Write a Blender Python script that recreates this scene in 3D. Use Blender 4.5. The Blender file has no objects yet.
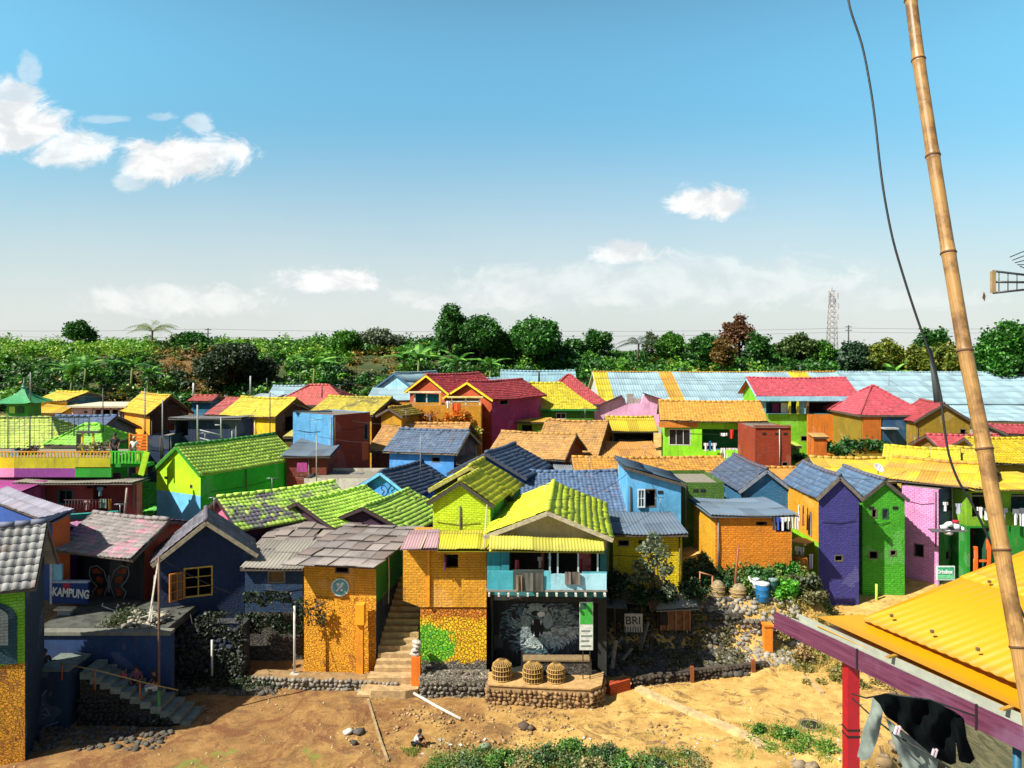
import bpy, bmesh, math, random
import numpy as np
from mathutils import Vector, Matrix, noise as mnoise
R = math.radians
random.seed(7)
RNG = np.random.default_rng(7)

# ------------------------------------------------------------------ camera, sky, sun, exposure
SC = bpy.context.scene
COL = SC.collection
F, HZ, CH = 760.0, 352.0, 13.0            # focal length in pixels, horizon row, camera height above the river bank
cam_d = bpy.data.cameras.new('camera'); cam = bpy.data.objects.new('camera', cam_d); COL.objects.link(cam)
cam.location = (0, 0, CH); cam.rotation_euler = (R(90), 0, 0)
cam_d.sensor_width = 36; cam_d.lens = F / 1024 * 36
cam_d.shift_y = -(384 - HZ) / 1024
cam_d.clip_start = 0.1; cam_d.clip_end = 9000
SC.camera = cam
SC.view_settings.view_transform = 'Standard'; SC.view_settings.look = 'None'
SC.view_settings.gamma = 1; SC.view_settings.use_curve_mapping = False
SC.view_settings.exposure = 0.85

SUN_TO = Vector((-0.85, -0.50, 1.06)).normalized()
sd = bpy.data.lights.new('sun', 'SUN'); sd.energy = 5.0; sd.angle = R(0.5); sd.color = (1.0, 0.94, 0.84)
sun = bpy.data.objects.new('sun', sd); COL.objects.link(sun)
sun.rotation_euler = SUN_TO.to_track_quat('Z', 'Y').to_euler(); sun.location = (-30, -20, 60)

def s2l(c): return c / 12.92 if c <= 0.04045 else ((c + 0.055) / 1.055) ** 2.4
def rgb(h, k=1.0):
    if isinstance(h, str):
        h = h.lstrip('#'); v = [s2l(int(h[i:i+2], 16) / 255) for i in (0, 2, 4)]
    else: v = list(h)
    return (min(v[0]*k, .9), min(v[1]*k, .9), min(v[2]*k, .9), 1)

class NT:
    """small node-tree helper"""
    def __init__(s, nt): s.nt = nt; s.n = nt.nodes; s.l = nt.links
    def new(s, t, **kw):
        n = s.n.new(t)
        for k, v in kw.items(): setattr(n, k, v)
        return n
    def put(s, inp, v):
        if hasattr(v, 'is_linked') or isinstance(v, bpy.types.NodeSocket): s.l.new(v, inp)
        else: inp.default_value = v
    def m(s, op, a, b=None, c=None, clamp=False):
        n = s.new('ShaderNodeMath', operation=op); n.use_clamp = clamp
        s.put(n.inputs[0], a)
        if b is not None: s.put(n.inputs[1], b)
        if c is not None: s.put(n.inputs[2], c)
        return n.outputs[0]
    def mix(s, f, a, b, blend='MIX'):
        n = s.new('ShaderNodeMix', data_type='RGBA', blend_type=blend)
        s.put(n.inputs[0], f); s.put(n.inputs[6], a); s.put(n.inputs[7], b)
        return n.outputs[2]
    def ramp(s, f, stops):
        n = s.new('ShaderNodeValToRGB'); s.l.new(f, n.inputs[0])
        e = n.color_ramp.elements
        while len(e) < len(stops): e.new(0.5)
        for i, (p, c) in enumerate(stops):
            e[i].position = p; e[i].color = c if len(c) == 4 else (*c, 1)
        return n.outputs[0]
    def smooth(s, f, a, b):
        n = s.new('ShaderNodeMapRange', interpolation_type='SMOOTHSTEP')
        s.put(n.inputs[0], f); n.inputs[1].default_value = a; n.inputs[2].default_value = b
        return n.outputs[0]
    def noise(s, vec, scale, detail=3, rough=.6, dist=0, dims='3D'):
        n = s.new('ShaderNodeTexNoise', noise_dimensions=dims)
        if vec is not None: s.l.new(vec, n.inputs['Vector'])
        n.inputs['Scale'].default_value = scale; n.inputs['Detail'].default_value = detail
        n.inputs['Roughness'].default_value = rough; n.inputs['Distortion'].default_value = dist
        return n.outputs[0]

# world: Nishita sky with scattered cumulus, all in world directions
W = bpy.data.worlds.new('World'); SC.world = W; W.use_nodes = True
t = NT(W.node_tree); W.node_tree.nodes.clear()
sky = t.new('ShaderNodeTexSky', sky_type='NISHITA'); sky.sun_disc = False
sky.sun_elevation = math.asin(SUN_TO.z); sky.sun_rotation = math.atan2(SUN_TO.x, SUN_TO.y)
sky.altitude = 400; sky.air_density = 1.25; sky.dust_density = 1.6; sky.ozone_density = 1.6
tc = t.new('ShaderNodeTexCoord'); sx = t.new('ShaderNodeSeparateXYZ'); t.l.new(tc.outputs['Generated'], sx.inputs[0])
yy = t.m('MAXIMUM', sx.outputs[1], 0.05)
U = t.m('DIVIDE', sx.outputs[0], yy); V = t.m('DIVIDE', sx.outputs[2], yy)
cv = t.new('ShaderNodeCombineXYZ'); t.l.new(U, cv.inputs[0]); t.l.new(t.m('MULTIPLY', V, 1.5), cv.inputs[1])
nz = t.noise(cv.outputs[0], 13.0, 12, .70, .7)
nz2 = t.noise(cv.outputs[0], 3.0, 5, .6, .4)
nzc = t.m('MULTIPLY', t.m('SUBTRACT', nz, 0.5), 3.0)
dens = None
CL = [(22,128,52,34,1,.0),(70,152,48,26,.9,.0),(15,100,30,26,.8,0),(182,160,66,30,1.05,.0),(150,165,34,20,.9,0),(213,152,46,20,.9,0),(128,184,16,12,.45,0),(330,281,52,15,1.0,0),(310,284,34,11,.8,0),
      (706,206,50,19,1.05,0),(690,202,26,17,1.0,0),(628,255,40,14,.85,0),(175,303,110,20,.55,0),(560,292,150,30,.42,0),(720,286,170,34,.38,0),(470,302,60,12,.5,0),(28,75,14,20,.4,0),(200,125,16,12,.5,0),(92,140,26,10,.5,0),(232,148,18,9,.7,0),(105,120,30,6,.3,0),(160,117,18,6,.3,0),(410,296,22,8,.3,0),(880,300,110,16,.25,0)]
for cx, cy, rx, ry, a, _ in CL:
    du = t.m('DIVIDE', t.m('SUBTRACT', U, (cx-512)/F), rx/F)
    dv = t.m('DIVIDE', t.m('SUBTRACT', V, (HZ-cy)/F), ry/F)
    # flat-ish bottoms: distances below the centre count more
    dv2 = t.m('MULTIPLY', dv, t.m('ADD', 1.0, t.m('MULTIPLY', t.m('LESS_THAN', dv, 0.0), 0.35)))
    d = t.m('SQRT', t.m('ADD', t.m('MULTIPLY', du, du), t.m('MULTIPLY', dv2, dv2)))
    q = t.m('ADD', t.m('SUBTRACT', 1.08, d), t.m('MULTIPLY', nzc, 0.85))
    k = t.m('MULTIPLY', t.smooth(q, -0.02, 0.55), a)
    dens = k if dens is None else t.m('MAXIMUM', dens, k)
# thin milky veil low over the horizon, broken up by noise
veil = t.m('MULTIPLY', t.smooth(V, 0.33, 0.0), t.m('ADD', 0.62, t.m('MULTIPLY', nz2, 0.5)))
fwd = t.smooth(sx.outputs[1], 0.05, 0.15)
lowf = t.m('MULTIPLY', t.smooth(sx.outputs[2], .62, .30), t.smooth(sx.outputs[1], .0, .5))    # brighter, milkier air low in the north
skyb = t.mix(1.0, sky.outputs[0], t.mix(t.smooth(V, .60, .0), (1.34, 2.62, 2.50, 1), (.95, 1.26, 1.38, 1)), 'MULTIPLY')
skyc = t.mix(lowf, sky.outputs[0], skyb)
c1 = t.mix(t.m('MULTIPLY', veil, 0.86, clamp=True), skyc, (9.7, 9.9, 9.8, 1))
shade = t.noise(cv.outputs[0], 16.0, 5, .6, .3)
cloudc = t.mix(t.smooth(shade, .35, .62), (8.9, 9.2, 9.4, 1), (12.4, 12.3, 12.0, 1))
c2 = t.mix(t.m('MULTIPLY', t.m('MULTIPLY', dens, fwd), 0.97, clamp=True), c1, cloudc)
bg = t.new('ShaderNodeBackground'); t.l.new(c2, bg.inputs[0]); bg.inputs[1].default_value = 0.05
wo = t.new('ShaderNodeOutputWorld'); t.l.new(bg.outputs[0], wo.inputs[0])

# ------------------------------------------------------------------ pixel -> world
def P(px, py, Y): return Vector(((px-512)/F*Y, Y, CH-(py-HZ)/F*Y))
def zrow(py, Y): return CH-(py-HZ)/F*Y
def on_ground(px, py, z=0.0):
    Y = (CH-z)*F/(py-HZ); return Vector(((px-512)/F*Y, Y, z))
def on_plane(px, py, O, n):
    d = Vector(((px-512)/F, 1.0, -(py-HZ)/F)); c = Vector((0, 0, CH))
    s = (O-c).dot(n)/d.dot(n); return c+d*s

# ------------------------------------------------------------------ materials
MATS = {}
def newmat(key):
    m = bpy.data.materials.new(key); m.use_nodes = True
    t = NT(m.node_tree); b = m.node_tree.nodes['Principled BSDF']
    return m, t, b
def bump(t, b, h, strength=.5, dist=.02):
    n = t.new('ShaderNodeBump'); n.inputs['Strength'].default_value = strength; n.inputs['Distance'].default_value = dist
    t.l.new(h, n.inputs['Height']); t.l.new(n.outputs[0], b.inputs['Normal'])
def uvsock(t):
    n = t.new('ShaderNodeUVMap'); return n.outputs[0]
def geo_pos(t): return t.new('ShaderNodeNewGeometry').outputs['Position']

def paint(col, brick=True, wear=.35, dirt=.5, under='#8a6f5a', rough=.82, k=1.0, bs=.72):
    key = ('paint', str(col), brick, wear, dirt, under, bs)
    if key in MATS: return MATS[key]
    m, t, b = newmat('painted_wall'); uv = uvsock(t); pos = geo_pos(t)
    base = rgb(col, k)
    big = t.noise(pos, .9, 4, .65); fine = t.noise(pos, 9, 4, .7)
    dark = tuple(x*.66 for x in base[:3])+(1,)
    lite = tuple(min(x*1.12+.015, .88) for x in base[:3])+(1,)
    c = t.mix(t.smooth(big, .3, .7), dark, base)
    c = t.mix(t.m('MULTIPLY', t.smooth(fine, .5, .75), .5), c, lite)
    # rain streaks: noise stretched down the wall
    mp = t.new('ShaderNodeMapping'); mp.inputs['Scale'].default_value = (3.2, .28, 1); t.l.new(uv, mp.inputs[0])
    st = t.noise(mp.outputs[0], 1.6, 5, .7)
    c = t.mix(t.m('MULTIPLY', t.smooth(st, .50, .72), min(.95, dirt*.95+.08)), c, (.045, .05, .045, 1))
    spk = t.noise(pos, 26, 3, .8)
    c = t.mix(t.m('MULTIPLY', t.smooth(spk, .54, .66),   .18+.3*dirt), c, tuple(x*.22 for x in base[:3])+(1,))
    if brick:
        bt = t.new('ShaderNodeTexBrick'); bt.inputs['Scale'].default_value = 1
        for nm, v in (('Brick Width', .30*bs), ('Row Height', .135*bs), ('Mortar Size', .012*bs), ('Mortar Smooth', .6)): bt.inputs[nm].default_value = v
        bt.inputs['Color1'].default_value = (1, 1, 1, 1); bt.inputs['Color2'].default_value = (.62, .62, .62, 1); bt.inputs['Mortar'].default_value = (.25, .25, .25, 1)
        wob = t.new('ShaderNodeVectorMath', operation='ADD'); nv = t.new('ShaderNodeTexNoise'); nv.inputs['Scale'].default_value = 5
        t.l.new(uv, nv.inputs['Vector']); sc = t.new('ShaderNodeVectorMath', operation='SCALE'); sc.inputs[3].default_value = .05
        t.l.new(nv.outputs['Color'], sc.inputs[0]); t.l.new(uv, wob.inputs[0]); t.l.new(sc.outputs[0], wob.inputs[1]); t.l.new(wob.outputs[0], bt.inputs['Vector'])
        c = t.mix(t.m('ADD', .08, t.m('MULTIPLY', t.smooth(big, .35, .65), .4)), c, t.mix(1.0, c, bt.outputs['Color'], 'MULTIPLY'))
        h = t.m('ADD', t.m('MULTIPLY', bt.outputs['Fac'], -1.0), t.m('MULTIPLY', fine, .9))
        bump(t, b, h, 1.0, .06)
    else:
        bump(t, b, fine, .35, .015)
    pch = t.noise(pos, .55, 3, .5, .3); pl_ = t.m('MULTIPLY', t.smooth(pch, .60, .615), .35)
    c = t.mix(pl_, c, tuple(min(.88, x*.8+.12) for x in base[:3])+(1,))      # faded, repainted patches
    if wear > 0:
        wn = t.noise(pos, 2.3, 6, .72, .4)
        wm = t.smooth(wn, .66-.12*wear, .70-.12*wear)
        c = t.mix(t.m('MULTIPLY', wm, min(1, wear*1.5)), c, rgb(under, .8))
    t.l.new(c, b.inputs['Base Color']); b.inputs['Roughness'].default_value = rough
    MATS[key] = m; return m

def tilemat(col, pitch=.24, course=.30, dirt=.5, under='#8a5a40', wear=.3, rough=.7, k=.56, var=.5, alt=None, altm=.5):
    key = ('tile', str(col), pitch, course, dirt, wear, var, alt, altm)
    if key in MATS: return MATS[key]
    m, t, b = newmat('roof_surface'); uv = uvsock(t); pos = geo_pos(t)
    q_ = rgb(col, 1)
    if q_[1] > q_[0]*1.12 and q_[1] > q_[2]*1.5: k = .85          # green roofs keep a paler base colour
    base = rgb(col, k)
    sp = t.new('ShaderNodeSeparateXYZ'); t.l.new(uv, sp.inputs[0])
    iu = t.m('FLOOR', t.m('DIVIDE', sp.outputs[0], pitch)); iv = t.m('FLOOR', t.m('DIVIDE', sp.outputs[1], course))
    cb = t.new('ShaderNodeCombineXYZ'); t.l.new(iu, cb.inputs[0]); t.l.new(iv, cb.inputs[1])
    wn = t.new('ShaderNodeTexWhiteNoise', noise_dimensions='2D'); t.l.new(cb.outputs[0], wn.inputs[0])
    fine = t.noise(pos, 14, 4, .7); big = t.noise(pos, .7, 5, .68)
    bc = base
    if alt:
        an = t.noise(pos, .55, 5, .7, .5)
        bc = t.mix(t.smooth(t.m('ADD', an, t.m('MULTIPLY', t.m('SUBTRACT', wn.outputs[0], .5), .06)), altm-.05, altm+.07), base, rgb(alt, k))
    mul = t.m('ADD', 1-var*.55, t.m('MULTIPLY', wn.outputs[0], var*.75))
    vv = t.new('ShaderNodeCombineXYZ')
    for i in range(3): t.l.new(mul, vv.inputs[i])
    c = t.mix(1.0, bc, vv.outputs[0], 'MULTIPLY')
    c = t.mix(t.m('MULTIPLY', t.smooth(big, .46, .74), dirt), c, (.06, .055, .045, 1))
    c = t.mix(t.m('MULTIPLY', t.smooth(fine, .56, .8), dirt*.35), c, (.05, .045, .04, 1))
    if pitch < .5: c = t.mix(t.m('MULTIPLY', t.m('GREATER_THAN', wn.outputs[0], .972), .42), c, rgb(under, .55))     # replaced, unpainted tiles
    c = t.mix(t.m('MULTIPLY', t.m('LESS_THAN', wn.outputs[0], .05), .55), c, tuple(min(.8, x*1.25+.05) for x in base[:3])+(1,))
    w2 = t.noise(pos, 3.1, 6, .75, .3)
    c = t.mix(t.m('MULTIPLY', t.smooth(w2, .62, .70), wear), c, rgb(under, .7))
    # thin dark line along each tile's lower edge
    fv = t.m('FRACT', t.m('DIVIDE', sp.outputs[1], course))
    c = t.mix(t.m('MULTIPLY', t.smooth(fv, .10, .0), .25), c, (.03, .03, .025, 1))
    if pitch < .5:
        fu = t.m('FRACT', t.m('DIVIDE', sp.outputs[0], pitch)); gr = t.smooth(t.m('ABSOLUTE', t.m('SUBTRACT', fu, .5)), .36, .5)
        c = t.mix(t.m('MULTIPLY', gr, .28), c, (.04, .04, .035, 1))  # shade in the valleys between tile columns, painted into the colour
    t.l.new(c, b.inputs['Base Color']); b.inputs['Roughness'].default_value = rough
    bump(t, b, fine, .3, .01)
    MATS[key] = m; return m

def simple(col, rough=.7, metal=0, var=.25, scale=6, k=.85, bumpv=.2, spec=None):
    key = ('simple', str(col), rough, metal, var, scale, bumpv)
    if key in MATS: return MATS[key]
    m, t, b = newmat('surface'); pos = geo_pos(t); base = rgb(col, k)
    n = t.noise(pos, scale, 5, .68)
    d = tuple(x*(1-var) for x in base[:3])+(1,); l = tuple(min(x*(1+var*.5), .9) for x in base[:3])+(1,)
    c = t.mix(t.smooth(n, .3, .7), d, l)
    t.l.new(c, b.inputs['Base Color']); b.inputs['Roughness'].default_value = rough; b.inputs['Metallic'].default_value = metal
    if bumpv: bump(t, b, n, bumpv, .02)
    MATS[key] = m; return m

def stone(c1='#8d8578', c2='#4e4a42', scale=3.2, paintc=None, paintm=.55, mortar='#2b2823', c3=None, zones=None, k=.85):
    key = ('stone', c1, c2, scale, paintc, paintm, mortar, c3)
    if key in MATS: return MATS[key]
    m, t, b = newmat('rough_stone'); pos = geo_pos(t)
    v = t.new('ShaderNodeTexVoronoi'); v.inputs['Scale'].default_value = scale*2.6; scale = scale*2.6
    wb = t.new('ShaderNodeTexNoise'); wb.inputs['Scale'].default_value = 3.5; wb.inputs['Detail'].default_value = 4; t.l.new(pos, wb.inputs['Vector']); ws = t.new('ShaderNodeVectorMath', operation='SCALE'); ws.inputs[3].default_value = .22; t.l.new(wb.outputs['Color'], ws.inputs[0]); wa = t.new('ShaderNodeVectorMath', operation='ADD'); t.l.new(pos, wa.inputs[0]); t.l.new(ws.outputs[0], wa.inputs[1]); wm_ = t.new('ShaderNodeMapping'); wm_.inputs['Scale'].default_value = (.8, .8, 1.35); t.l.new(wa.outputs[0], wm_.inputs[0]); pv = wm_.outputs[0]; t.l.new(pv, v.inputs['Vector'])
    ve = t.new('ShaderNodeTexVoronoi', feature='DISTANCE_TO_EDGE'); ve.inputs['Scale'].default_value = scale; t.l.new(pv, ve.inputs['Vector'])
    spc = t.new('ShaderNodeSeparateColor'); t.l.new(v.outputs['Color'], spc.inputs[0])
    fine = t.noise(pos, 14, 5, .7)
    c = t.mix(spc.outputs[0], rgb(c1, k), rgb(c2, k))
    if paintc:
        pn = t.noise(pos, 1.1, 5, .7, .6)
        f = t.smooth(t.m('ADD', pn, t.m('MULTIPLY', spc.outputs[1], .12)), paintm-.04+.06, paintm+.06+.04)
        c = t.mix(f, rgb(paintc, k), c)
    if c3:
        c = t.mix(t.smooth(t.noise(pos, .8, 5, .7, .5), .5, .56), c, rgb(c3, k))
    c = t.mix(t.m('MULTIPLY', t.smooth(fine, .45, .8), .5), c, (.04, .04, .035, 1))
    edge = t.smooth(t.m('ADD', ve.outputs[0], t.m('MULTIPLY', t.m('SUBTRACT', fine, .5), .12)), .08, .0)
    c = t.mix(t.m('MULTIPLY', edge, .34 if paintc else .6), c, rgb(mortar))
    h = t.m('ADD', t.smooth(ve.outputs[0], 0, .18), t.m('MULTIPLY', fine, .4))
    t.l.new(c, b.inputs['Base Color']); b.inputs['Roughness'].default_value = .92
    bump(t, b, h, 1.0, .07)
    MATS[key] = m; return m

def leafmat(c1, c2, c3=None, rough=.55):
    key = ('leaf', c1, c2, c3)
    if key in MATS: return MATS[key]
    m, t, b = newmat('foliage'); g = t.new('ShaderNodeNewGeometry')
    c = t.ramp(g.outputs['Random Per Island'], [(0, rgb(c1, .9)), (.6, rgb(c2, .9)), (1, rgb(c3 or c2, .9))])
    big = t.noise(g.outputs['Position'], .35, 3, .6)
    c = t.mix(t.m('MULTIPLY', t.smooth(big, .42, .66), .55), c, t.mix(1.0, c, (.45, .5, .4, 1), 'MULTIPLY'))
    t.l.new(c, b.inputs['Base Color']); b.inputs['Roughness'].default_value = rough
    tr = t.new('ShaderNodeBsdfTranslucent'); t.l.new(c, tr.inputs[0])
    mx = t.new('ShaderNodeMixShader'); mx.inputs[0].default_value = .25
    out = m.node_tree.nodes['Material Output']
    t.l.new(b.outputs[0], mx.inputs[1]); t.l.new(tr.outputs[0], mx.inputs[2]); t.l.new(mx.outputs[0], out.inputs[0])
    MATS[key] = m; return m

def glassmat():
    if 'glass' in MATS: return MATS['glass']
    m, t, b = newmat('window_glass'); b.inputs['Base Color'].default_value = (.012, .016, .018, 1)
    b.inputs['Roughness'].default_value = .12; b.inputs['Specular IOR Level'].default_value = .5
    MATS['glass'] = m; return m

# ------------------------------------------------------------------ mesh builder
class MB:
    def __init__(s): s.v = []; s.f = []; s.uv = []; s.mi = []; s.blocks = []; s.mats = []
    def mat(s, m):
        if m not in s.mats: s.mats.append(m)
        return s.mats.index(m)
    def face(s, pts, m=0, uv=None):
        b = len(s.v); s.v += [tuple(p) for p in pts]; s.f.append(tuple(range(b, b+len(pts)))); s.mi.append(m)
        if uv is None:
            p = [Vector(q) for q in pts]; n = Vector((0, 0, 0))
            for i in range(len(p)):
                a, c = p[i], p[(i+1) % len(p)]
                n += Vector(((a.y-c.y)*(a.z+c.z), (a.z-c.z)*(a.x+c.x), (a.x-c.x)*(a.y+c.y)))
            if n.length < 1e-12: n = Vector((0, 0, 1))
            n.normalize()
            if abs(n.z) > .985: uv = [(q.x, q.y) for q in p]
            else:
                tt = Vector((-n.y, n.x, 0)).normalized(); bb = n.cross(tt)
                uv = [(q.dot(tt), q.dot(bb)) for q in p]
        s.uv += uv
    def box(s, c, size, m=0, rot=None):
        """box centred at c; rot = 3x3 matrix or yaw"""
        if rot is None: M = Matrix.Identity(3)
        elif isinstance(rot, (int, float)): M = Matrix.Rotation(rot, 3, 'Z')
        else: M = rot
        c = Vector(c); hx, hy, hz = size[0]/2, size[1]/2, size[2]/2
        q = [c+M@Vector((x*hx, y*hy, z*hz)) for x, y, z in ((-1,-1,-1),(1,-1,-1),(1,1,-1),(-1,1,-1),(-1,-1,1),(1,-1,1),(1,1,1),(-1,1,1))]
        for a in ((0,3,2,1),(4,5,6,7),(0,1,5,4),(1,2,6,5),(2,3,7,6),(3,0,4,7)): s.face([q[i] for i in a], m)
    def beam(s, a, b, w, h, m=0, up=(0,0,1)):
        a = Vector(a); b = Vector(b); d = b-a; L = d.length
        if L < 1e-6: return
        d.normalize(); up = Vector(up)
        if abs(d.dot(up)) > .99: up = Vector((0, 1, 0))
        x = d.cross(up).normalized(); z = x.cross(d)
        M = Matrix((x, d, z)).transposed(); s.box((a+b)/2, (w, L, h), m, M)
    def prism(s, poly, ext, m=0, ms=None):
        poly = [Vector(p) for p in poly]; ext = Vector(ext); n = len(poly)
        nn = Vector((0,0,0))
        for i in range(1, n-1): nn += (poly[i]-poly[0]).cross(poly[i+1]-poly[0])
        if nn.dot(ext) > 0: poly.reverse()
        s.face(poly, m); s.face([p+ext for p in reversed(poly)], m)
        for i in range(n):
            a, b = poly[i], poly[(i+1) % n]; s.face([b, a, a+ext, b+ext], m if ms is None else ms)
    def tube(s, pts, rad, n=6, m=0, caps=True):
        pts = [Vector(p) for p in pts]
        if not isinstance(rad, (list, tuple)): rad = [rad]*len(pts)
        prev = None; rings = []
        for i, p in enumerate(pts):
            d = (pts[min(i+1, len(pts)-1)]-pts[max(i-1, 0)])
            if d.length < 1e-9: d = Vector((0,0,1))
            d.normalize()
            if prev is None: x = d.orthogonal().normalized()
            else: x = (prev-d*prev.dot(d)); x = x.normalized() if x.length > 1e-6 else d.orthogonal().normalized()
            prev = x; y = d.cross(x)
            b0 = len(s.v); s.v += [tuple(p+(x*math.cos(2*math.pi*k/n)+y*math.sin(2*math.pi*k/n))*rad[i]) for k in range(n)]
            rings.append(b0)
        L = 0
        for i in range(len(rings)-1):
            dl = (pts[i+1]-pts[i]).length
            for k in range(n):
                k2 = (k+1) % n
                s.f.append((rings[i]+k, rings[i]+k2, rings[i+1]+k2, rings[i+1]+k)); s.mi.append(m)
                s.uv += [(k/n, L), ((k+1)/n, L), ((k+1)/n, L+dl), (k/n, L+dl)]
            L += dl
        if caps:
            s.f.append(tuple(rings[0]+k for k in reversed(range(n)))); s.mi.append(m); s.uv += [(0, 0)]*n
            s.f.append(tuple(rings[-1]+k for k in range(n))); s.mi.append(m); s.uv += [(0, 0)]*n
    def lathe(s, c, prof, n=16, m=0, ax=None):
        c = Vector(c); rings = []
        for r, z in prof:
            rings.append(len(s.v)); s.v += [tuple(c+Vector((r*math.cos(2*math.pi*k/n), r*math.sin(2*math.pi*k/n), z))) for k in range(n)]
        for i in range(len(rings)-1):
            for k in range(n):
                k2 = (k+1) % n; s.f.append((rings[i]+k, rings[i]+k2, rings[i+1]+k2, rings[i+1]+k)); s.mi.append(m)
                s.uv += [(k/n*3, prof[i][1]), ((k+1)/n*3, prof[i][1]), ((k+1)/n*3, prof[i+1][1]), (k/n*3, prof[i+1][1])]
        s.f.append(tuple(rings[-1]+k for k in range(n))); s.mi.append(m); s.uv += [(0, 0)]*n
    def rock(s, c, r, m=0, seed=None, flat=.75):
        rr = random.random
        base = [(0,0,1),(.89,0,.45),(.28,.85,.45),(-.72,.53,.45),(-.72,-.53,.45),(.28,-.85,.45),(.72,.53,-.45),(-.28,.85,-.45),(-.89,0,-.45),(-.28,-.85,-.45),(.72,-.53,-.45),(0,0,-1)]
        fs = ((0,1,2),(0,2,3),(0,3,4),(0,4,5),(0,5,1),(1,6,2),(2,7,3),(3,8,4),(4,9,5),(5,10,1),(6,7,2),(7,8,3),(8,9,4),(9,10,5),(10,6,1),(11,7,6),(11,8,7),(11,9,8),(11,10,9),(11,6,10))
        M = Matrix.Rotation(rr()*6.28, 3, 'Z') @ Matrix.Rotation(rr()*3, 3, 'X'); c = Vector(c); b0 = len(s.v)
        sc = Vector((r*(.8+.5*rr()), r*(.8+.5*rr()), r*(.7+.5*rr())))
        for q in base:
            k = .75+.5*rr(); p = M@(Vector((q[0]*sc.x, q[1]*sc.y, q[2]*sc.z))*k); p.z *= flat; s.v.append(tuple(c+p))
        for f in fs: s.f.append(tuple(b0+i for i in f)); s.mi.append(m); s.uv += [(0, 0), (.3, 0), (0, .3)]
    def add_np(s, V, Fq, UV, m=0):
        """bulk quads: V (n,3), Fq (k,4) , UV (k,4,2)"""
        s.blocks.append((V, Fq, UV, m))
    def build(s, name, mats, parent=None, smooth=False, **tags):
        me = bpy.data.meshes.new(name)
        V = [np.array(s.v, dtype=np.float64).reshape(-1, 3)]; nv = len(s.v)
        loops = [i for f in s.f for i in f]; lt = [len(f) for f in s.f]; mi = list(s.mi); uvs = [np.array(s.uv, dtype=np.float64).reshape(-1, 2)]
        LO = [np.array(loops, dtype=np.int64)]; LT = [np.array(lt, dtype=np.int64)]; MI = [np.array(mi, dtype=np.int64)]
        for bV, bF, bU, bm in s.blocks:
            V.append(bV); LO.append((bF+nv).reshape(-1)); LT.append(np.full(len(bF), bF.shape[1])); MI.append(np.full(len(bF), bm)); uvs.append(bU.reshape(-1, 2)); nv += len(bV)
        V = np.concatenate(V); LO = np.concatenate(LO); LT = np.concatenate(LT); MI = np.concatenate(MI); UV = np.concatenate(uvs)
        if parent is not None:
            off = np.array(tuple(world_of(parent))); V = V-off
        me.vertices.add(len(V)); me.vertices.foreach_set('co', V.astype(np.float32).ravel())
        me.loops.add(len(LO)); me.loops.foreach_set('vertex_index', LO.astype(np.int32))
        me.polygons.add(len(LT)); ls = np.concatenate(([0], np.cumsum(LT)[:-1])) if len(LT) else LT
        me.polygons.foreach_set('loop_start', ls.astype(np.int32)); me.polygons.foreach_set('loop_total', LT.astype(np.int32))
        me.polygons.foreach_set('material_index', MI.astype(np.int32))
        ul = me.uv_layers.new(name='UVMap'); ul.data.foreach_set('uv', UV.astype(np.float32).ravel())
        if not isinstance(mats, (list, tuple)): mats = [mats]
        for m in mats: me.materials.append(m)
        me.update(calc_edges=True)
        if smooth: me.polygons.foreach_set('use_smooth', np.ones(len(LT), dtype=bool))
        o = bpy.data.objects.new(name, me); COL.objects.link(o)
        if parent is not None: o.parent = parent
        for k, v in tags.items(): o[k] = v
        return o

def world_of(o):
    p = Vector((0, 0, 0))
    while o is not None: p += o.location; o = o.parent
    return p
def thing(name, label, cat, loc, group=None):
    o = bpy.data.objects.new(name, None); COL.objects.link(o); o.location = loc; o.empty_display_size = .2
    o['label'] = label; o['category'] = cat
    if group: o['group'] = group
    return o
def tag(o, label, cat, group=None):
    o['label'] = label; o['category'] = cat
    if group: o['group'] = group
    return o
def recentre(o):
    """origin of a single-mesh thing to its base"""
    me = o.data; n = len(me.vertices); co = np.empty(n*3, dtype=np.float32); me.vertices.foreach_get('co', co); co = co.reshape(-1, 3)
    c = (co.min(0)+co.max(0))/2; c[2] = co[:, 2].min(); co -= c; me.vertices.foreach_set('co', co.ravel()); o.location = Vector([float(x) for x in c]); me.update(); return o
def dup(root, loc, label=None, group=None):
    r = root.copy(); COL.objects.link(r); r.location = loc
    if label: r['label'] = label
    if group: r['group'] = group
    for ch in list(root.children):
        c = ch.copy(); COL.objects.link(c); c.parent = r
        for g in ch.children:
            d = g.copy(); COL.objects.link(d); d.parent = c
    return r

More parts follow.
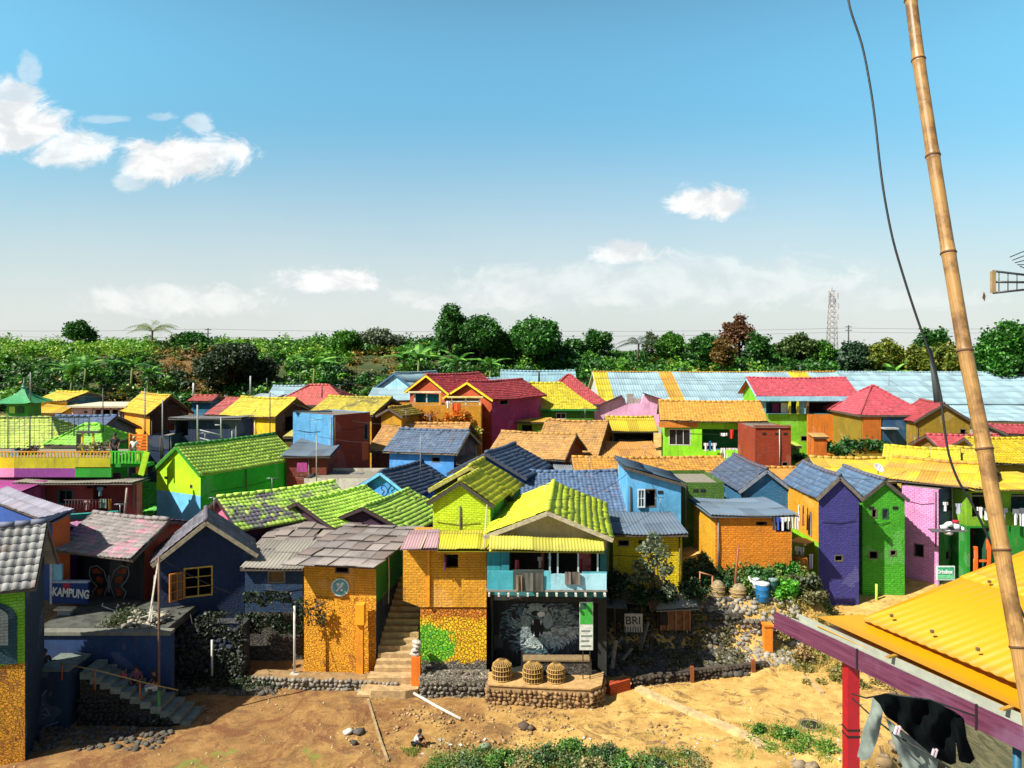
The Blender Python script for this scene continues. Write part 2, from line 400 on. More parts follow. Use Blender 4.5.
# ------------------------------------------------------------------ terrain height
def sst(a, b, x):
    q = min(1, max(0, (x-a)/(b-a))); return q*q*(3-2*q)
GT = [(0,-.1),(30,0),(31.5,.25),(33.5,.7),(45,1.9),(60,3),(90,4.2),(99,5.2),(108,8.3),(120,12.6),(128,14.0),(140,14.3),(400,14),(9000,12)]
def zg(x, y):
    for i in range(len(GT)-1):
        if y <= GT[i+1][0]:
            a, b = GT[i], GT[i+1]; h = a[1]+(b[1]-a[1])*(y-a[0])/(b[0]-a[0]); break
    if y > 95:                                   # hill is a little lower on the right
        h -= sst(-10, 30, x)*sst(98, 126, y)*2.6 if y < 400 else 0
    if y < 60:
        k = sst(3.3, 4.3, x)*(1-sst(13.2, 14.6, x))        # mound behind the rubble wall
        tgt = 2.1*sst(31.6, 33.4, y)+1.0*sst(7.0, 9.5, x)*sst(33, 35.4, y)
        if y > 31: h = h*(1-k)+max(h, tgt)*k
        # yard terrace on the left (retaining wall face is at y=28.1)
        kt = sst(-17.9, -17.7, x)*(1-sst(-13.9, -13.7, x))
        h = h*(1-kt*(y > 28.1))+max(h, 2.6)*kt*(y > 28.1)
        ka = (1-sst(-17.9, -17.5, x))*sst(25.5, 30.5, y)
        h = max(h, 2.6*ka) if ka > 0 else h
        # river: channel on the right and along the bottom
        e = x-(11.2+.78*(y-24)) + .6*math.sin(y*.9)
        r1 = sst(-.4, 2.6, e)*(1 if y < 60 else 0)*(1-sst(45, 60, y))
        e2 = (22.9+.35*math.sin(x*.8)+.25*math.sin(x*2.1+1))-y - .8*(1-sst(-9, -2, x))
        if x > 4: e2 += .9*sst(4, 9, x)
        r2 = sst(-.3, 2.2, e2)
        h = h*(1-max(r1, r2))-3.6*max(r1, r2)
    return h
# ------------------------------------------------------------------ roofs
def hsh(a, b, s=0):
    x = np.sin(a*12.9898+b*78.233+s*37.719)*43758.5453
    return x-np.floor(x)
def roof_patch(mb, eL, eR, tL, tR, kind='tile', m=0, pitch=.24, course=.30, amp=.042, k=4, seed=0, jit=1.0, thick=.05, m2=None):
    eL, eR, tL, tR = map(Vector, (eL, eR, tL, tR))
    e = (eR-eL); We = e.length; e.normalize()
    g = (tL+tR)/2-eL; g = g-e*g.dot(e); H = g.length; g.normalize()
    n = e.cross(g)
    if n.z < 0: n = -n
    a = (tL-eL).dot(e); b = (tR-eL).dot(e)
    s0, s1 = min(0, a), max(We, b)
    if kind == 'flat': k = 1; pitch = max(.5, (s1-s0)/3); course = max(.5, H/2); amp = 0
    if kind == 'corr': course = 1.7
    step = pitch/k; ns = max(1, int(math.ceil((s1-s0)/step))); S = s0+np.arange(ns+1)*step; S = np.minimum(S, s1)
    prof = {1: [0], 2: [0, 1], 3: [0, 1, .6], 4: [0, .8, 1, .55], 5: [0, .6, 1, 1, .5], 6: [0, .5, .9, 1, .8, .35]}[k] if kind == 'tile' else [0.5-0.5*math.cos(2*math.pi*i/k) for i in range(k)]
    D = np.array([prof[i % k] for i in range(ns+1)])*amp
    nr = max(1, int(math.ceil(H/course)))
    e_, g_, n_, o_ = (np.array(tuple(q)) for q in (e, g, n, eL))
    tile_i = np.floor((S-s0)/pitch+.001)
    Vs = []; Fs = []; Us = []; off = 0
    sg = .075*min(1, We/5)*(We > 1.6)*(jit > 0)
    wav = lambda s, v: (-sg*np.sin(np.pi*np.clip((s-s0)/max(s1-s0, .1), 0, 1))+.018*np.sin(s*1.3+seed)+.014*np.sin(v*2.3+s*.8+seed*3))*(jit > 0)
    for r in range(nr):
        v0 = r*course; v1 = min(H, (r+1)*course)
        lift = {'tile': .020, 'corr': .010, 'flat': 0}[kind]
        j = (hsh(tile_i, r+0.*tile_i, seed)-.5)*.022*jit if kind == 'tile' else (hsh(np.floor((S-s0)/.85), r+0.*tile_i, seed)-.5)*.03*jit
        jv = (hsh(tile_i, r+5.+0.*tile_i, seed)-.5)*.03*jit if kind == 'tile' else (hsh(np.floor((S-s0)/.85), r+3.+0.*tile_i, seed)-.5)*.08*jit*(r > 0)
        if kind == 'tile': jv = jv-(hsh(tile_i, r+9.+0.*tile_i, seed) > .975)*.09; j = j+(hsh(tile_i, r+7.+0.*tile_i, seed) > .98)*.03
        if kind == 'flat': j = j*0; jv = jv*0
        rows = []
        for v, l in ((v0, lift), (v1, 0.0)):
            f = v/H; lo = a*f; hi = We+(b-We)*f
            s = np.clip(S, lo, hi)
            vv = np.clip(v+(jv if l > 0 or kind == 'corr' else 0)-(.03 if l > 0 else 0), -.06, H)
            P_ = o_+np.outer(s, e_)+np.outer(vv+0*s, g_)+np.outer(D+l+j*(1 if l > 0 else .3)+.012+wav(s, vv+0*s), n_)
            rows.append((P_, s, vv+0*s))
        # riser under lower edge
        P0 = rows[0][0]-n_*lift*1.1
        V = np.concatenate([P0, rows[0][0], rows[1][0]]); q = ns+1
        U = np.concatenate([np.stack([S-s0, np.full(q, v0+.001)], 1), np.stack([S-s0, np.full(q, v0+.001)], 1), np.stack([S-s0, np.full(q, v1-.001)], 1)])
        i = np.arange(ns); keep = np.abs(rows[0][1][1:]-rows[0][1][:-1])+np.abs(rows[1][1][1:]-rows[1][1][:-1]) > 1e-6
        i = i[keep]
        F1 = np.stack([i, i+1, q+i+1, q+i], 1); F2 = np.stack([q+i, q+i+1, 2*q+i+1, 2*q+i], 1)
        FF = np.concatenate([F1, F2]) if lift else F2
        Us.append(U[FF]); Fs.append(FF+off); Vs.append(V); off += len(V)
    mb.add_np(np.concatenate(Vs), np.concatenate(Fs), np.concatenate(Us), m)
    # thin body below
    mm = m if m2 is None else m2; dn = -n*thick
    c = [eL, eR, tR, tL]
    if (tR-tL).length < 1e-3: c = [eL, eR, tL]
    mb.prism([p-n*(.004+(.09 if jit > 0 and We > 1.6 else 0)) for p in c], dn*(.5 if jit > 0 else 1), mm)
    return e, g, n

def ridge(mb, a, b, m=0, r=.11, seg=.4):
    a = Vector(a); b = Vector(b); L = (b-a).length
    if L < .2: return
    n = max(2, int(L/seg)); d = (b-a)/n
    for i in range(n):
        p = a+d*i; q = a+d*(i+1.06)
        o = Vector((0, 0, (random.random()-.5)*.03-.075*min(1, L/5)*math.sin(math.pi*(i+.5)/n)))
        mb.tube([p+o, q+o], [r*1.06, r*.93], 7, m)

# ------------------------------------------------------------------ walls with real openings
def clip_poly(poly, ax, val, keep_less):
    out = []
    for i in range(len(poly)):
        p, q = poly[i], poly[(i+1) % len(poly)]
        ip = (p[ax] <= val) if keep_less else (p[ax] >= val); iq = (q[ax] <= val) if keep_less else (q[ax] >= val)
        if ip: out.append(p)
        if ip != iq:
            f = (val-p[ax])/(q[ax]-p[ax]); out.append(tuple(p[k]+(q[k]-p[k])*f for k in (0, 1)))
    return out
def wall_face(mb, O, t, n, poly, opens, band):
    """poly: convex [(u,z)], opens: [(u0,u1,z0,z1,depth)], band(z)->material index and list of splits"""
    us = sorted({min(p[0] for p in poly), max(p[0] for p in poly)} | {o[0] for o in opens} | {o[1] for o in opens})
    zs = sorted({min(p[1] for p in poly), max(p[1] for p in poly)} | {o[2] for o in opens} | {o[3] for o in opens} | set(band[1]))
    W3 = lambda u, z, d=0: Vector((O.x+t.x*u-n.x*d, O.y+t.y*u-n.y*d, z))
    for i in range(len(us)-1):
        for j in range(len(zs)-1):
            uc, zc = (us[i]+us[i+1])/2, (zs[j]+zs[j+1])/2
            if any(o[0] < uc < o[1] and o[2] < zc < o[3] for o in opens): continue
            c = poly
            for ax, v, kl in ((0, us[i], False), (0, us[i+1], True), (1, zs[j], False), (1, zs[j+1], True)):
                c = clip_poly(c, ax, v, kl)
                if len(c) < 3: break
            if len(c) < 3: continue
            c2 = [c[0]]
            for q in c[1:]:
                if abs(q[0]-c2[-1][0])+abs(q[1]-c2[-1][1]) > 1e-5: c2.append(q)
            if abs(c2[0][0]-c2[-1][0])+abs(c2[0][1]-c2[-1][1]) < 1e-5: c2.pop()
            if len(c2) >= 3: mb.face([W3(*q) for q in c2], band[0](zc))
    for o in opens:
        u0, u1, z0, z1, d = o[:5]; mi = o[5] if len(o) > 5 else band[0]((z0+z1)/2)
        a, b, c, e = (W3(u0, z0), W3(u1, z0), W3(u1, z1), W3(u0, z1)); a2, b2, c2, e2 = (W3(u0, z0, d), W3(u1, z0, d), W3(u1, z1, d), W3(u0, z1, d))
        mb.face([a, b, b2, a2], mi); mb.face([b, c, c2, b2], mi); mb.face([c, e, e2, c2], mi); mb.face([e, a, a2, e2], mi)
        if len(o) > 6 and o[6] is not None: mb.face([a2, b2, c2, e2], o[6])

def window_part(root, O, t, n, u0, u1, z0, z1, frame='#d8d2c0', nx=2, nz=1, depth=.10, fw=.05, name='window', pane=True, curtain=None):
    W3 = lambda u, z, d=0: Vector((O.x+t.x*u-n.x*d, O.y+t.y*u-n.y*d, z))
    mb = MB(); w = u1-u0; h = z1-z0; fw = min(fw, w*.12+.015, h*.12+.015)
    def bar(ua, ub, za, zb, th=.06, d=depth*.35):
        c = W3((ua+ub)/2, (za+zb)/2, d); M = Matrix((t, n, Vector((0, 0, 1)))).transposed(); mb.box(c, (ub-ua, th, zb-za), 0, M)
    e = .012
    bar(u0-e, u1+e, z0-e, z0+fw, .09); bar(u0-e, u1+e, z1-fw, z1+e, .09); bar(u0-e, u0+fw, z0+fw, z1-fw, .09); bar(u1-fw, u1+e, z0+fw, z1-fw, .09)
    for i in range(1, nx): u = u0+w*i/nx; bar(u-fw*.4, u+fw*.4, z0+fw, z1-fw, .05)
    for i in range(1, nz): z = z0+h*i/nz; bar(u0+fw, u1-fw, z-fw*.3, z+fw*.3, .04)
    o = mb.build(name, simple(frame, .6, var=.2), root)
    if pane:
        pb = MB(); M = Matrix((t, n, Vector((0, 0, 1)))).transposed()
        pb.box(W3((u0+u1)/2, (z0+z1)/2, depth*.75), (w-.01, .012, h-.01), 0, M)
        pb.build('pane', glassmat() if not curtain else simple(curtain, .8), o)
    return o

ALLH = []
def house(label, x0, x1, Y, th=0, L=5, pxs=None, ez=0, rz=0, roof='gx', rk='tile', rc='#d0a030', wc='#888888', ov=.3, ops=(), bands=None,
          name='house', cat='house', base=None, rmat=None, rbands=None, fascia='#5a5046', wmats=None, k=3, pitch=.22, course=.28, group=None, brick=True, wear=.35, dirt=.5,
          cap=True, pitchz=None, rcap=None, ridge_in=None, wside=None, noroof=False, rdirt=.45, ralt=None, raltm=.5, x1w=None, rz2=None, rwear=.3, over_front=None, peak=None, Wm=None, rise=None, bth=None, amp=None):
    """x0,x1: pixel columns of the roof's front-left / front-right eave corners; Y: distance of the left one; th: yaw in degrees;
       ez, rz: pixel rows of the eave (at that corner) and the ridge; the result is an ordinary house in metres."""
    th = R(th); a = Vector((math.cos(th), math.sin(th), 0)); b = Vector((-math.sin(th), math.cos(th), 0))
    if bth is not None: b = Vector((-math.sin(R(bth)), math.cos(R(bth)), 0))
    if peak:
        Pk = P(*peak); C0 = Pk-a*Wm/2; C0.z = CH; Y = C0.y; Wd = Wm
    else:
        C0 = P(x0, HZ, Y); X, Yc = C0.x, C0.y
        kk = (x1-512)/F; Wd = (kk*Yc-X)/(a.x-kk*a.y)
    C1 = C0+a*Wd
    if pxs is not None:
        src = C1 if (pxs > x1 or roof == 'none_r') else C0
        ks = (pxs-512)/F; L = (ks*src.y-src.x)/(b.x-ks*b.y)
        assert 0 < L < 60, (label, L)
    ze = zrow(ez, Y) if not peak else Pk.z-rise
    if peak: zr = Pk.z
    elif roof in ('gx', 'hip'): ym = (C0+a*Wd/2+b*L/2).y; zr = zrow(rz, ym)
    elif roof == 'gy': ym = (C0+a*Wd/2).y; zr = zrow(rz, ym)
    elif roof == 'shed': zr = zrow(rz, (C0+b*L).y)
    elif roof == 'shedx': zr = zrow(rz, C1.y)
    else: zr = ze
    root_loc = (C0+a*Wd/2+b*L/2); bz = zg(root_loc.x, root_loc.y) if base is None else base
    root_loc.z = bz
    root = thing(name, label, cat, root_loc, group)
    up = Vector((0, 0, 1))
    G = lambda u, v, z: Vector((C0.x+a.x*u+b.x*v, C0.y+a.y*u+b.y*v, z))
    # materials
    def wm(c):
        if isinstance(c, str): return paint(c, brick, wear, dirt)
        return c
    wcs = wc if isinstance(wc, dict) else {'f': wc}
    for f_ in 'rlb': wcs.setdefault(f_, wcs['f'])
    mb = MB(); mats = []
    def mi(c):
        m = wm(c)
        if m not in mats: mats.append(m)
        return mats.index(m)
    # wall heights under the roof
    if roof == 'gx':
        sl = (zr-ze)/(L/2); zt = lambda u, v: ze+sl*min(v, L-v)-.13
    elif roof == 'gy':
        sl = (zr-ze)/(Wd/2); zt = lambda u, v: ze+sl*min(u, Wd-u)-.13
    elif roof == 'shed': zt = lambda u, v: ze+(zr-ze)*v/L-.13
    elif roof == 'shedx': zt = lambda u, v: ze+(zr-ze)*u/Wd-.13
    elif roof == 'hip': zt = lambda u, v: ze-.13
    else: zt = lambda u, v: ze-.02
    z0 = bz-1.2
    if roof in ('gy', 'shedx') : ovs = ov
    fo = ov if over_front is None else over_front
    uA, uB, vA, vB = ov, Wd-ov, fo, L-ov
    info = {}; nF = Vector((a.y, -a.x, 0)); nR = Vector((b.y, -b.x, 0))
    for f_, O, t_, n_, wl, fn in (
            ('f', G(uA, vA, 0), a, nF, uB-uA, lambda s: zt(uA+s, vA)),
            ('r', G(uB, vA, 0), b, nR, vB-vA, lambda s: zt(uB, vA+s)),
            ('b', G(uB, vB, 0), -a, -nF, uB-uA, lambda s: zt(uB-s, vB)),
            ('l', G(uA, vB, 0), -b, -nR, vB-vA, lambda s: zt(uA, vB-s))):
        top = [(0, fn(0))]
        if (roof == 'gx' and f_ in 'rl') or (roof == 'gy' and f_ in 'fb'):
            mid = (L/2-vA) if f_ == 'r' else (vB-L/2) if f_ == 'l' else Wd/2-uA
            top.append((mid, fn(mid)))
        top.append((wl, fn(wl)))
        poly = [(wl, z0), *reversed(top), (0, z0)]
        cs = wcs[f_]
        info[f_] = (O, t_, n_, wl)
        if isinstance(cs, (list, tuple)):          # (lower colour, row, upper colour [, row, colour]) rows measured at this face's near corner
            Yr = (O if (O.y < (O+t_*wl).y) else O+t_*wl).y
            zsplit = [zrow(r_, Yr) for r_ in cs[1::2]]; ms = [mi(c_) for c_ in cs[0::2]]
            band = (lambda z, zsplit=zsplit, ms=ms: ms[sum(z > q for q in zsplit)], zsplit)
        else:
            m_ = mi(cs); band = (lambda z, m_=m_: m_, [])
        opens = []
        for op in ops:
            if op[0] != f_: continue
            _, p0, r0, p1, r1, kind = op[:6]; o_ = op[6] if len(op) > 6 else {}
            A = on_plane(p0, r0, O, n_); B = on_plane(p1, r1, O, n_)
            u0 = (A-O).dot(t_); u1 = (B-O).dot(t_)
            A2 = on_plane(p0, r1, O, n_)
            zt_ = A.z; zb_ = A2.z
            u0, u1 = max(.04, min(u0, u1)), min(wl-.04, max(u0, u1)); zb_, zt_ = min(zb_, zt_), max(zb_, zt_)
            zt_ = min(zt_, max(fn(u0), fn(u1))-.05) if kind == 'recess' else zt_
            if u1-u0 < .05 or zt_-zb_ < .05: continue
            if kind == 'hole': opens.append((u0, u1, zb_, zt_, .16)); window_part(root, O, t_, n_, u0, u1, zb_, zt_, frame=o_.get('frame', '#6a6252'), nx=1, pane=False, fw=.04)
            elif kind == 'win':
                opens.append((u0, u1, zb_, zt_, .14)); window_part(root, O, t_, n_, u0, u1, zb_, zt_, **o_)
            elif kind == 'door':
                opens.append((u0, u1, zb_, zt_, .12))
                M = Matrix((t_, n_, up)).transposed(); db = MB(); c_ = Vector((O.x+t_.x*(u0+u1)/2-n_.x*.09, O.y+t_.y*(u0+u1)/2-n_.y*.09, (zb_+zt_)/2))
                db.box(c_, (u1-u0, .05, zt_-zb_), 0, M); db.build('door', simple(o_.get('col', '#6b3a20'), .6), root)
            elif kind == 'recess':
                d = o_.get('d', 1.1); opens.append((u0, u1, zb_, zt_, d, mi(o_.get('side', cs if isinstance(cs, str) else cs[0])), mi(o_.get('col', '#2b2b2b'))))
        wall_face(mb, O, t_, n_, poly, opens, band)
    w = mb.build('wall', mats, root)
    # roof
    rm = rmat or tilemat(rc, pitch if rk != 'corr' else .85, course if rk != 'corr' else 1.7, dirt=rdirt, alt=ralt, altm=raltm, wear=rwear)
    rb = MB(); RK = dict(kind=rk, m=0, pitch=pitch, course=course, k=k, seed=random.random()*9)
    if amp: RK['amp'] = amp
    if rk == 'corr': RK['pitch'] = .16 if pitch == .22 else pitch; RK['k'] = 4; RK['amp'] = .035 if RK['pitch'] < .2 else .06
    cm = MB()
    class FM:
        def beam(s, *q):
            f_ = MB(); f_.beam(*q); f_.build('fascia', simple(fascia, .8, var=.35), root)
    fm = FM()
    def patches(eL, eR, tL, tR, rb=rb): 
        roof_patch(rb, eL, eR, tL, tR, **RK)
    Z = lambda u, v, z: G(u, v, z)
    if noroof: pass
    elif roof == 'none': rb.box(G(Wd/2, L/2, ze-.12), (Wd-2*ov-.02, L-2*ov-.02, .1), 0, th); rm = simple('#7a7468', .9)
    elif roof == 'gx':
        A, B, C, D = Z(0, 0, ze), Z(Wd, 0, ze), Z(0, L/2, zr), Z(Wd, L/2, zr); A2, B2 = Z(0, L, ze), Z(Wd, L, ze)
        if rbands:
            # several colours along the roof: (fraction, colour)
            f0 = 0
            for i_, (f1, c_) in enumerate(rbands):
                r2 = MB(); RK['seed'] += 1
                roof_patch(r2, A.lerp(B, f0), A.lerp(B, f1), C.lerp(D, f0), C.lerp(D, f1), **RK); roof_patch(r2, B2.lerp(A2, 1-f1), B2.lerp(A2, 1-f0), D.lerp(C, 1-f1), D.lerp(C, 1-f0), **RK)
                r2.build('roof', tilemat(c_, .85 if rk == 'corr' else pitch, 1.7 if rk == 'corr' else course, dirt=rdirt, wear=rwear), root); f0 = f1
        else:
            patches(A, B, C, D); patches(B2, A2, D, C)
        ridge(cm, C+up*.05, D+up*.05)
        for p, q, r in ((A, C, A2), (B, D, B2)):
            for s_ in (p, r): fm.beam(s_-up*.09, q-up*.09, .05, .14)
        fm.beam(A-up*.07+b*.03, B-up*.07+b*.03, .04, .1)
    elif roof == 'gy':
        A, B, C = Z(0, 0, ze), Z(Wd, 0, ze), Z(Wd/2, 0, zr); A2, B2, C2 = Z(0, L, ze), Z(Wd, L, ze), Z(Wd/2, L, zr)
        patches(A2, A, C2, C); patches(B, B2, C, C2)
        ridge(cm, C+up*.05, C2+up*.05)
        for p in (A, B): fm.beam(p-up*.09, C-up*.09, .05, .16)
        for p in (A2, B2): fm.beam(p-up*.09, C2-up*.09, .05, .14)
    elif roof == 'hip':
        ri = ridge_in if ridge_in is not None else min(L/2, Wd/2); A, B, B2, A2 = Z(0, 0, ze), Z(Wd, 0, ze), Z(Wd, L, ze), Z(0, L, ze); C, D = Z(ri, L/2, zr), Z(Wd-ri, L/2, zr)
        patches(A, B, C, D); patches(B, B2, D, D); patches(B2, A2, D, C); patches(A2, A, C, C)
        ridge(cm, C+up*.05, D+up*.05)
        for p, q in ((A, C), (A2, C), (B, D), (B2, D)): ridge(cm, p+up*.05, q+up*.05, r=.09)
        for p, q in ((A, B), (B, B2), (B2, A2), (A2, A)): fm.beam(p-up*.08, q-up*.08, .05, .18)
    elif roof == 'shed':
        A, B, C, D = Z(0, 0, ze), Z(Wd, 0, ze), Z(0, L, zr), Z(Wd, L, zr); patches(A, B, C, D)
        fm.beam(A-up*.08+b*.03, B-up*.08+b*.03, .05, .1)
    elif roof == 'shedx':
        A, B, C, D = Z(0, 0, ze), Z(Wd, 0, zr), Z(0, L, ze), Z(Wd, L, zr)
        if zr < ze: patches(B, D, A, C)
        else: patches(C, A, D, B)
        fm.beam(A-up*.09, B-up*.09, .05, .14)
    elif roof == 'slab':
        rb.box(G(Wd/2, L/2, ze+.06), (Wd, L, .14), 0, th)
    elif roof == 'para':
        rb.box(G(Wd/2, L/2, ze-.25), (Wd-2*ov-.1, L-2*ov-.1, .08), 0, th); rm = rmat or simple('#8a8474', .9)
    if rb.v or rb.blocks: rb.build('roof', rm, root)
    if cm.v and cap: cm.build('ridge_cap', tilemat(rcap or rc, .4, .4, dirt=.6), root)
    ALLH.append(dict(root=root, faces=info, zt=zt, ze=ze, Y=Y, L=L, W=Wd, bz=bz, label=label, G=G, zr=zr, roof=roof, fo=fo, ov=ov))
    return dict(root=root, C0=C0, a=a, b=b, W=Wd, L=L, ze=ze, zr=zr, G=G, faces=info, bz=bz)

def recolour(root, name, m):
    for c in root.children:
        if c.name.split('.')[0] == name: c.data.materials.clear(); c.data.materials.append(m)

# ------------------------------------------------------------------ small stuff helpers
def pole(name, label, cat, p0, p1, r=.03, col='#9a9a92', n=6, group=None, r1=None):
    mb = MB(); p0 = Vector(p0); p1 = Vector(p1); mb.tube([p0, p0.lerp(p1, .5), p1], [r, r, r1 or r], n)
    o = mb.build(name, simple(col, .6, var=.2)); tag(o, label, cat, group); return recentre(o)
def garment(kind, c, a, w, h, col, label, cat, group=None, seedv=0, name=None):
    """a piece of laundry hanging from point c (top centre), along direction a; thin folded cloth with real thickness"""
    c = Vector(c); a = Vector(a).normalized(); n = Vector((-a.y, a.x, 0)); mb = MB()
    nx, nz_ = 8, 6
    ph = random.random()*6
    def pt(u, v, s):
        d = .035*math.sin(u*9+ph)*(.3+v)+.02*math.sin(u*21+ph*2)
        return c+a*(u-.5)*w+Vector((0, 0, -v*h-.015*math.sin(u*7+ph)*v))+n*(d+s*.008)
    def inside(u, v):
        if kind == 'shirt': return (v < .28) or (.2 < u < .8)
        if kind == 'trousers': return (v < .3) or not (.43 < u < .57)
        return True
    for s in (1, -1):
        for i in range(nx):
            for j in range(nz_):
                if not inside((i+.5)/nx, (j+.5)/nz_): continue
                q = [pt(i/nx, j/nz_, s), pt((i+1)/nx, j/nz_, s), pt((i+1)/nx, (j+1)/nz_, s), pt(i/nx, (j+1)/nz_, s)]
                mb.face(q if s < 0 else q[::-1])
    o = mb.build(name or {'shirt': 'shirt', 'trousers': 'trousers', 'towel': 'towel'}[kind], simple(col, .9, var=.12), None, smooth=False); tag(o, label, cat, group); return recentre(o)
def text_mesh(s, name, mat, loc, rotz, size, parent, ext=.01, bold=.0, tilt=0, sx=1):
    cu = bpy.data.curves.new(name, 'FONT'); cu.body = s; cu.size = size; cu.extrude = ext; cu.offset = bold; cu.align_x = 'CENTER'; cu.align_y = 'CENTER'
    tmp = bpy.data.objects.new(name+'_tmp', cu); COL.objects.link(tmp); bpy.context.view_layer.update()
    dg = bpy.context.evaluated_depsgraph_get(); me = bpy.data.meshes.new_from_object(tmp.evaluated_get(dg)); COL.objects.unlink(tmp); bpy.data.objects.remove(tmp)
    me.transform(Matrix.Translation(Vector(loc)-(world_of(parent) if parent else Vector((0,0,0)))) @ Matrix.Rotation(rotz, 4, 'Z') @ Matrix.Rotation(R(90), 4, 'X') @ Matrix.Rotation(tilt, 4, 'Z') @ Matrix.Diagonal((sx, 1, 1, 1)))
    me.materials.clear(); me.materials.append(mat); me.name = name
    o = bpy.data.objects.new(name, me); COL.objects.link(o)
    if parent: o.parent = parent
    return o
# ------------------------------------------------------------------ ground
def build_ground():
    xs = np.concatenate([[-3500, -900, -300, -150, -100, -75, -60, -50], np.arange(-44, 44.1, .4), [50, 60, 75, 100, 150, 300, 900, 3500]])
    ys = np.concatenate([[8, 12, 16], np.arange(19, 37, .25), np.arange(37, 60, 1.0), np.arange(60, 98, 2.5), np.arange(98, 134, 1.5), [140, 160, 200, 300, 600, 1500, 4000]])
    V = []
    for y in ys:
        for x in xs:
            z = zg(x, y)
            if y < 60 and abs(x) < 45:
                z += .10*(mnoise.noise(Vector((x*.35, y*.35, 0))))+.05*mnoise.noise(Vector((x*1.3, y*1.3, 4)))+.025*mnoise.noise(Vector((x*4, y*4, 9)))
            elif 98 < y < 200: z += 1.0*mnoise.noise(Vector((x*.06, y*.06, 2)))
            V.append((x, y, z))
    V = np.array(V); nx, ny = len(xs), len(ys)
    i, j = np.meshgrid(np.arange(nx-1), np.arange(ny-1)); a = (j*nx+i).ravel()
    Fq = np.stack([a, a+1, a+nx+1, a+nx], 1); mb = MB(); mb.add_np(V, Fq, V[Fq][:, :, :2])
    m, t, b = newmat('dirt_ground'); pos = geo_pos(t); sp = t.new('ShaderNodeSeparateXYZ'); t.l.new(pos, sp.inputs[0])
    n1 = t.noise(pos, .32, 6, .68, .6); n2 = t.noise(pos, 1.7, 6, .7, .3); n3 = t.noise(pos, 16, 4, .75); n4 = t.noise(pos, .8, 5, .7, 1.2)
    sand = t.mix(t.smooth(n2, .3, .7), rgb('#a8823e'), rgb('#cca85e'))
    red = t.mix(t.smooth(n2, .3, .7), rgb('#74532a'), rgb('#96713e'))
    # damper reddish soil to the left, pale trodden sand to the right
    f = t.smooth(t.m('ADD', t.m('MULTIPLY', sp.outputs[0], .11), t.m('MULTIPLY', t.m('SUBTRACT', n1, .5), 3.4)), -.9, .9)
    c = t.mix(f, red, sand)
    c = t.mix(t.m('MULTIPLY', t.smooth(n4, .53, .64), .8), c, rgb('#5e4326'))           # dark soil blotches
    n5 = t.noise(pos, .45, 6, .72, 1.6); c = t.mix(t.m('MULTIPLY', t.m('MULTIPLY', t.smooth(n5, .50, .60), t.smooth(sp.outputs[0], 2, -6)), .8), c, rgb('#6a3f20'))     # damp earth
    c = t.mix(t.m('MULTIPLY', t.smooth(n3, .57, .75), .35), c, rgb('#6b5336'))           # grit
    c = t.mix(t.m('MULTIPLY', t.smooth(n3, .42, .28), .4), c, rgb('#e8cfa0'))
    gr = t.noise(pos, .55, 6, .75, .8)
    gm = t.m('MULTIPLY', t.smooth(gr, .57, .64), t.smooth(sp.outputs[1], 26.8, 24.6))
    c = t.mix(t.m('MULTIPLY', gm, .7), c, rgb('#6a7a2c'))                                   # sparse grass by the river
    wet = t.smooth(sp.outputs[2], -.5, -1.6)
    c = t.mix(t.m('MULTIPLY', wet, t.smooth(sp.outputs[1], 60, 50)), c, rgb('#3b3226'))
    back = t.smooth(sp.outputs[1], 92, 100)
    hill = t.mix(t.smooth(n1, .4, .6), rgb('#2a3c14'), rgb('#44481c'))
    c = t.mix(back, c, hill)
    brn = t.m('MULTIPLY', back, t.m('MULTIPLY', t.smooth(sp.outputs[0], -60, -54), t.smooth(sp.outputs[0], -38, -43))); c = t.mix(t.m('MULTIPLY', brn, .85), c, rgb('#6e5228')); far = t.smooth(sp.outputs[1], 150, 400); c = t.mix(far, c, rgb('#41552a'))
    t.l.new(c, b.inputs['Base Color']); b.inputs['Roughness'].default_value = .95
    bump(t, b, t.m('ADD', t.m('MULTIPLY', n2, 1.0), t.m('MULTIPLY', n3, .5)), .8, .06)
    o = mb.build('ground', m, smooth=True); o['kind'] = 'structure'
build_ground()
def build_water():
    mb = MB(); mb.face([(-60, 4, -2.4), (60, 4, -2.4), (60, 62, -2.4), (-60, 62, -2.4)])
    m, t, b = newmat('river_water'); pos = geo_pos(t)
    mp = t.new('ShaderNodeMapping'); mp.inputs['Rotation'].default_value = (0, 0, R(-35)); mp.inputs['Scale'].default_value = (2.2, .6, 1); t.l.new(pos, mp.inputs[0])
    n = t.noise(mp.outputs[0], 1.3, 6, .65, .8); foam = t.noise(mp.outputs[0], 1.9, 7, .75, 1.8)
    c = t.mix(t.smooth(n, .35, .65), rgb('#4b4a38'), rgb('#6f6a50')); c = t.mix(t.smooth(foam, .62, .70), c, rgb('#c8c4b4'))
    t.l.new(c, b.inputs['Base Color']); b.inputs['Roughness'].default_value = .18; bump(t, b, n, .7, .2)
    o = mb.build('river_water', m); o['kind'] = 'structure'
build_water()
# ------------------------------------------------------------------ the houses, far to near
def px_box(root, name, x0, x1, r0, r1, Y, d, col, off=0, mat=None):
    """a real slab: columns/rows of its front face at distance Y, d metres deep"""
    A = P(x0, r1, Y); B = P(x1, r0, Y); mb = MB(); mb.box(((A.x+B.x)/2, Y+d/2, (A.z+B.z)/2), (B.x-A.x, d, B.z-A.z))
    return mb.build(name, mat or (paint(col, name.endswith('wall')) if isinstance(col, str) else col), root)
BL = '#aed2de'
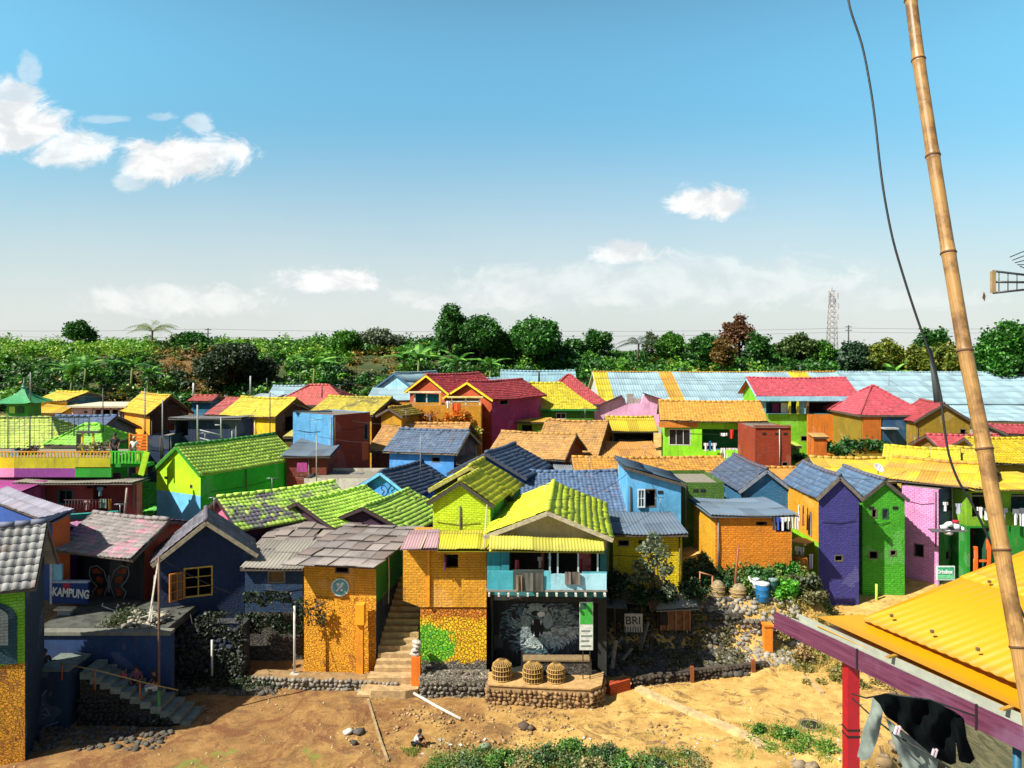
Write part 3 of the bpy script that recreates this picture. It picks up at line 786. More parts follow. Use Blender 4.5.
# far row
h = house('long light-blue corrugated warehouse roof with yellow and orange stripes', 600, 866, 84, 0, 16, ez=404, rz=372, rk='corr', wc='#d8dcd8', rbands=[(.06, '#e8d428'), (.27, BL), (.325, '#e8b038'), (.80, BL), (.88, '#f0dc20'), (1, BL)], rdirt=.18, fascia='#c8d0d0', name='warehouse', cat='warehouse', rwear=.1, pitch=.3)
h = house('very long pale-blue warehouse roof at the right, behind the bamboo pole', 858, 1120, 88, 0, 18, ez=404, rz=372, rk='corr', rc=BL, wc='#2e5a66', rdirt=.15, name='warehouse', cat='warehouse', rwear=.08, pitch=.3, fascia='#2e5a66')
h = house('lower pale-blue lean-to roof at the right below the very long warehouse', 950, 1130, 78, 0, 7, ez=421, rz=405, roof='shed', rk='corr', rc=BL, wc='#c8ccc4', rdirt=.15, name='warehouse', cat='warehouse', rwear=.08, pitch=.3)
h = house('light-blue gabled house below the trees left of the tall green trees', 0, 0, 84, -30, 8, roof='gy', peak=(394, 373, 84), Wm=6.4, rise=1.9, rk='corr', rc=BL, wc='#9fd8ea', rdirt=.2, fascia='#3a6a8a', brick=False, rwear=.1)
h = house('pale-blue sloping roof just below the light-blue gable', 366, 414, 79, 0, 4, ez=400, rz=387.5, roof='shed', rk='corr', rc=BL, wc='#b84a50', rdirt=.25, rwear=.1)
h = house('small light-blue roof behind the yellow twin gables', 466, 504, 82, 0, 5, ez=386, rz=378, rk='corr', rc='#8fb8c8', wc='#c8c8c0', rdirt=.3)
h = house('steep light-blue roof behind the yellow pyramid roof', 500, 578, 80, 0, 7, ez=393, rz=371, rk='corr', rc='#9fcfdf', wc='#b0c8d0', rdirt=.25, rwear=.1)
h = house('pale-blue roof peeping out left of the coral-red hipped roof', 266, 300, 84, 0, 5, ez=398, rz=386, rk='corr', rc=BL, wc='#d0d4d0', rdirt=.2)
h = house('low flat white roof between the yellow and the coral-red roofs', 248, 276, 80, 0, 4, ez=398, rz=393.5, roof='shed', rk='corr', rc='#c8dce0', wc='#c8c8c8', rdirt=.2)
h = house('coral-red hipped roof house with white walls at the foot of the hill', 268, 350, 76, 0, 8, ez=405, rz=385, roof='hip', ridge_in=3.1, rc='#f07068', wc='#dcd8d0', rdirt=.3, ops=[('f', 300, 407, 306, 411, 'win', {}), ('f', 320, 407, 326, 411, 'win', {})])
h = house('tiny red-roofed hut with yellow and blue walls under the brown hillside', 187, 212, 66, 0, 3, ez=401, rz=396, rc='#c85048', wc={'f': '#1f7090', 'l': '#e8c020'}, brick=False)
h = house('red-tiled roof joined to the left of the bright yellow roof', 204, 240, 64, -18, 5.5, ez=414.5, rz=398.5, rc='#c8504a', wc='#9a4a40')
h = house('red-tiled hipped house behind the yellow pyramid roof', 536, 608, 76, 0, 8, ez=404, rz=375, roof='hip', ridge_in=3.4, rc='#e0555c', wc='#a04a40', rdirt=.35)
# second row
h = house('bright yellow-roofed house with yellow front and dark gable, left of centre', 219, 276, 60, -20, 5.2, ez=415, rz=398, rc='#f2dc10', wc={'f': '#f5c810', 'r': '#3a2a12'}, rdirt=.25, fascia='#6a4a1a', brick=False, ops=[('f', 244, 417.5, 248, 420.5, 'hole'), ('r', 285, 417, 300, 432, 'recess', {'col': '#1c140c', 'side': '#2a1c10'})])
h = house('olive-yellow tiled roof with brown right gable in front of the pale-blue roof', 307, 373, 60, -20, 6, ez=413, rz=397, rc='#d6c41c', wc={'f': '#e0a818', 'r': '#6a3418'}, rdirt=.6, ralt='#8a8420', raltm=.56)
h = house('small ochre-gabled house right of the olive-yellow roof', 0, 0, 57, -25, 3, roof='gy', peak=(389, 408, 57), Wm=2.4, rise=.6, rc='#c8a828', wc='#d8a018')
YG = '#e9c51c'
h = house('left one of the yellow twin gables with red roof and teal porch', 0, 0, 66, -36, 7.5, roof='gy', peak=(426, 375, 66), Wm=5.2, rise=1.55, rc='#ee5a60', wc='#b0481c', fascia='#f4cc18', rdirt=.3, brick=False, ov=.35,
          ops=[('f', 414, 393, 440, 405, 'recess', {'col': '#1f8a94', 'side': '#2a7078', 'd': 1.0})])
G1h = h
h = house('right one of the yellow twin gables with red roof and magenta side wall', 0, 0, 63, -36, 8, roof='gy', peak=(467, 382, 63.5), Wm=5.4, rise=1.4, rc='#ee5a60', wc={'f': '#b0481c', 'r': '#a8246a'}, fascia='#f4cc18', rdirt=.3, brick=False, ov=.35,
          ops=[('f', 449, 397, 480, 408, 'recess', {'col': '#8a8a86', 'side': '#6a5a4a', 'd': 1.0}), ('r', 500, 398, 508, 405, 'hole')])
G2h = h
for (nm, a_, b_, c_, d_, Y_, cc) in (('awning', 408, 441, 391.6, 393, 63.8, '#e8dcae'), ('awning', 447, 483, 396.6, 398, 61.4, '#e8d87c'), ('post', 414, 415.5, 393, 405, 64, '#c8d0c0'), ('post', 426, 427.3, 393, 405, 64, '#c8d0c0'), ('post', 439, 440.5, 393, 405, 63, '#f0b030'), ('post', 451, 452.3, 397, 406, 61.5, '#d8d0a8'), ('post', 465, 466.3, 397, 406, 61.5, '#d8d0a8'), ('post', 479, 480.5, 397, 406, 61.5, '#d8d0a8'), ('railing', 449, 480, 401, 402, 61.5, '#d8d8d0')): px_box(h['root'], nm, a_, b_, c_, d_, Y_, .5 if nm == 'awning' else .08, cc)
h = house('broad orange brick wall of the terrace below the yellow twin gables', 391, 481, 60, 0, 3.2, ez=405, roof='para', wc='#f7a81c', name='terrace_house', cat='house', ov=0, wear=.5, dirt=.35)
h = house('yellow pyramid-roofed house with green eaves and green walls', 499, 597, 68, 0, 8.5, ez=409, rz=383, roof='hip', ridge_in=2.9, rc='#f2e018', wc='#4f9a1c', fascia='#178a3a', rdirt=.25, ops=[('f', 556, 413, 566, 419, 'win', {})])
h = house('small yellow porch roof in front of the green pyramid-roofed house', 512, 553, 65, 0, 2, ez=422, rz=417.5, roof='shed', rc='#e8b828', wc={'f': '#8ac81c'}, rk='corr', ops=[('f', 522, 425, 532, 432, 'recess', {'d': .5})])
h = house('red-tiled two-storey house with light-blue eaves, lime and orange walls', 756, 860, 70, 0, 6, ez=396, rz=378, rc='#ee6070', wc={'f': ('#82d818', 414, '#8ed2e4'), 'l': '#82d818'}, rdirt=.2, fascia='#9cd4ea', ov=.5, rwear=.1,
          ops=[('f', 766, 402, 799, 413.5, 'recess', {'col': '#4aa0b8', 'side': '#3a8098', 'd': 1.3}), ('f', 806, 402, 838, 413.5, 'recess', {'col': '#141414', 'side': '#3a8098', 'd': 1.3}), ('f', 801, 436, 808, 441, 'hole')])
D1 = h; r_ = h['root']
px_box(r_, 'eave_board', 757, 862, 396.5, 401, 69.6, .12, '#9cd4ea'); px_box(r_, 'orange_wall', 808, 862, 414.5, 455, 70.0, .3, '#f08a18')
px_box(r_, 'side_wall', 840, 862, 401.5, 414, 70.1, .3, '#58c8d0'); px_box(r_, 'door', 772, 779, 403.5, 414, 71.2, .06, '#8a2a5a'); px_box(r_, 'curtain', 781, 788, 403, 413, 71.0, .05, '#e8e8dc')
for q_ in (789, 797, 807): px_box(r_, 'post', q_, q_+2, 401, 414, 70.15, .2, '#c8c020' if q_ < 800 else '#6a4a2a')
h = house('red pyramid-roofed house with navy, orange and olive walls beside the pole', 860, 931, 64, 0, 8, ez=415, rz=386, roof='hip', ridge_in=2.85, rc='#ee6070', wc='#9a8414', rdirt=.25, rwear=.1, ov=.25)
r_ = h['root']; px_box(r_, 'orange_wall', 863, 881, 415.5, 450, 64.1, .3, '#d87818'); px_box(r_, 'blue_wall', 883, 915, 416, 455, 64.1, .35, '#1f5a86'); px_box(r_, 'awning', 885, 899, 428, 429.5, 63.4, .8, '#a8b0b0')
h = house('olive-yellow gabled house with red roof right of the red pyramid roof', 0, 0, 62, -8, 5, roof='gy', peak=(944, 403.5, 61.5), Wm=4.6, rise=1.5, rc='#c84a50', wc='#a88a12', ov=.25, ops=[('f', 960, 429, 966, 436, 'hole')])
h = house('low red roof beyond the bamboo pole, above the yellow roofs', 945, 1020, 54, 0, 5, ez=453, rz=435, rc='#e85c66', wc='#8a6a20', rdirt=.25)
h = house('small coral-red roof at the right edge beyond the bamboo pole', 1008, 1075, 60, 0, 5, ez=434, rz=425, rc='#d05058', wc='#a0a090', rdirt=.25)
h = house('bright yellow roof at the right edge with small dark gable', 992, 1085, 49.5, 0, 6, ez=463, rz=438, rc='#f2d416', wc='#b89a18', rdirt=.25)
# left far group
h = house('small yellow-roofed house with teal-blue gable beside the green turret', 34, 67, 64, -15, 4.6, ez=400, rz=392, rc='#f4d40c', wc={'f': '#f0c010', 'r': '#1c6478'}, rdirt=.15, brick=False, pitch=.3)
h = house('yellow lean-to below the small yellow roof next to the turret', 30, 62, 61.5, 0, 2.4, ez=413, rz=403.5, roof='shed', rc='#f2c418', wc={'f': '#e8b010'}, rk='corr', rdirt=.2)
h = house('cream flat-roofed house with pillared pink-white veranda', 66, 126, 60, 0, 5, ez=407.5, roof='slab', rmat=simple('#d8cfae', .9), wc={'f': ('#5a3a20', 427, '#ffe030', 425, '#ecc8c4')}, brick=False, ops=[('f', 92, 409.5, 124, 417.5, 'recess', {'col': '#2a1a16', 'side': '#c8b0a8', 'd': 1.4}), ('f', 48, 410, 66, 416, 'recess', {'col': '#1a2a38', 'd': 1})])
for q_ in (93, 101, 110, 118): px_box(h['root'], 'pillar', q_, q_+1.6, 408.5, 418, 60.3, .15, '#e8dcd0')
h = house('dark-brown gabled house with yellow roof slope and orange side wall', 147, 194, 56, 45, 6, ez=415, rz=396, roof='gy', rc='#f0c818', wc={'f': '#3a1c14', 'l': '#f5a018'}, fascia='#5a3020', rdirt=.3, brick=False, ops=[('f', 170, 425, 178, 436, 'recess', {'col': '#a8641c', 'side': '#c87820', 'd': .6})])
h = house('wide dark-navy house with flat tin roof and open porch', 168, 241, 50, 0, 3.5, ez=418, rz=415.5, roof='shed', rk='corr', rc='#8a8c8c', wc='#0f2a4c', brick=False, ops=[('f', 170, 421, 188, 436, 'recess', {'col': '#1c2030', 'side': '#20304a', 'd': 1.2})])
h = house('dark-navy wall block below the brown gabled house', 148, 169, 48.5, 0, 3, ez=435, roof='para', wc='#122e50', ov=0, brick=False)
h = house('blue-tiled roof behind the wire mesh fence', 24, 90, 50, 0, 7, ez=438, rz=416, rc='#5474a0', wc='#4a6a90', rdirt=.25)
h = house('pale lime hipped roof behind the wire fence at the left edge', -80, 63, 47, 0, 6, ez=448, rz=418, roof='hip', ridge_in=2.6, rc='#b4cc4c', wc='#7a2a20', rdirt=.35)
h = house('small bright green hipped roof behind the terrace fence', 44, 102, 44.5, 0, 4, ez=445, rz=425, roof='hip', ridge_in=1.25, rc='#86cc3a', wc='#1e9a20', rdirt=.2, rcap='#8ae82c', brick=False)
# middle rows
h = house('tan-orange tiled roof just behind the blue-roofed house', 366, 458, 54, -10, 8, ez=451, rz=423, rc='#dfa24e', wc={'f': '#8a3a14', 'r': '#c86a14'}, rdirt=.35)
h = house('blue-tiled house with sky-blue wall in the middle of the village', 383, 457, 47, -14, 5.2, ez=451, rz=430, rc='#5c7898', wc={'f': '#4a9ae0', 'r': '#2a2238'}, rdirt=.3, brick=False, ops=[('f', 432, 457, 440, 462, 'hole')], fascia='#8a7a58')
h = house('tall box-like brick house, light-blue left side and rust-red right side', 293, 333, 52, -36, 4, pxs=370, ez=412, roof='none', wc={'f': '#5fb0e6', 'r': '#b4380c'}, ov=0, wear=.2, dirt=.5, ops=[('r', 362, 442, 370, 461, 'door', {'col': '#e0580c'}), ('r', 364, 424, 368, 440, 'hole')])
px_box(h['root'], 'coping', 293.5, 331, 411, 412.4, 51.5, .3, '#2c3a48')
h = house('grey tin-roofed house with dull brick-red wall beside the rust-red block', 280, 330, 47, 0, 5, ez=456, rz=437, roof='shed', rk='corr', rc='#6f8494', wc='#8a3a20', rdirt=.4, ops=[('f', 297, 464, 307, 471, 'hole')], brick=True)
px_box(h['root'], 'awning', 297, 307, 463, 472, 46.4, .08, '#b0408a')
h = house('low white wall block between the lime roofs and the rust-red block', 304, 376, 45, 0, 4, ez=478, roof='para', wc='#cfc8b4', ov=0, brick=False)
h = house('tan-orange tiled roof with brown right gable and blue wall', 486, 565, 53, -20, 6, ez=456, rz=433, rc='#dba452', wc={'f': '#2a6aa8', 'r': '#9a3a0c'}, rdirt=.3, rwear=.15, ops=[('f', 541, 462, 556, 470, 'hole')])
h = house('larger tan-orange tiled roof with rust-brown right gable', 532, 598, 58, -20, 7, ez=454, rz=421, rc='#dba24c', wc={'f': '#a85a18', 'r': '#a8400c'}, rdirt=.35)
h = house('yellow-roofed shed with open dark porch beside the pink ruin', 608, 658, 61, 0, 4, ez=431, rz=417, rc='#e8cc20', wc='#4a2c14', rdirt=.3, rk='corr', ops=[('f', 612, 434, 655, 441, 'recess', {'col': '#241a14', 'd': 1.2})])
h = house('patched orange tin lean-to below the open porch', 598, 660, 56.5, 0, 3.2, ez=458, rz=441, roof='shed', rk='corr', rc='#e2a048', wc='#8a5a20', rdirt=.4)
h = house('orange-roofed house with lime wall and laundry balcony', 660, 768, 58, -9, 7, ez=420, rz=401.5, rc='#f0b23c', wc='#8ee010', rdirt=.12, rwear=.06, ov=.35, brick=False,
          ops=[('f', 669, 429, 690.5, 445, 'win', {'nx': 3, 'frame': '#d0d0c0'}), ('f', 702, 429, 753, 449.5, 'recess', {'col': '#1a7a28', 'side': '#2a5a70', 'd': 1.4})])
C5 = h; px_box(h['root'], 'eave_board', 659, 767, 421.5, 427.5, 57.9, .12, '#e08a2c')
h = house('rust-brown brick block between the laundry balcony and lime wall', 755, 791, 53, 0, 4, ez=427.5, roof='none', wc='#a83c10', ov=0, wear=.4, dirt=.7, ops=[('f', 782, 462, 788, 467, 'hole')])
px_box(h['root'], 'coping', 755, 791, 425.5, 427.5, 52.9, .4, '#8a4a30')
h = house('long orange-tiled roof across the middle right of the village', 577, 742, 46, 0, 8.4, ez=489, rz=457.5, rc='#f0ad3e', wc='#6a8a20', rdirt=.3, ov=.4, rwear=.12, ralt='#d8a050', raltm=.6)
h = house('weathered ochre roof behind the blue and the purple gables', 738, 860, 47.5, 0, 7, ez=487, rz=467, rc='#dfa040', wc='#a86a20', rdirt=.5, rk='corr')
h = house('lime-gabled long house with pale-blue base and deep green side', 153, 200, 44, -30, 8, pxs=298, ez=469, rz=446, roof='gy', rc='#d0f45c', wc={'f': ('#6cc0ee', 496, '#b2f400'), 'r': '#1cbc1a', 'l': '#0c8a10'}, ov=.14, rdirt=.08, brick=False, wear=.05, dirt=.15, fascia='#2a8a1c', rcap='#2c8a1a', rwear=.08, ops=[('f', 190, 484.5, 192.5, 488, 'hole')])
h = house('deep green roof slope in the shade left of the lime-gabled house', 98, 149, 45, 0, 8, ez=523, rz=476, rc='#4cb824', wc='#1a5a1a', rdirt=.3)
h = house('blue-gabled house with grey-blue roof and painted butterfly', 0, 0, 42.5, -24, 5, roof='gy', peak=(380, 472, 42.5), Wm=4.2, rise=1.25, rc='#586c86', wc='#3c94dc', rdirt=.4, fascia='#6ab4e4', brick=False, cap=True)
BUT = h
h = house('blue-gabled house with worn blue roof behind the lime gable', 0, 0, 40.5, -20, 4.6, roof='gy', peak=(486, 453, 40.5), Wm=4.6, rise=1.2, rc='#587090', wc='#2c64b4', rdirt=.45, fascia='#3a3f4c')
h = house('wide blue-tiled roof above the porch house', 522, 629, 37.2, 0, 8.5, ez=514, rz=471.5, rc='#5f80a8', wc={'f': '#2a5aa0', 'l': '#14304e'}, rdirt=.22, ov=.35, k=4, rwear=.1)
h = house('blue shed-roofed house with open white-framed window', 624, 686, 37, 0, 3.6, ez=466, rz=484, roof='shedx', rk='corr', rc='#5d7b90', wc={'f': '#5cacdc'}, rdirt=.35, brick=False, dirt=.2, wear=.1, ov=.2, ops=[('f', 645, 489, 656, 507, 'hole')])
C11 = h; r_ = h['root']; fO, ft, fn_, fw_ = h['faces']['f']
A_ = on_plane(637.5, 489, fO, fn_); B_ = on_plane(644.5, 507, fO, fn_)
window_part(r_, fO+Vector((0, -.12, 0)), ft, fn_, (A_-fO).dot(ft), (B_-fO).dot(ft), B_.z, A_.z, frame='#c8dce4', nx=2, nz=2)
h = house('mossy green brick house in the shade behind the orange block', 683, 724, 39, 0, 4, ez=482, roof='para', wc='#4e7a1c', ov=0, wear=.3, dirt=.6)
h = house('grey-blue tin-roofed yellow brick house behind the small tree', 610, 688, 33, 0, 3.4, ez=534, rz=511.5, roof='shed', rk='corr', rc='#70869a', wc='#ffd400', rdirt=.35, ov=.18, ops=[('f', 618, 540, 629, 546, 'hole')], dirt=.35, wear=.1, over_front=.35, base=1.9)
YH = h
h = house('blue-gabled house squeezed behind the orange brick block', 0, 0, 40, 0, 6, roof='gy', peak=(767, 469.5, 40), Wm=2.95, rise=1.15, rc='#5a6c88', wc='#2f78a6', rdirt=.35, fascia='#8a929c', ov=.16)
h = house('orange brick block under a long grey-blue tin roof', 711, 799, 34.6, 0, 4.8, ez=515, rz=497, roof='shed', rk='corr', rc='#7890a4', wc={'f': '#ff9214', 'l': '#ffb012'}, rdirt=.3, ov=.25, over_front=.2, wear=.12, dirt=.2, ops=[('f', 776, 519, 793, 532, 'recess', {'col': '#1a1a1c', 'side': '#3a2a1c', 'd': .7})])  # left wall given a brighter orange, its sunlight painted in
OB = h
h = house('narrow purple-blue brick house with orange side wall and blue roof', 0, 0, 36, 0, 4.6, roof='gy', peak=(840, 476, 36), Wm=2.2, rise=1.05, rc='#6484a8', wc={'f': '#423f90', 'l': ('#9ae010', 543, '#ffae14')}, rdirt=.25, ov=.14, fascia='#7c7468', wear=.15, dirt=.2, base=0, ops=[('f', 834.5, 555, 843, 561.5, 'hole')])
PH = h
h = house('narrow leaf-green brick house between the purple and the pink ones', 0, 0, 37, 0, 4.6, roof='gy', peak=(885, 480, 37), Wm=2.35, rise=.95, rc='#6888aa', wc={'f': '#49b81a'}, rdirt=.25, ov=.14, fascia='#5a5248', wear=.1, dirt=.35, base=0,
          ops=[('f', 871.5, 509, 877, 518, 'hole'), ('f', 882, 508.5, 888.5, 519, 'win', {'frame': '#2a5a3a', 'nx': 1}), ('f', 869, 551, 878, 559, 'hole'), ('f', 890, 550, 896.5, 556, 'hole')])
GH = h
h = house('tall pink house with blue and green side below the yellow roofs', 902, 938.5, 39.5, -45, 3, pxs=968, ez=485, rz=480, roof='none', wc={'f': '#ee9ad2', 'r': ('#1f7a1c', 535, '#4a6288')}, ov=0, wear=.1, dirt=.2, base=0,
          ops=[('f', 914, 543, 924, 556, 'hole'), ('r', 944, 502, 962, 513, 'recess', {'d': .3, 'col': '#101418', 'side': '#40506a'}), ('r', 945.5, 552, 950.5, 561, 'hole')])
PK = h
h = house('green and olive balcony house behind the bamboo pole', 967, 1075, 38.5, 0, 4, ez=491, roof='para', wc={'f': ('#1c8a24', 526, '#7ab01c')}, ov=0, base=0, brick=False,
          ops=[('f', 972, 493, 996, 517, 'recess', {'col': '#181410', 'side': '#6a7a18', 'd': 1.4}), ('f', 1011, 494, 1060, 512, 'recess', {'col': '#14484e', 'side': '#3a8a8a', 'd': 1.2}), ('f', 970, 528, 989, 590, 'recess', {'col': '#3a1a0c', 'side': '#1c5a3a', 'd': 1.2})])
BH = h; px_box(h['root'], 'post', 975, 978, 547, 590, 38.3, .15, '#f06a10'); px_box(h['root'], 'post', 988, 991, 540, 590, 38.3, .15, '#f06a10'); px_box(h['root'], 'rail', 978, 988, 560, 562, 38.35, .08, '#f06a10')
h = house('yellow-orange sheet roof stepping down over the pink house', 880, 987, 40.6, -38, 6, ez=478, rz=461, rk='corr', rc='#ecb03c', wc='#8a7a20', rdirt=.2, ov=.5, over_front=2.8, ralt='#f4d41c', raltm=.52, rwear=.05)
h = house('flat yellow-orange sheet roof left of the stepped one, with a dish', 824, 905, 43, -6, 6, ez=480, rz=458, rk='corr', rc='#eec048', wc='#8a6a20', rdirt=.2, ov=.3, ralt='#f2d820', raltm=.5, rwear=.05)
h = house('broad flat yellow roof over the balcony house at the right edge', 975, 1090, 37.6, 0, 5.5, ez=489, rz=472, roof='shed', rk='corr', rc='#eec83a', wc='#7a8a20', rdirt=.15, ov=.9, ralt='#f4d81c', raltm=.5, rwear=.05, noroof=False, base=3, over_front=3.2)
h = house('lemon-yellow tiled roof with olive gable left of the bamboo pole', 880, 961, 47, -30, 6, ez=470, rz=448, rc='#f4e020', wc={'f': '#c8b018', 'r': '#a89414'}, rdirt=.2, fascia='#4a3018', rwear=.05)
h = house('lemon-yellow tiled roof with olive gable hidden by the bamboo pole', 950, 992, 46, -28, 6, ez=472, rz=448, rc='#f0d820', wc={'f': '#c8b018', 'r': '#a89414'}, rdirt=.2, fascia='#4a3018', rwear=.05)
# left middle
h = house('dull-pink lower storey with tin awning below the yellow terrace', 12, 132, 39.4, 0, 2.0, ez=482.5, rz=477.5, roof='shed', rk='corr', rc='#a49e8c', wc='#b05a5a', rdirt=.35, brick=False, ov=.3, over_front=1.1,
          ops=[('f', 58, 490, 73, 504, 'win', {'frame': '#2a8a8a', 'nx': 2}), ('f', 93, 484, 124, 513, 'recess', {'col': '#1c1a18', 'side': '#4a2a20', 'd': 1.2})])
LP = h
h = house('blue-walled house with pale slate lean-to roof at the left edge', -14, 50.5, 36.5, -40, .9, ez=497, rz=487, roof='shed', rc='#a4a2b4', wc={'f': '#1c4c9c', 'r': '#c8602a'}, rdirt=.2, ov=.12, brick=False, pitch=.3, course=.5)
h = house('short magenta-walled lean-to behind the pinkish-grey roof', 55, 84, 34.6, -14, 1.2, ez=527, rz=522, roof='shed', rc='#c880b4', wc='#b0309a', rdirt=.2, ov=.05, brick=False)
h = house('dark-walled house with pinkish-grey tiled roof above the yard', 51, 132, 31.4, -20, 6.4, bth=0, ez=549, rz=516.5, rc='#a49c98', wc={'f': '#101418', 'r': '#a8481c'}, rdirt=.45, ralt='#e894b0', raltm=.55, ov=.3, over_front=1.5, k=4, base=2.5, brick=False, rwear=.1)
KH = h
# lime roofs row
LR = dict(rc='#ccfa60', rdirt=.3, ralt='#7aa83c', raltm=.62, fascia='#3a2a2a', rwear=.12)
h = house('lime and slate-grey tiled roof right of the navy gable', 0, 0, 37.5, -45, 6.6, roof='gy', peak=(217, 498, 37.2), Wm=4.6, rise=1.2, wc={'f': '#e87a9a', 'r': '#5a1c44'}, **{**LR, 'ralt': '#77707e', 'raltm': .5})
h = house('bright lime tiled roof with dark purple gable, left one of two', 0, 0, 38, -30, 5.2, roof='gy', peak=(297, 502, 38), Wm=5.0, rise=1.05, wc='#45203f', **LR)
h = house('bright lime tiled roof with dark purple gable, right one of two', 0, 0, 37.5, -18, 5.2, roof='gy', peak=(363, 507, 37.5), Wm=5.2, rise=1.1, wc='#45203f', **LR)

# small sheds and lean-tos squeezed between the houses
for (lab, a_, b_, Y_, ez_, rz_, L_, rc_, wc_) in (
    ('brown patched shed roof right of the sky-blue wall', 456, 478, 46.2, 463, 456, 1.6, '#7a6a54', '#3a3c4a'),
    ('grey tin lean-to below the tan-orange roof with blue wall', 556, 592, 48.5, 470, 464.5, 2.0, '#8a949c', '#8a5a34'),
    ('small magenta lean-to roof at the left edge below the terrace', -30, 21, 38.3, 491, 480, 2.0, '#b8409a', '#a03a80'),
    ('small grey-blue lean-to behind the blue-gabled squeezed house', 696, 740, 43.2, 487, 480, 1.8, '#76889a', '#3a5a70'),
    ('small slate shed in front of the rust-red block', 330, 358, 46.6, 479, 473, 1.6, '#6a7078', '#7a3018'),
    ('narrow yellow lean-to right of the bright yellow house', 283, 297, 55, 437, 430, 2.0, '#d8cc60', '#5a4a1c'),
    ('low brown tin roof right of the deep navy house', 243, 262, 49, 447, 441, 2.0, '#8a7a68', '#1c3450'),
    ('small olive awning shed beside the lime wall', 786, 802, 55.5, 447, 442, 1.4, '#9aa83a', '#4a8a1c'),
    ('small ochre awning over the orange brick wall', 813, 829, 57.5, 437, 433, 1.2, '#d8a858', '#c86a14'),
    ('greenish tin roof at the foot of the yellow twin gables', 380, 396, 58.6, 433, 427, 2.0, '#a8a04c', '#b07a1c'),
    ('white tin roof right of the pink-white veranda', 112, 126, 55, 438, 433, 2.0, '#c8c4b8', '#a84a3a')):
    house(lab, a_, b_, Y_, random.uniform(-8, 6), L_, ez=ez_, rz=rz_, roof='shed', rk='corr', rc=rc_, wc=wc_, name='shed', cat='shed', rdirt=.5, ov=.12, brick=False, wear=.4, dirt=.6)
# ------------------------------------------------------------------ front row by the river bank
STO = stone('#d88a28', '#a86a24', 4.2, paintc='#ffa81c', paintm=.60, k=1.0)           # orange-painted rubble
STG = stone('#9a9284', '#57524a', 4.0)
STW = stone('#b0a894', '#6b6356', 4.6)
STD = stone('#6e6a60', '#3a3832', 3.6)
STB = stone('#565a58', '#34383a', 4.2, paintc='#2a3f5c', paintm=.44)
NV = '#0f3058'
h = house('navy gabled house with open yellow wooden window', 0, 0, 31, 22, 2.7, roof='gy', peak=(206, 521, 31), Wm=4.0, rise=1.55, rc='#8d8498', wc={'f': (STB, 632, NV), 'r': '#12304e', 'l': NV}, rdirt=.5, ralt='#6f7078', ov=.28, wear=.25, dirt=.3, fascia='#b8ac90', base=-.1, k=5, rwear=.2,
          ops=[('f', 184, 568.5, 212.5, 598, 'win', {'frame': '#c8a03c', 'nx': 2, 'nz': 3, 'pane': False})])
NH = h; r_ = h['root']; fO, ft, fn_, fw_ = h['faces']['f']
A_ = on_plane(184, 571, fO, fn_); B_ = on_plane(184, 598, fO, fn_)          # opened leaf, swung out to the left
lt_ = (ft*-.80+fn_*.45).normalized(); ln_ = Vector((lt_.y, -lt_.x, 0)); lO = Vector((A_.x, A_.y, 0))+fn_*.03
window_part(r_, lO, lt_, ln_, .01, .60, B_.z, A_.z, frame='#b8702c', nx=2, nz=3, depth=0.02, fw=.05, name='window_leaf')
h = house('low navy annex under a wavy grey tin roof beside the navy gabled house', 240, 303, 31.2, 0, 3.2, ez=568, rz=540, roof='shed', rk='corr', rc='#a8a294', wc={'f': (STD, 612, '#143c62')}, rdirt=.4, ov=.1, over_front=.3, wear=.3, dirt=.5, base=-.1, pitch=.16, rwear=.25,
          ops=[('f', 268, 571, 285, 583, 'win', {'frame': '#7a7460', 'nx': 1, 'curtain': '#7a5a30'})])
# patchwork roof of loose sheets
def messy_roof(root, A, B, C, D, cols, sw=.62, sh=.95, seed=1, holes=()):
    rnd = random.Random(seed); A, B, C, D = map(Vector, (A, B, C, D)); mb = MB(); mats = [tilemat(c, .62, .9, dirt=.55, wear=.2) for c in cols]
    L = (B-A).length; H = (C-A).length; e = (B-A)/L; g = (C-A)/H; n = e.cross(g).normalized()
    nu = int(L/sw)+1; nv = int(H/sh)+1
    for j in range(nv):
        for i in range(nu):
            if (i, j) in holes: continue
            u = i*sw+rnd.uniform(-.08, .08)-.05; v = j*sh+rnd.uniform(-.12, .12)-.12; w_ = sw*rnd.uniform(1.02, 1.2); hh = sh*rnd.uniform(1.05, 1.35)
            if u+w_ > L+.25: w_ = L+.25-u
            if w_ < .2: continue
            if v+hh > H+.1: hh = max(.3, H+.1-v)
            rot = rnd.uniform(-.05, .05); e2 = (e+g*rot).normalized(); g2 = (g-e*rot).normalized(); lift = rnd.uniform(.0, .05)+.02
            f0 = (D-C).dot(e)/L if L else 1
            p = A+e*u+g*v+n*(lift+.05); q = p+g2*hh-n*.045
            roof_patch(mb, p, p+e2*w_, q, q+e2*w_, kind='corr', m=rnd.randrange(len(mats)), pitch=.125, k=4, amp=.022, seed=rnd.random()*9, jit=0, thick=.012)
    return mb.build('roof', mats, root)
h = house('orange brick house with patchwork tin roof and round painted emblem', 300, 378, 30.6, -8, 4.4, ez=560, rz=527, roof='shed', noroof=True, wc={'f': (STO, 598, '#ffaa24'), 'r': ('#0d2c58', 604, '#0d8238')}, ov=.12, wear=.2, dirt=.35, base=-.1,
          ops=[('f', 335, 565.5, 349, 573, 'hole')])
OH = h; G = h['G']; W_, L_ = h['W'], h['L']; ze, zr = h['ze'], h['zr']
messy_roof(h['root'], G(-.35, -.55, ze-.06), G(W_-.05, -.55, ze-.06), G(.25, L_, zr+.05), G(W_+.6, L_, zr+.05), ['#a39a92', '#968e8a', '#b2a8a0', '#8f8078'], seed=4)
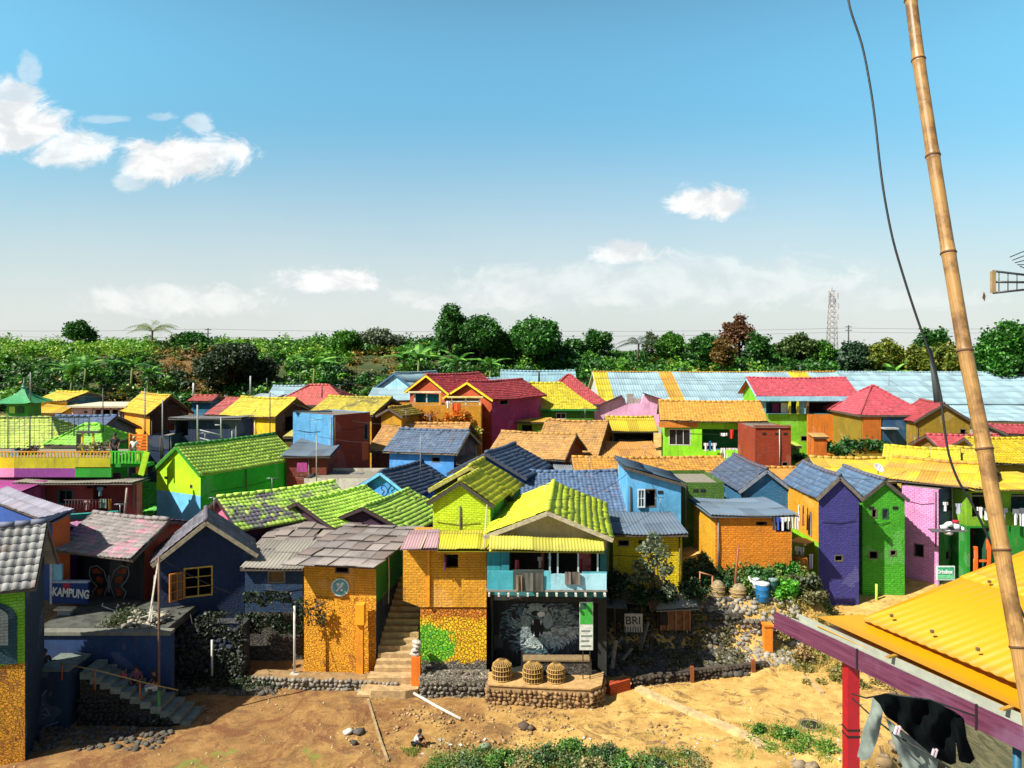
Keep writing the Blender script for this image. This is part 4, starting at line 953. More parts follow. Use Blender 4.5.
mbf = MB(); mbf.beam(G(.05, -.1, ze-.16), G(W_-.05, -.1, ze-.16), .08, .08); mbf.build('beam', simple('#5a4a38', .8), h['root'])
h = house('brown patchwork tin roof over a dark lean-to behind the navy annex', 256, 334, 34.6, 0, 3.2, ez=551, rz=524, roof='shed', noroof=True, wc='#26323c', ov=.1, base=.6)
G = h['G']; messy_roof(h['root'], G(-.2, -.4, h['ze']), G(h['W']+.2, -.4, h['ze']), G(0, h['L'], h['zr']), G(h['W'], h['L'], h['zr']), ['#9a8e86', '#8a7e76', '#a89c92'], seed=9, holes=((4, 0),))
# emblem
fO, ft, fn_, fw_ = OH['faces']['f']; e_c = on_plane(341, 586.5, fO, fn_)+fn_*.05; e_c.y -= .06
def disc(mb, c, r, y, m=0, n=24, th=.02): mb.prism([(c.x+r*math.cos(2*math.pi*k/n), y, c.z+r*math.sin(2*math.pi*k/n)) for k in range(n)], (0, th, 0), m)
er = thing('emblem', 'round teal and white painted emblem on the orange brick wall', 'emblem', e_c)
mb = MB(); disc(mb, e_c, .36, e_c.y); mb.build('disc', simple('#e0ece8', .7), er)
mb = MB(); disc(mb, e_c, .31, e_c.y-.012, th=.012); mb.build('disc_face', simple('#6ab0b4', .7, var=.6, scale=14), er)
mb = MB()
for pts in (((-.16, -.14), (-.10, -.16), (.02, .02), (-.04, .05)), ((-.04, .02), (.04, -.02), (.16, .16), (.06, .20)), ((-.12, .06), (-.02, .10), (-.04, .18), (-.16, .16)), ((.02, -.16), (.14, -.14), (.08, -.04), (.0, -.06))):
    mb.prism([(e_c.x+a_, e_c.y-.022, e_c.z+b_) for a_, b_ in pts], (0, .01, 0))
mb.build('painted_mark', simple('#e8ecea', .7), er)
# centre orange tower house
oc = thing('brick_house', 'orange brick house jutting over a stone base with green and yellow painted mural', 'house', (-2.6, 31, 0))
ORP = paint('#ffac22', True, .12, .3)
mb = MB(); x0, x1 = P(403, 0, 29.5).x, P(486.5, 0, 29.5).x
wall_face(mb, Vector((x0, 29.5, 0)), Vector((1, 0, 0)), Vector((0, -1, 0)), [(x1-x0, 3.1), (x1-x0, 5.5), (0, 5.5), (0, 3.35), (.66, 3.1)], [(P(446, 0, 29.5).x-x0, P(458, 0, 29.5).x-x0, zrow(568, 29.5), zrow(554.5, 29.5), .2)], (lambda z: 0, []))
for q in ([(x1, 29.5, -.3), (x1, 33.4, -.3), (x1, 33.4, 5.3), (x1, 29.5, 5.5)], [(x0, 33.4, 3.35), (x0, 29.5, 3.35), (x0, 29.5, 5.5), (x0, 33.4, 5.3)], [(x0, 29.5, 3.35), (x0, 33.4, 3.35), (x0+.66, 33.4, 3.1), (x0+.66, 29.5, 3.1)], [(x0, 29.5, 5.5), (x1, 29.5, 5.5), (x1, 33.4, 5.3), (x0, 33.4, 5.3)], [(x1, 33.4, 0), (x0, 33.4, 0), (x0, 33.4, 5.3), (x1, 33.4, 5.3)]): mb.face(q)
mb.build('wall', ORP, oc)
mb = MB(); xl = x0+.66
mb.box(((xl+x1)/2-.003, 32.6, 1.4), (x1-xl-.01, 6.1, 3.38)); 
mural = stone('#8d8578', '#5d564a', 4.4, k=1.0); 
def mural_mat():
    m, t, b = newmat('painted_rubble'); pos = geo_pos(t); sp = t.new('ShaderNodeSeparateXYZ'); t.l.new(pos, sp.inputs[0])
    vo = t.new('ShaderNodeTexVoronoi'); vo.inputs['Scale'].default_value = 8.5; t.l.new(pos, vo.inputs['Vector']); ve = t.new('ShaderNodeTexVoronoi', feature='DISTANCE_TO_EDGE'); ve.inputs['Scale'].default_value = 8.5; t.l.new(pos, ve.inputs['Vector'])
    sc_ = t.new('ShaderNodeSeparateColor'); t.l.new(vo.outputs['Color'], sc_.inputs[0]); n = t.noise(pos, 1.6, 5, .7, .8); fn2 = t.noise(pos, 12, 4, .7)
    xx = t.m('ADD', sp.outputs[0], t.m('MULTIPLY', t.m('SUBTRACT', n, .5), 1.6)); zz = t.m('ADD', sp.outputs[2], t.m('MULTIPLY', t.m('SUBTRACT', n, .5), .9))
    yel = t.mix(sc_.outputs[0], rgb('#f6c808'), rgb('#e8a80c')); grn = t.mix(sc_.outputs[0], rgb('#3fae1c'), rgb('#8ccc20')); gry = t.mix(sc_.outputs[0], rgb('#8d8678'), rgb('#4e4a42')); org = t.mix(sc_.outputs[0], rgb('#e88a10'), rgb('#b8701c'))
    g1 = t.m('SUBTRACT', xx, -2.55); g2 = t.m('SUBTRACT', zz, 1.75)
    d = t.m('SQRT', t.m('ADD', t.m('POWER', t.m('ABSOLUTE', t.m('MULTIPLY', t.m('ADD', g1, .55), .95)), 2.0), t.m('POWER', t.m('ABSOLUTE', t.m('MULTIPLY', t.m('ADD', g2, .1), 1.1)), 2.0)))
    c = t.mix(t.smooth(d, .95, .80), yel, grn); c = t.mix(t.smooth(zz, 2.62, 2.75), c, org); c = t.mix(t.smooth(zz, 1.05, .92), c, gry)
    c = t.mix(t.m('MULTIPLY', t.smooth(ve.outputs[0], .08, .0), .38), c, rgb('#3a3222')); c = t.mix(t.m('MULTIPLY', t.smooth(fn2, .5, .8), .4), c, (.05, .05, .03, 1))
    t.l.new(c, b.inputs['Base Color']); b.inputs['Roughness'].default_value = .9; bump(t, b, t.m('ADD', t.smooth(ve.outputs[0], 0, .18), t.m('MULTIPLY', fn2, .4)), 1, .08); return m
mb.build('lower_wall', mural_mat(), oc)
def stone_skin(mb, O, tdir, n, w, z0, z1, size, m=0, seed=0, depth=.05):
    """real stones set in a wall face"""
    rnd = random.Random(seed); u = 0; z = z0
    row = 0
    while z < z1:
        u = (row % 2)*size*.4
        while u < w:
            s_ = size*rnd.uniform(.75, 1.25)
            mb.rock((O.x+tdir.x*u+n.x*rnd.uniform(-.02, depth), O.y+tdir.y*u+n.y*rnd.uniform(-.02, depth), z+rnd.uniform(-.03, .03)), s_*.52, m, flat=.8); u += s_*.95
        z += size*.78; row += 1
ROCKG = simple('#8f897c', .95, var=.5, scale=3.0, bumpv=.6); ROCKD = simple('#5c574c', .95, var=.5, scale=3, bumpv=.6); ROCKB = simple('#a07c50', .95, var=.45, scale=3, bumpv=.6)
mb = MB(); bx0, bx1 = P(421, 0, 28.7).x, P(489, 0, 28.7).x; mb.box(((bx0+bx1)/2, 29.1, .2), (bx1-bx0, .82, .95)); stone_skin(mb, Vector((bx0+.06, 28.7, 0)), Vector((1, 0, 0)), Vector((0, -1, 0)), bx1-bx0-.1, -.15, .62, .2, seed=3)
stone_skin(mb, Vector((bx0+.03, 29.1, 0)), Vector((1, 0, 0)), Vector((0, -1, .5)), bx1-bx0-.1, .66, .8, .24, seed=5); stone_skin(mb, Vector((bx0, 29.4, 0)), Vector((0, -1, 0)), Vector((-1, 0, 0)), .8, -.1, .6, .22, seed=6)
mb.build('stone_base', STW, oc)
mb = MB(); wx0 = P(446, 0, 29.5).x; mb.box((wx0-.02, 29.33, zrow(561, 29.5)), (.05, .36, .56)); mb.build('shutter', simple('#6a2a6a', .7), oc)
mb = MB(); mb.box((P(428.5, 0, 29.45).x, 29.46, 4.3), (.09, .1, 2.3)); mb.build('drainpipe', simple('#f6a21c', .6), oc)
h = house('lime-green brick gable room perched above the orange house', 0, 0, 31.6, -13, 3.0, roof='gy', peak=(460, 481, 31.6), Wm=2.9, rise=.95, rc='#e8ea20', wc={'f': '#c6e60e', 'r': '#1c9a1c', 'l': '#5a9a14'}, rdirt=.2, ov=.2, wear=.1, dirt=.25, fascia='#3a3a28', base=5.4, rwear=.08, k=4)
h = house('upper lime roof tier with open loft behind the lime gable room', 0, 0, 34.6, -13, 2.4, roof='gy', peak=(470, 466, 34.6), Wm=4.0, rise=1.15, rc='#e6e622', wc={'f': '#3a4a1c', 'r': '#1c8a1c'}, rdirt=.3, ov=.15, fascia='#9a9450', base=4.6, rwear=.15, over_front=.4)
aw = thing('awning', 'yellow corrugated awning with a pinkish left end above the orange wall', 'awning', (-2.5, 30, 5.6))
mb = MB(); za, zb = zrow(549, 28.9), zrow(530, 31.0)
roof_patch(mb, (P(437, 0, 28.9).x, 28.9, za), (P(511, 0, 28.9).x, 28.9, za), (P(440, 0, 31).x, 31, zb), (P(511, 0, 31).x, 31, zb), kind='corr', pitch=.11, k=4, amp=.028)
mb.build('sheet', tilemat('#e0d624', .8, 1.7, dirt=.35), aw)
mb = MB(); roof_patch(mb, (P(400, 0, 28.9).x, 28.9, za-.02), (P(438, 0, 28.9).x, 28.9, za-.02), (P(410, 0, 31).x, 31, zb), (P(440, 0, 31).x, 31, zb), kind='corr', pitch=.11, k=4, amp=.028)
mb.build('end_sheet', tilemat('#c8a0a4', .8, 1.7, dirt=.4), aw)
mb = MB(); mb.tube([P(428, 533, 30.6), P(421, 548, 28.8)], .03); mb.tube([P(487, 505, 31), P(484, 548, 28.8)], .03); mb.build('pipe', simple('#c8c090', .5), aw)
# porch house
h = house('teal balcony house with yellow-lime tiled gable over a dark lion mural', 0, 0, 28.8, -5, 6.5, roof='gy', peak=(548, 511, 28.8), Wm=4.9, rise=.98, rc='#dcec22', wc={'f': ('#20241f', 598, '#2c7a80', 549.5, '#b6a272'), 'l': '#2a7a84'}, rdirt=.22, ov=.22, over_front=.7, fascia='#b8ac8c', base=0, pitch=.34, course=.27, k=5, amp=.03, brick=False, wear=.25, dirt=.4, rwear=.08,
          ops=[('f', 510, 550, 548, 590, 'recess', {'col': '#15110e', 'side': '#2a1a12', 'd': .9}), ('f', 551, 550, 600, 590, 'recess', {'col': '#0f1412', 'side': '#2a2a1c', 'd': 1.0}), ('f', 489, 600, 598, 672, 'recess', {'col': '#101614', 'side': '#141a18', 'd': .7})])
PO = h; r_ = h['root']
recolour(r_, 'x', None) if False else None
px_box(r_, 'panel', 487, 500, 549, 572, 29.2, .05, '#2fa2ac'); px_box(r_, 'panel', 500.5, 509, 549, 572, 29.18, .05, '#2a96a4')
px_box(r_, 'door', 578.5, 591, 552, 574, 29.25, .06, '#7a1420'); px_box(r_, 'door', 541, 544, 552, 574, 29.3, .06, '#8a3a18')
for q_ in (549, 557, 577.5, 597): px_box(r_, 'post', q_, q_+1.5, 550, 592, 28.45, .06, '#c0d4d0')
# balcony
bz = zrow(590.5, 28.3); mb = MB(); xa, xb = P(486.5, 0, 28.3).x, P(607, 0, 28.3).x
mb.box(((xa+xb)/2, 28.75, bz), (xb-xa, 1.0, .07)); mb.build('balcony_floor', simple('#8a8478', .8), r_)
for i in range(13):
    mb = MB(); q_ = xa+.1+(xb-xa-.2)*i/12; mb.box((q_, 28.68, bz-.11), (.07, 1.2, .10)); mb.build('joist', simple('#c8c8bc', .8, var=.4), r_)
for (a_, b_, r0_, r1_, c_) in ((487, 513, 571, 590, '#3fa8b4'), (513, 544, 570, 590, '#3e4a44'), (544, 551, 571, 590, '#6cc8d4'), (551, 606.5, 574, 590, '#a6dce8')): px_box(r_, 'balustrade', a_, b_, r0_, r1_, 28.28, .05, c_)
px_box(r_, 'balustrade', 582, 607, 572, 580, 28.34, .05, '#3a9aa4')
mb = MB(); zq = zrow(549, 28.15); zq2 = zrow(536.5, 29.0)
roof_patch(mb, (P(489, 0, 28.15).x, 28.15, zq), (P(604.5, 0, 28.15).x, 28.15, zq-.06), (P(490, 0, 29).x, 29.0, zq2), (P(603, 0, 29).x, 29.0, zq2), kind='corr', pitch=.12, k=4, amp=.03); mb.build('awning', tilemat('#e0da50', .8, 1.7, dirt=.4), r_)
# mural: radiating brush strokes of a roaring lion, on the back wall of the recess
fO, ft, fn_, fw_ = h['faces']['f']
def on_mural(px, py, off=.0):
    q = on_plane(px, py, fO-fn_*.7, fn_); return q+fn_*(.012+off)
lm = thing('mural', 'dark blue-grey painted mural of a roaring lion under the balcony', 'mural', on_mural(540, 630))
rr_ = random.Random(5)
cols = {'mane': '#5c7882', 'fur': '#93a3a2', 'light': '#d4dcd4', 'dark': '#20383e'}
for nm, cnt, rmin, rmax, off in (('mane', 420, 10, 44, 0), ('dark', 130, 10, 40, .004), ('fur', 330, 6, 30, .008), ('light', 190, 6, 28, .012)):
    mb = MB()
    for _ in range(cnt):
        a_ = rr_.uniform(0, 6.283); 
        if nm == 'light': a_ = rr_.uniform(3.9, 6.3)
        r0_ = rr_.uniform(rmin*.6, rmax*.8); r1_ = r0_+rr_.uniform(3, 9); cx_, cy_ = 546, 628
        ax_ = 1.25
        pts = []
        for f_ in (0, .5, 1):
            r_2 = r0_+(r1_-r0_)*f_; aa = a_+.10*math.sin(f_*3+r0_*.3)
            px_ = cx_+math.cos(aa)*r_2*ax_; py_ = cy_-math.sin(aa)*r_2*.8
            px_ = max(500, min(592, px_)); py_ = max(604, min(667, py_)); pts.append(on_mural(px_, py_, off))
        w_ = rr_.uniform(.02, .06); t2 = (pts[2]-pts[0]); 
        if t2.length < .03: continue
        s2 = t2.cross(fn_).normalized()*w_
        mb.prism([pts[0]-s2*.3, pts[1]-s2, pts[2], pts[1]+s2], -fn_*.006)
    mb.build('brush_strokes', simple(cols[nm], .8, var=.4, scale=8), lm)
mb = MB()   # open mouth, nose and eyes
def blob(mb, cx_, cy_, rx_, ry_, off, n=14): mb.prism([on_mural(cx_+rx_*math.cos(2*math.pi*k/n), cy_+ry_*math.sin(2*math.pi*k/n), off) for k in range(n)], -fn_*.008)
mbf = MB(); blob(mbf, 536, 609, 12, 6, .016); blob(mbf, 526, 622, 4, 7, .016); blob(mbf, 548, 621, 5, 8, .016); blob(mbf, 538, 640, 9, 4, .016); mbf.build('face', simple('#8fa09c', .8, var=.6, scale=11), lm)
blob(mb, 537, 628, 6.5, 9.5, .024); blob(mb, 536, 613, 5, 2.6, .022); blob(mb, 527, 607, 2.2, 1.4, .022); blob(mb, 544, 606, 2.2, 1.4, .022); mb.build('mouth', simple('#0c0c0c', .8), lm)
mb = MB()
for q_ in ((533, 622), (541, 622), (534, 634), (540, 634)): mb.prism([on_mural(q_[0]-.9, q_[1]-1.6*(1 if q_[1] < 630 else -1), .03), on_mural(q_[0]+.9, q_[1]-1.6*(1 if q_[1] < 630 else -1), .03), on_mural(q_[0], q_[1]+3*(1 if q_[1] < 630 else -1), .03)], -fn_*.004)
blob(mb, 541, 614, 4, 2.6, .024); mb.build('fangs', simple('#d8dcd4', .7), lm)
# stone platform with chicken cages
pf = thing('stone_platform', 'low rounded stone platform in front of the lion mural', 'platform', (1.2, 28.6, 0))
PTS = [(P(488, 0, 28.4).x, 29.2), (P(488, 0, 28.4).x, 28.15), (P(520, 0, 28.1).x, 28.0), (P(590, 0, 28).x, 27.75), (P(602, 0, 28).x, 28.1), (P(606, 0, 28.5).x, 29.2)]
mb = MB(); mb.prism([(x, y, -.25) for x, y in PTS], (0, 0, .92)); mb.build('block', simple('#a8885c', .9, var=.35, scale=4, bumpv=.5), pf)
mb = MB()
for i in range(len(PTS)-1):
    A_ = Vector((*PTS[i], 0)); B_ = Vector((*PTS[i+1], 0)); d_ = (B_-A_); n_ = Vector((d_.y, -d_.x, 0)).normalized(); stone_skin(mb, A_, d_.normalized(), n_, d_.length, -.1, .56, .19, seed=i)
mb.build('stone_facing', simple('#9a7a52', .95, var=.6, scale=5, bumpv=.8), pf)
mb = MB(); mb.prism([(x*1.0+(.0), y-.05 if y < 29 else y, .665) for x, y in PTS], (0, 0, .05)); mb.build('top', simple('#c09a62', .9, var=.3, scale=5), pf)
pb_ = thing('stone_bench', 'dark stone bench block against the lion mural', 'bench', (2.2, 29.1, .7)); mb = MB(); mb.box((P(558, 0, 29.2).x, 29.15, .95), (2.5, .5, .6)); mb.build('block', STD, pb_); mb = MB(); mb.box((P(556, 0, 29.2).x, 29.1, 1.28), (2.55, .5, .06)); mb.build('top', simple('#8a7450', .9), pb_)
def cage(c, r, hgt, label, mat1, mat2):
    root = thing('chicken_cage', label, 'bamboo cage', c, 'woven bamboo chicken cages'); c = Vector(c)
    prof = lambda f: r*(1.0 if f < .6 else math.cos((f-.6)/.4*1.35)**.7)
    mb = MB(); mb.lathe(c, [(prof(f)*.93, f*hgt) for f in [0, .2, .4, .6, .7, .8, .9, .97, 1.0]], 20); mb.build('weave', mat2, root, smooth=True)
    mb = MB(); nn = 22
    for k in range(nn):
        a_ = 2*math.pi*k/nn; mb.tube([c+Vector((prof(f)*math.cos(a_), prof(f)*math.sin(a_), f*hgt)) for f in [0, .25, .5, .65, .78, .9, 1.0]], .014, 4, 0, caps=False)
    mb.build('ribs', mat1, root)
    mb = MB()
    for f in (.05, .3, .55, .75): mb.tube([c+Vector((prof(f)*1.03*math.cos(2*math.pi*k/20), prof(f)*1.03*math.sin(2*math.pi*k/20), f*hgt)) for k in range(21)], .018, 4, 0, caps=False)
    mb.build('hoops', mat1, root); return root
BAM = simple('#c8a054', .7, var=.4, scale=9); BAMD = simple('#6a4f28', .9, var=.5, scale=20)
for px_, lab in ((502, 'leftmost of the three bamboo chicken cages on the stone platform'), (533, 'middle one of the three bamboo chicken cages on the stone platform'), (556, 'rightmost of the three bamboo chicken cages on the stone platform')):
    q_ = P(px_, 0, 28.35); cage((q_.x, 28.35+(.05 if px_ > 510 else .25), .715), .37 if px_ < 550 else .33, .72 if px_ < 550 else .66, lab, BAM, BAMD)
bn = thing('banner', 'green and white standing banner beside the lion mural', 'banner', P(586, 680, 28.6)); A_ = P(579.5, 600, 28.55); B_ = P(593, 651, 28.55)
def plate(root, name, p0, p1, r0, r1, Y, th, mat, lift=0): 
    A_ = P(p0, r0, Y); B_ = P(p1, r1, Y); mb = MB(); mb.box(((A_.x+B_.x)/2, Y-lift, (A_.z+B_.z)/2), (B_.x-A_.x, th, A_.z-B_.z)); return mb.build(name, mat, root)
plate(bn, 'cloth', 579.5, 593, 602, 650, 28.5, .02, simple('#d8dcd0', .7)); plate(bn, 'green_field', 580, 592.5, 603, 624, 28.5, .02, simple('#3cae3c', .7), .008); plate(bn, 'green_field', 580, 586, 603, 609, 28.5, .02, simple('#1c5a3c', .7), .014)
for k_, (r_0, w_0) in enumerate(((630, 9), (635, 11), (640, 8), (645, 10))): plate(bn, 'writing', 581, 581+w_0, r_0, r_0+1.6, 28.5, .02, simple('#7a8a80', .7), .008)
for q_ in (583, 590): mb = MB(); mb.tube([P(q_, 600, 28.54), P(q_, 681, 28.54)], .02); mb.build('post', simple('#3a3a38', .6), bn)

# stair between the orange houses
st = thing('stone_stairs', 'concrete stairs climbing between the two orange houses', 'stairs', (-4.7, 29.5, 0)); CONC = simple('#b89a6c', .9, var=.35, scale=4, bumpv=.5)
mb = MB(); mb.prism([(-5.75, 29.6, -.2), (-5.75, 28.9, -.2), (-5.3, 28.55, -.2), (-4.0, 28.5, -.2), (-3.55, 28.7, -.2), (-3.5, 29.6, -.2)], (0, 0, .48)); mb.build('landing', CONC, st)
mb = MB(); mb.box((-4.55, 29.4, .3), (2.0, .6, .45)); mb.build('step', CONC, st)
for i in range(15):
    mb = MB(); y_ = 29.62+i*.28; z_ = .52+.17*(i+1); mb.box((-4.60+random.uniform(-.04, .04), y_+.3, z_-.3+random.uniform(-.015, .015)), (1.5, .6, .6)); mb.build('step', CONC, st)
pl = thing('gate_pillar', 'orange pillar topped with pale stones beside the stairs', 'pillar', (-3.7, 29.1, .2)); mb = MB(); mb.box((P(416, 0, 29).x, 29.1, .78), (.34, .34, 1.2)); mb.build('shaft', paint('#f07a10', False, .2, .3), pl)
mb = MB()
for i in range(4): mb.rock((P(416, 0, 29).x+random.uniform(-.03, .03), 29.1, 1.45+i*.15), .2, flat=.5)
mb.build('capstones', simple('#c8c0b0', .9, var=.4), pl)
pl = thing('pillar', 'orange pillar with a box head against the orange brick house', 'pillar', (P(360, 0, 30).x, 30, 0)); mb = MB(); mb.box((P(360.5, 0, 30).x, 29.95, 1.3), (.26, .3, 2.8)); mb.build('shaft', paint('#f49a14', False, .1, .2), pl); mb = MB(); mb.box((P(361, 0, 30).x, 29.9, 2.72), (.34, .42, .78)); mb.build('box_head', paint('#f8a214', False, .1, .2), pl)
# low stone kerb in front of the left houses
mb = MB(); kp = [(P(250, 0, 29.3).x, 29.6), (P(300, 0, 29.2).x, 29.35), (P(350, 0, 29.2).x, 29.25), (P(398, 0, 29).x, 29.05)]
kr = thing('stone_kerb', 'low rubble kerb in front of the orange emblem house', 'kerb', (-8, 29.3, 0))
for i in range(3):
    A_ = Vector((*kp[i], 0)); B_ = Vector((*kp[i+1], 0)); mb.beam(A_+Vector((0, .35, .12)), B_+Vector((0, .35, .12)), .7, .5)
mb.build('core', simple('#9a7c52', .95, var=.4, scale=4, bumpv=.6), kr); mb = MB()
for i in range(3):
    A_ = Vector((*kp[i], 0)); B_ = Vector((*kp[i+1], 0)); d_ = B_-A_; stone_skin(mb, A_, d_.normalized(), Vector((0, -1, 0)), d_.length, .02, .34, .2, seed=20+i)
mb.build('stones', ROCKG, kr)

# ------------------------------------------------------------------ far-left corner: near house, yard, stairs
NLG = '#7cc41c'
h = house('green and orange house with tiled slate roof at the lower left corner', -70, 35, 23.0, 20, 3.3, ez=597, rz=526, rc='#b9b9b4', wc={'f': (STO, 672, NLG), 'r': '#14344c'}, rdirt=.25, ov=.35, wear=.15, dirt=.3, base=-.2, pitch=.26, course=.28, amp=.05, k=5, rcap='#77809a', rwear=.1)
NL = h; r_ = h['root']; fO, ft, fn_, fw_ = h['faces']['f']
mb = MB()   # arched window outline painted dark teal with a pale brick panel
def arch(mb, x0_, x1_, r0_, r1_, off, n=8):
    pts = [on_plane(x0_, r1_, fO, fn_), on_plane(x1_, r1_, fO, fn_)]
    for k in range(n+1): a_ = math.pi/2*k/n; pts.append(on_plane(x0_+(x1_-x0_)*math.cos(a_)**.7 if k < n else x0_, r0_+(r1_-r0_)*.28*(1-math.sin(a_)), fO, fn_))
    mb.prism([p+fn_*off for p in pts], -fn_*off*.8)
arch(mb, -22, 17, 601, 664, .03); mb.build('painted_arch', paint('#1c4a58', True, .1, .3), r_); mb = MB(); arch(mb, -22, 8.5, 606, 645, .05); mb.build('arch_panel', paint('#a8b0a8', True, .3, .4), r_)
# yard slab, retaining wall
ys_ = thing('yard', 'grey concrete yard above the blue retaining wall', 'yard', (-15.4, 30, 2.6)); mb = MB(); mb.box((-15.35, 30.6, 2.52), (4.9, 4.9, .3)); mb.build('slab', simple('#4c4e46', .9, var=.6, scale=2.5, bumpv=.5), ys_)
rw = thing('retaining_wall', 'dark blue retaining wall behind the left stairs', 'wall', (-15, 28.1, 0)); mb = MB(); mb.box((-15.15, 28.0, 1.2), (5.3, .3, 2.9)); mb.build('wall', paint('#143a6a', False, .3, .7), rw); mb = MB(); mb.box((-15.15, 27.97, 2.7), (5.3, .42, .12)); mb.build('coping', simple('#77786c', .9), rw)
rw = thing('rubble_wall', 'rubble wall overgrown with creepers below the open yellow window', 'wall', (-11.6, 30.3, 0)); mb = MB(); mb.box((P(200, 0, 30.3).x, 30.45, 1.0), (3.6, .8, 2.4)); stone_skin(mb, Vector((P(157, 0, 30.1).x, 30.05, 0)), Vector((1, 0, 0)), Vector((0, -1, 0)), 3.55, 0, 2.2, .26, seed=31, depth=.12); mb.build('stones', STB, rw)
sr = thing('stone_stairs', 'grey concrete stairs going down along the dark blue wall', 'stairs', (-13.4, 27, 0)); CG = simple('#6d7a72', .9, var=.35, scale=4, bumpv=.4)
mb = MB(); mb.prism([(-15.1, 26.56, -.3), (-11.2, 26.56, -.3), (-11.2, 26.56, -.05), (-15.1, 26.56, 1.62)], (0, 1.0, 0)); stone_skin(mb, Vector((-15.1, 26.52, 0)), Vector((1, 0, 0)), Vector((0, -1, 0)), 1.6, -.1, .9, .2, seed=50); stone_skin(mb, Vector((-13.5, 26.52, 0)), Vector((1, 0, 0)), Vector((0, -1, 0)), 1.6, -.1, .25, .2, seed=51); mb.build('stair_base', stone('#3c3e38', '#22241f', 3.2), sr)
mb = MB(); mb.box((-15.9, 27.0, .85), (1.1, 1.4, 2.2)); mb.build('landing', paint('#10304a', False, .3, .6), sr)
mb = MB(); mb.box((-15.9, 27.0, 1.98), (1.12, 1.44, .08)); mb.build('landing_top', CG, sr)
for i in range(11):
    x_ = -15.05+i*.35; z_ = 1.82-.17*i; mb = MB(); mb.box((x_+.175, 27.05, z_-.11), (.37, 1.15, .24)); mb.build('step', CG, sr)
gf = thing('graffiti', 'white scribbled graffiti on the dark wall below the left stairs', 'graffiti', (-15.7, 26.26, .6)); mb = MB()
gp = [((35, 704), (47, 690)), ((30, 710), (48, 716)), ((38, 698), (44, 706)), ((34, 718), (46, 708)), ((46, 708), (50, 716)), ((37, 725), (45, 717)), ((42, 728), (58, 722)), ((33, 714), (42, 722))]
for (a_, b_) in gp: mb.beam(P(*a_, 26.28), P(*b_, 26.28), .03, .012, up=(0, 1, 0))
mb.build('strokes', simple('#7f98a0', .8), gf)
rl = thing('handrail', 'thin rusty handrail along the left stairs', 'handrail', (-14, 26.2, 1)); mb = MB(); mb.tube([P(60, 663, 26.2), P(100, 671, 26.2), P(150, 684, 26.2), P(178, 690, 26.2)], .022); mb.build('rail', simple('#a08a50', .6), rl)
for q_ in ((95, 669, 690), (62, 664, 680), (140, 682, 700)): mb = MB(); mb.tube([P(q_[0], q_[1], 26.2), P(q_[0], q_[2], 26.2)], .03); mb.build('post', simple('#a0542c', .6), rl)
# KAMPUNG wall
kw = thing('painted_wall', 'low blue wall lettered KAMPUNG in the left yard', 'wall', P(70, 603, 31)); plate(kw, 'wall', 53, 88.5, 582, 603, 30.8, .12, paint('#173a7a', False, .1, .2)); plate(kw, 'coping', 52.5, 89, 580.5, 582.5, 30.8, .18, simple('#a8b8c8', .8)); plate(kw, 'red_patch', 64, 70.5, 583, 592, 30.8, .12, paint('#b8203a', False, 0, .1), .012)
text_mesh('KAMPUNG', 'lettering', simple('#e6e6e2', .7), (P(70.8, 0, 30.7).x, 30.7, zrow(593.5, 30.7)), 0, .47, kw, .01, .016, tilt=R(-5), sx=.66)
plate(kw, 'side_panel', 53.5, 62.5, 564, 581, 30.85, .1, paint('#8cc8dc', False, 0, .1)); plate(kw, 'corner_post', 50.5, 52.5, 563, 604, 30.75, .1, simple('#c8d0d4', .7))
mb = MB(); bq = thing('bench', 'small pale concrete bench below the KAMPUNG wall', 'bench', P(64, 610, 29.9)); mb.box((P(65, 0, 29.9).x, 29.9, 2.9), (.72, .34, .07)); mb.build('seat', simple('#c8b898', .8), bq); mb = MB(); mb.box((P(65, 0, 29.9).x, 29.92, 2.77), (.5, .22, .22)); mb.build('base', simple('#8a98a0', .8), bq)
# butterfly mural
fO, ft, fn_, fw_ = KH['faces']['f']
bm_ = thing('mural', 'painted butterfly with orange-patterned wings on the black wall', 'mural', on_plane(110, 585, fO, fn_)+fn_*.02)
def wing(s, pts, off): return [on_plane(109.5+s*a_, b_, fO, fn_)+fn_*off for a_, b_ in pts]
for s in (-1, 1):
    for nm, pts, c_ in (('wing', [(1, 584), (5, 571), (12, 565.5), (19, 567), (20, 574), (17, 581), (12, 586), (17, 592), (14, 600), (9, 602), (5, 596), (2, 588)], '#8a8a84'),):
        mb = MB(); pp = wing(s, pts, .02); L_2 = len(pp)
        for i in range(L_2): mb.beam(pp[i], pp[(i+1) % L_2], .05, .012, up=tuple(fn_))
        mb.build('wing_outline', simple(c_, .8), bm_)
        mb = MB()
        for pts2 in ([(7, 573), (12, 568), (17, 569), (16, 574)], [(6, 578), (11, 576), (14, 578), (11, 583), (6, 583)], [(6, 588), (12, 589), (12, 596), (8, 597)]): mb.prism(wing(s, pts2, .02), -fn_*.008)
        mb.build('wing_pattern', simple('#a8481c', .8, var=.6, scale=9), bm_)
mb = MB(); mb.prism(wing(1, [(-1, 575), (1, 575), (1, 592), (-1, 592)], .03), -fn_*.008); mb.build('body', simple('#8a8a84', .8), bm_)
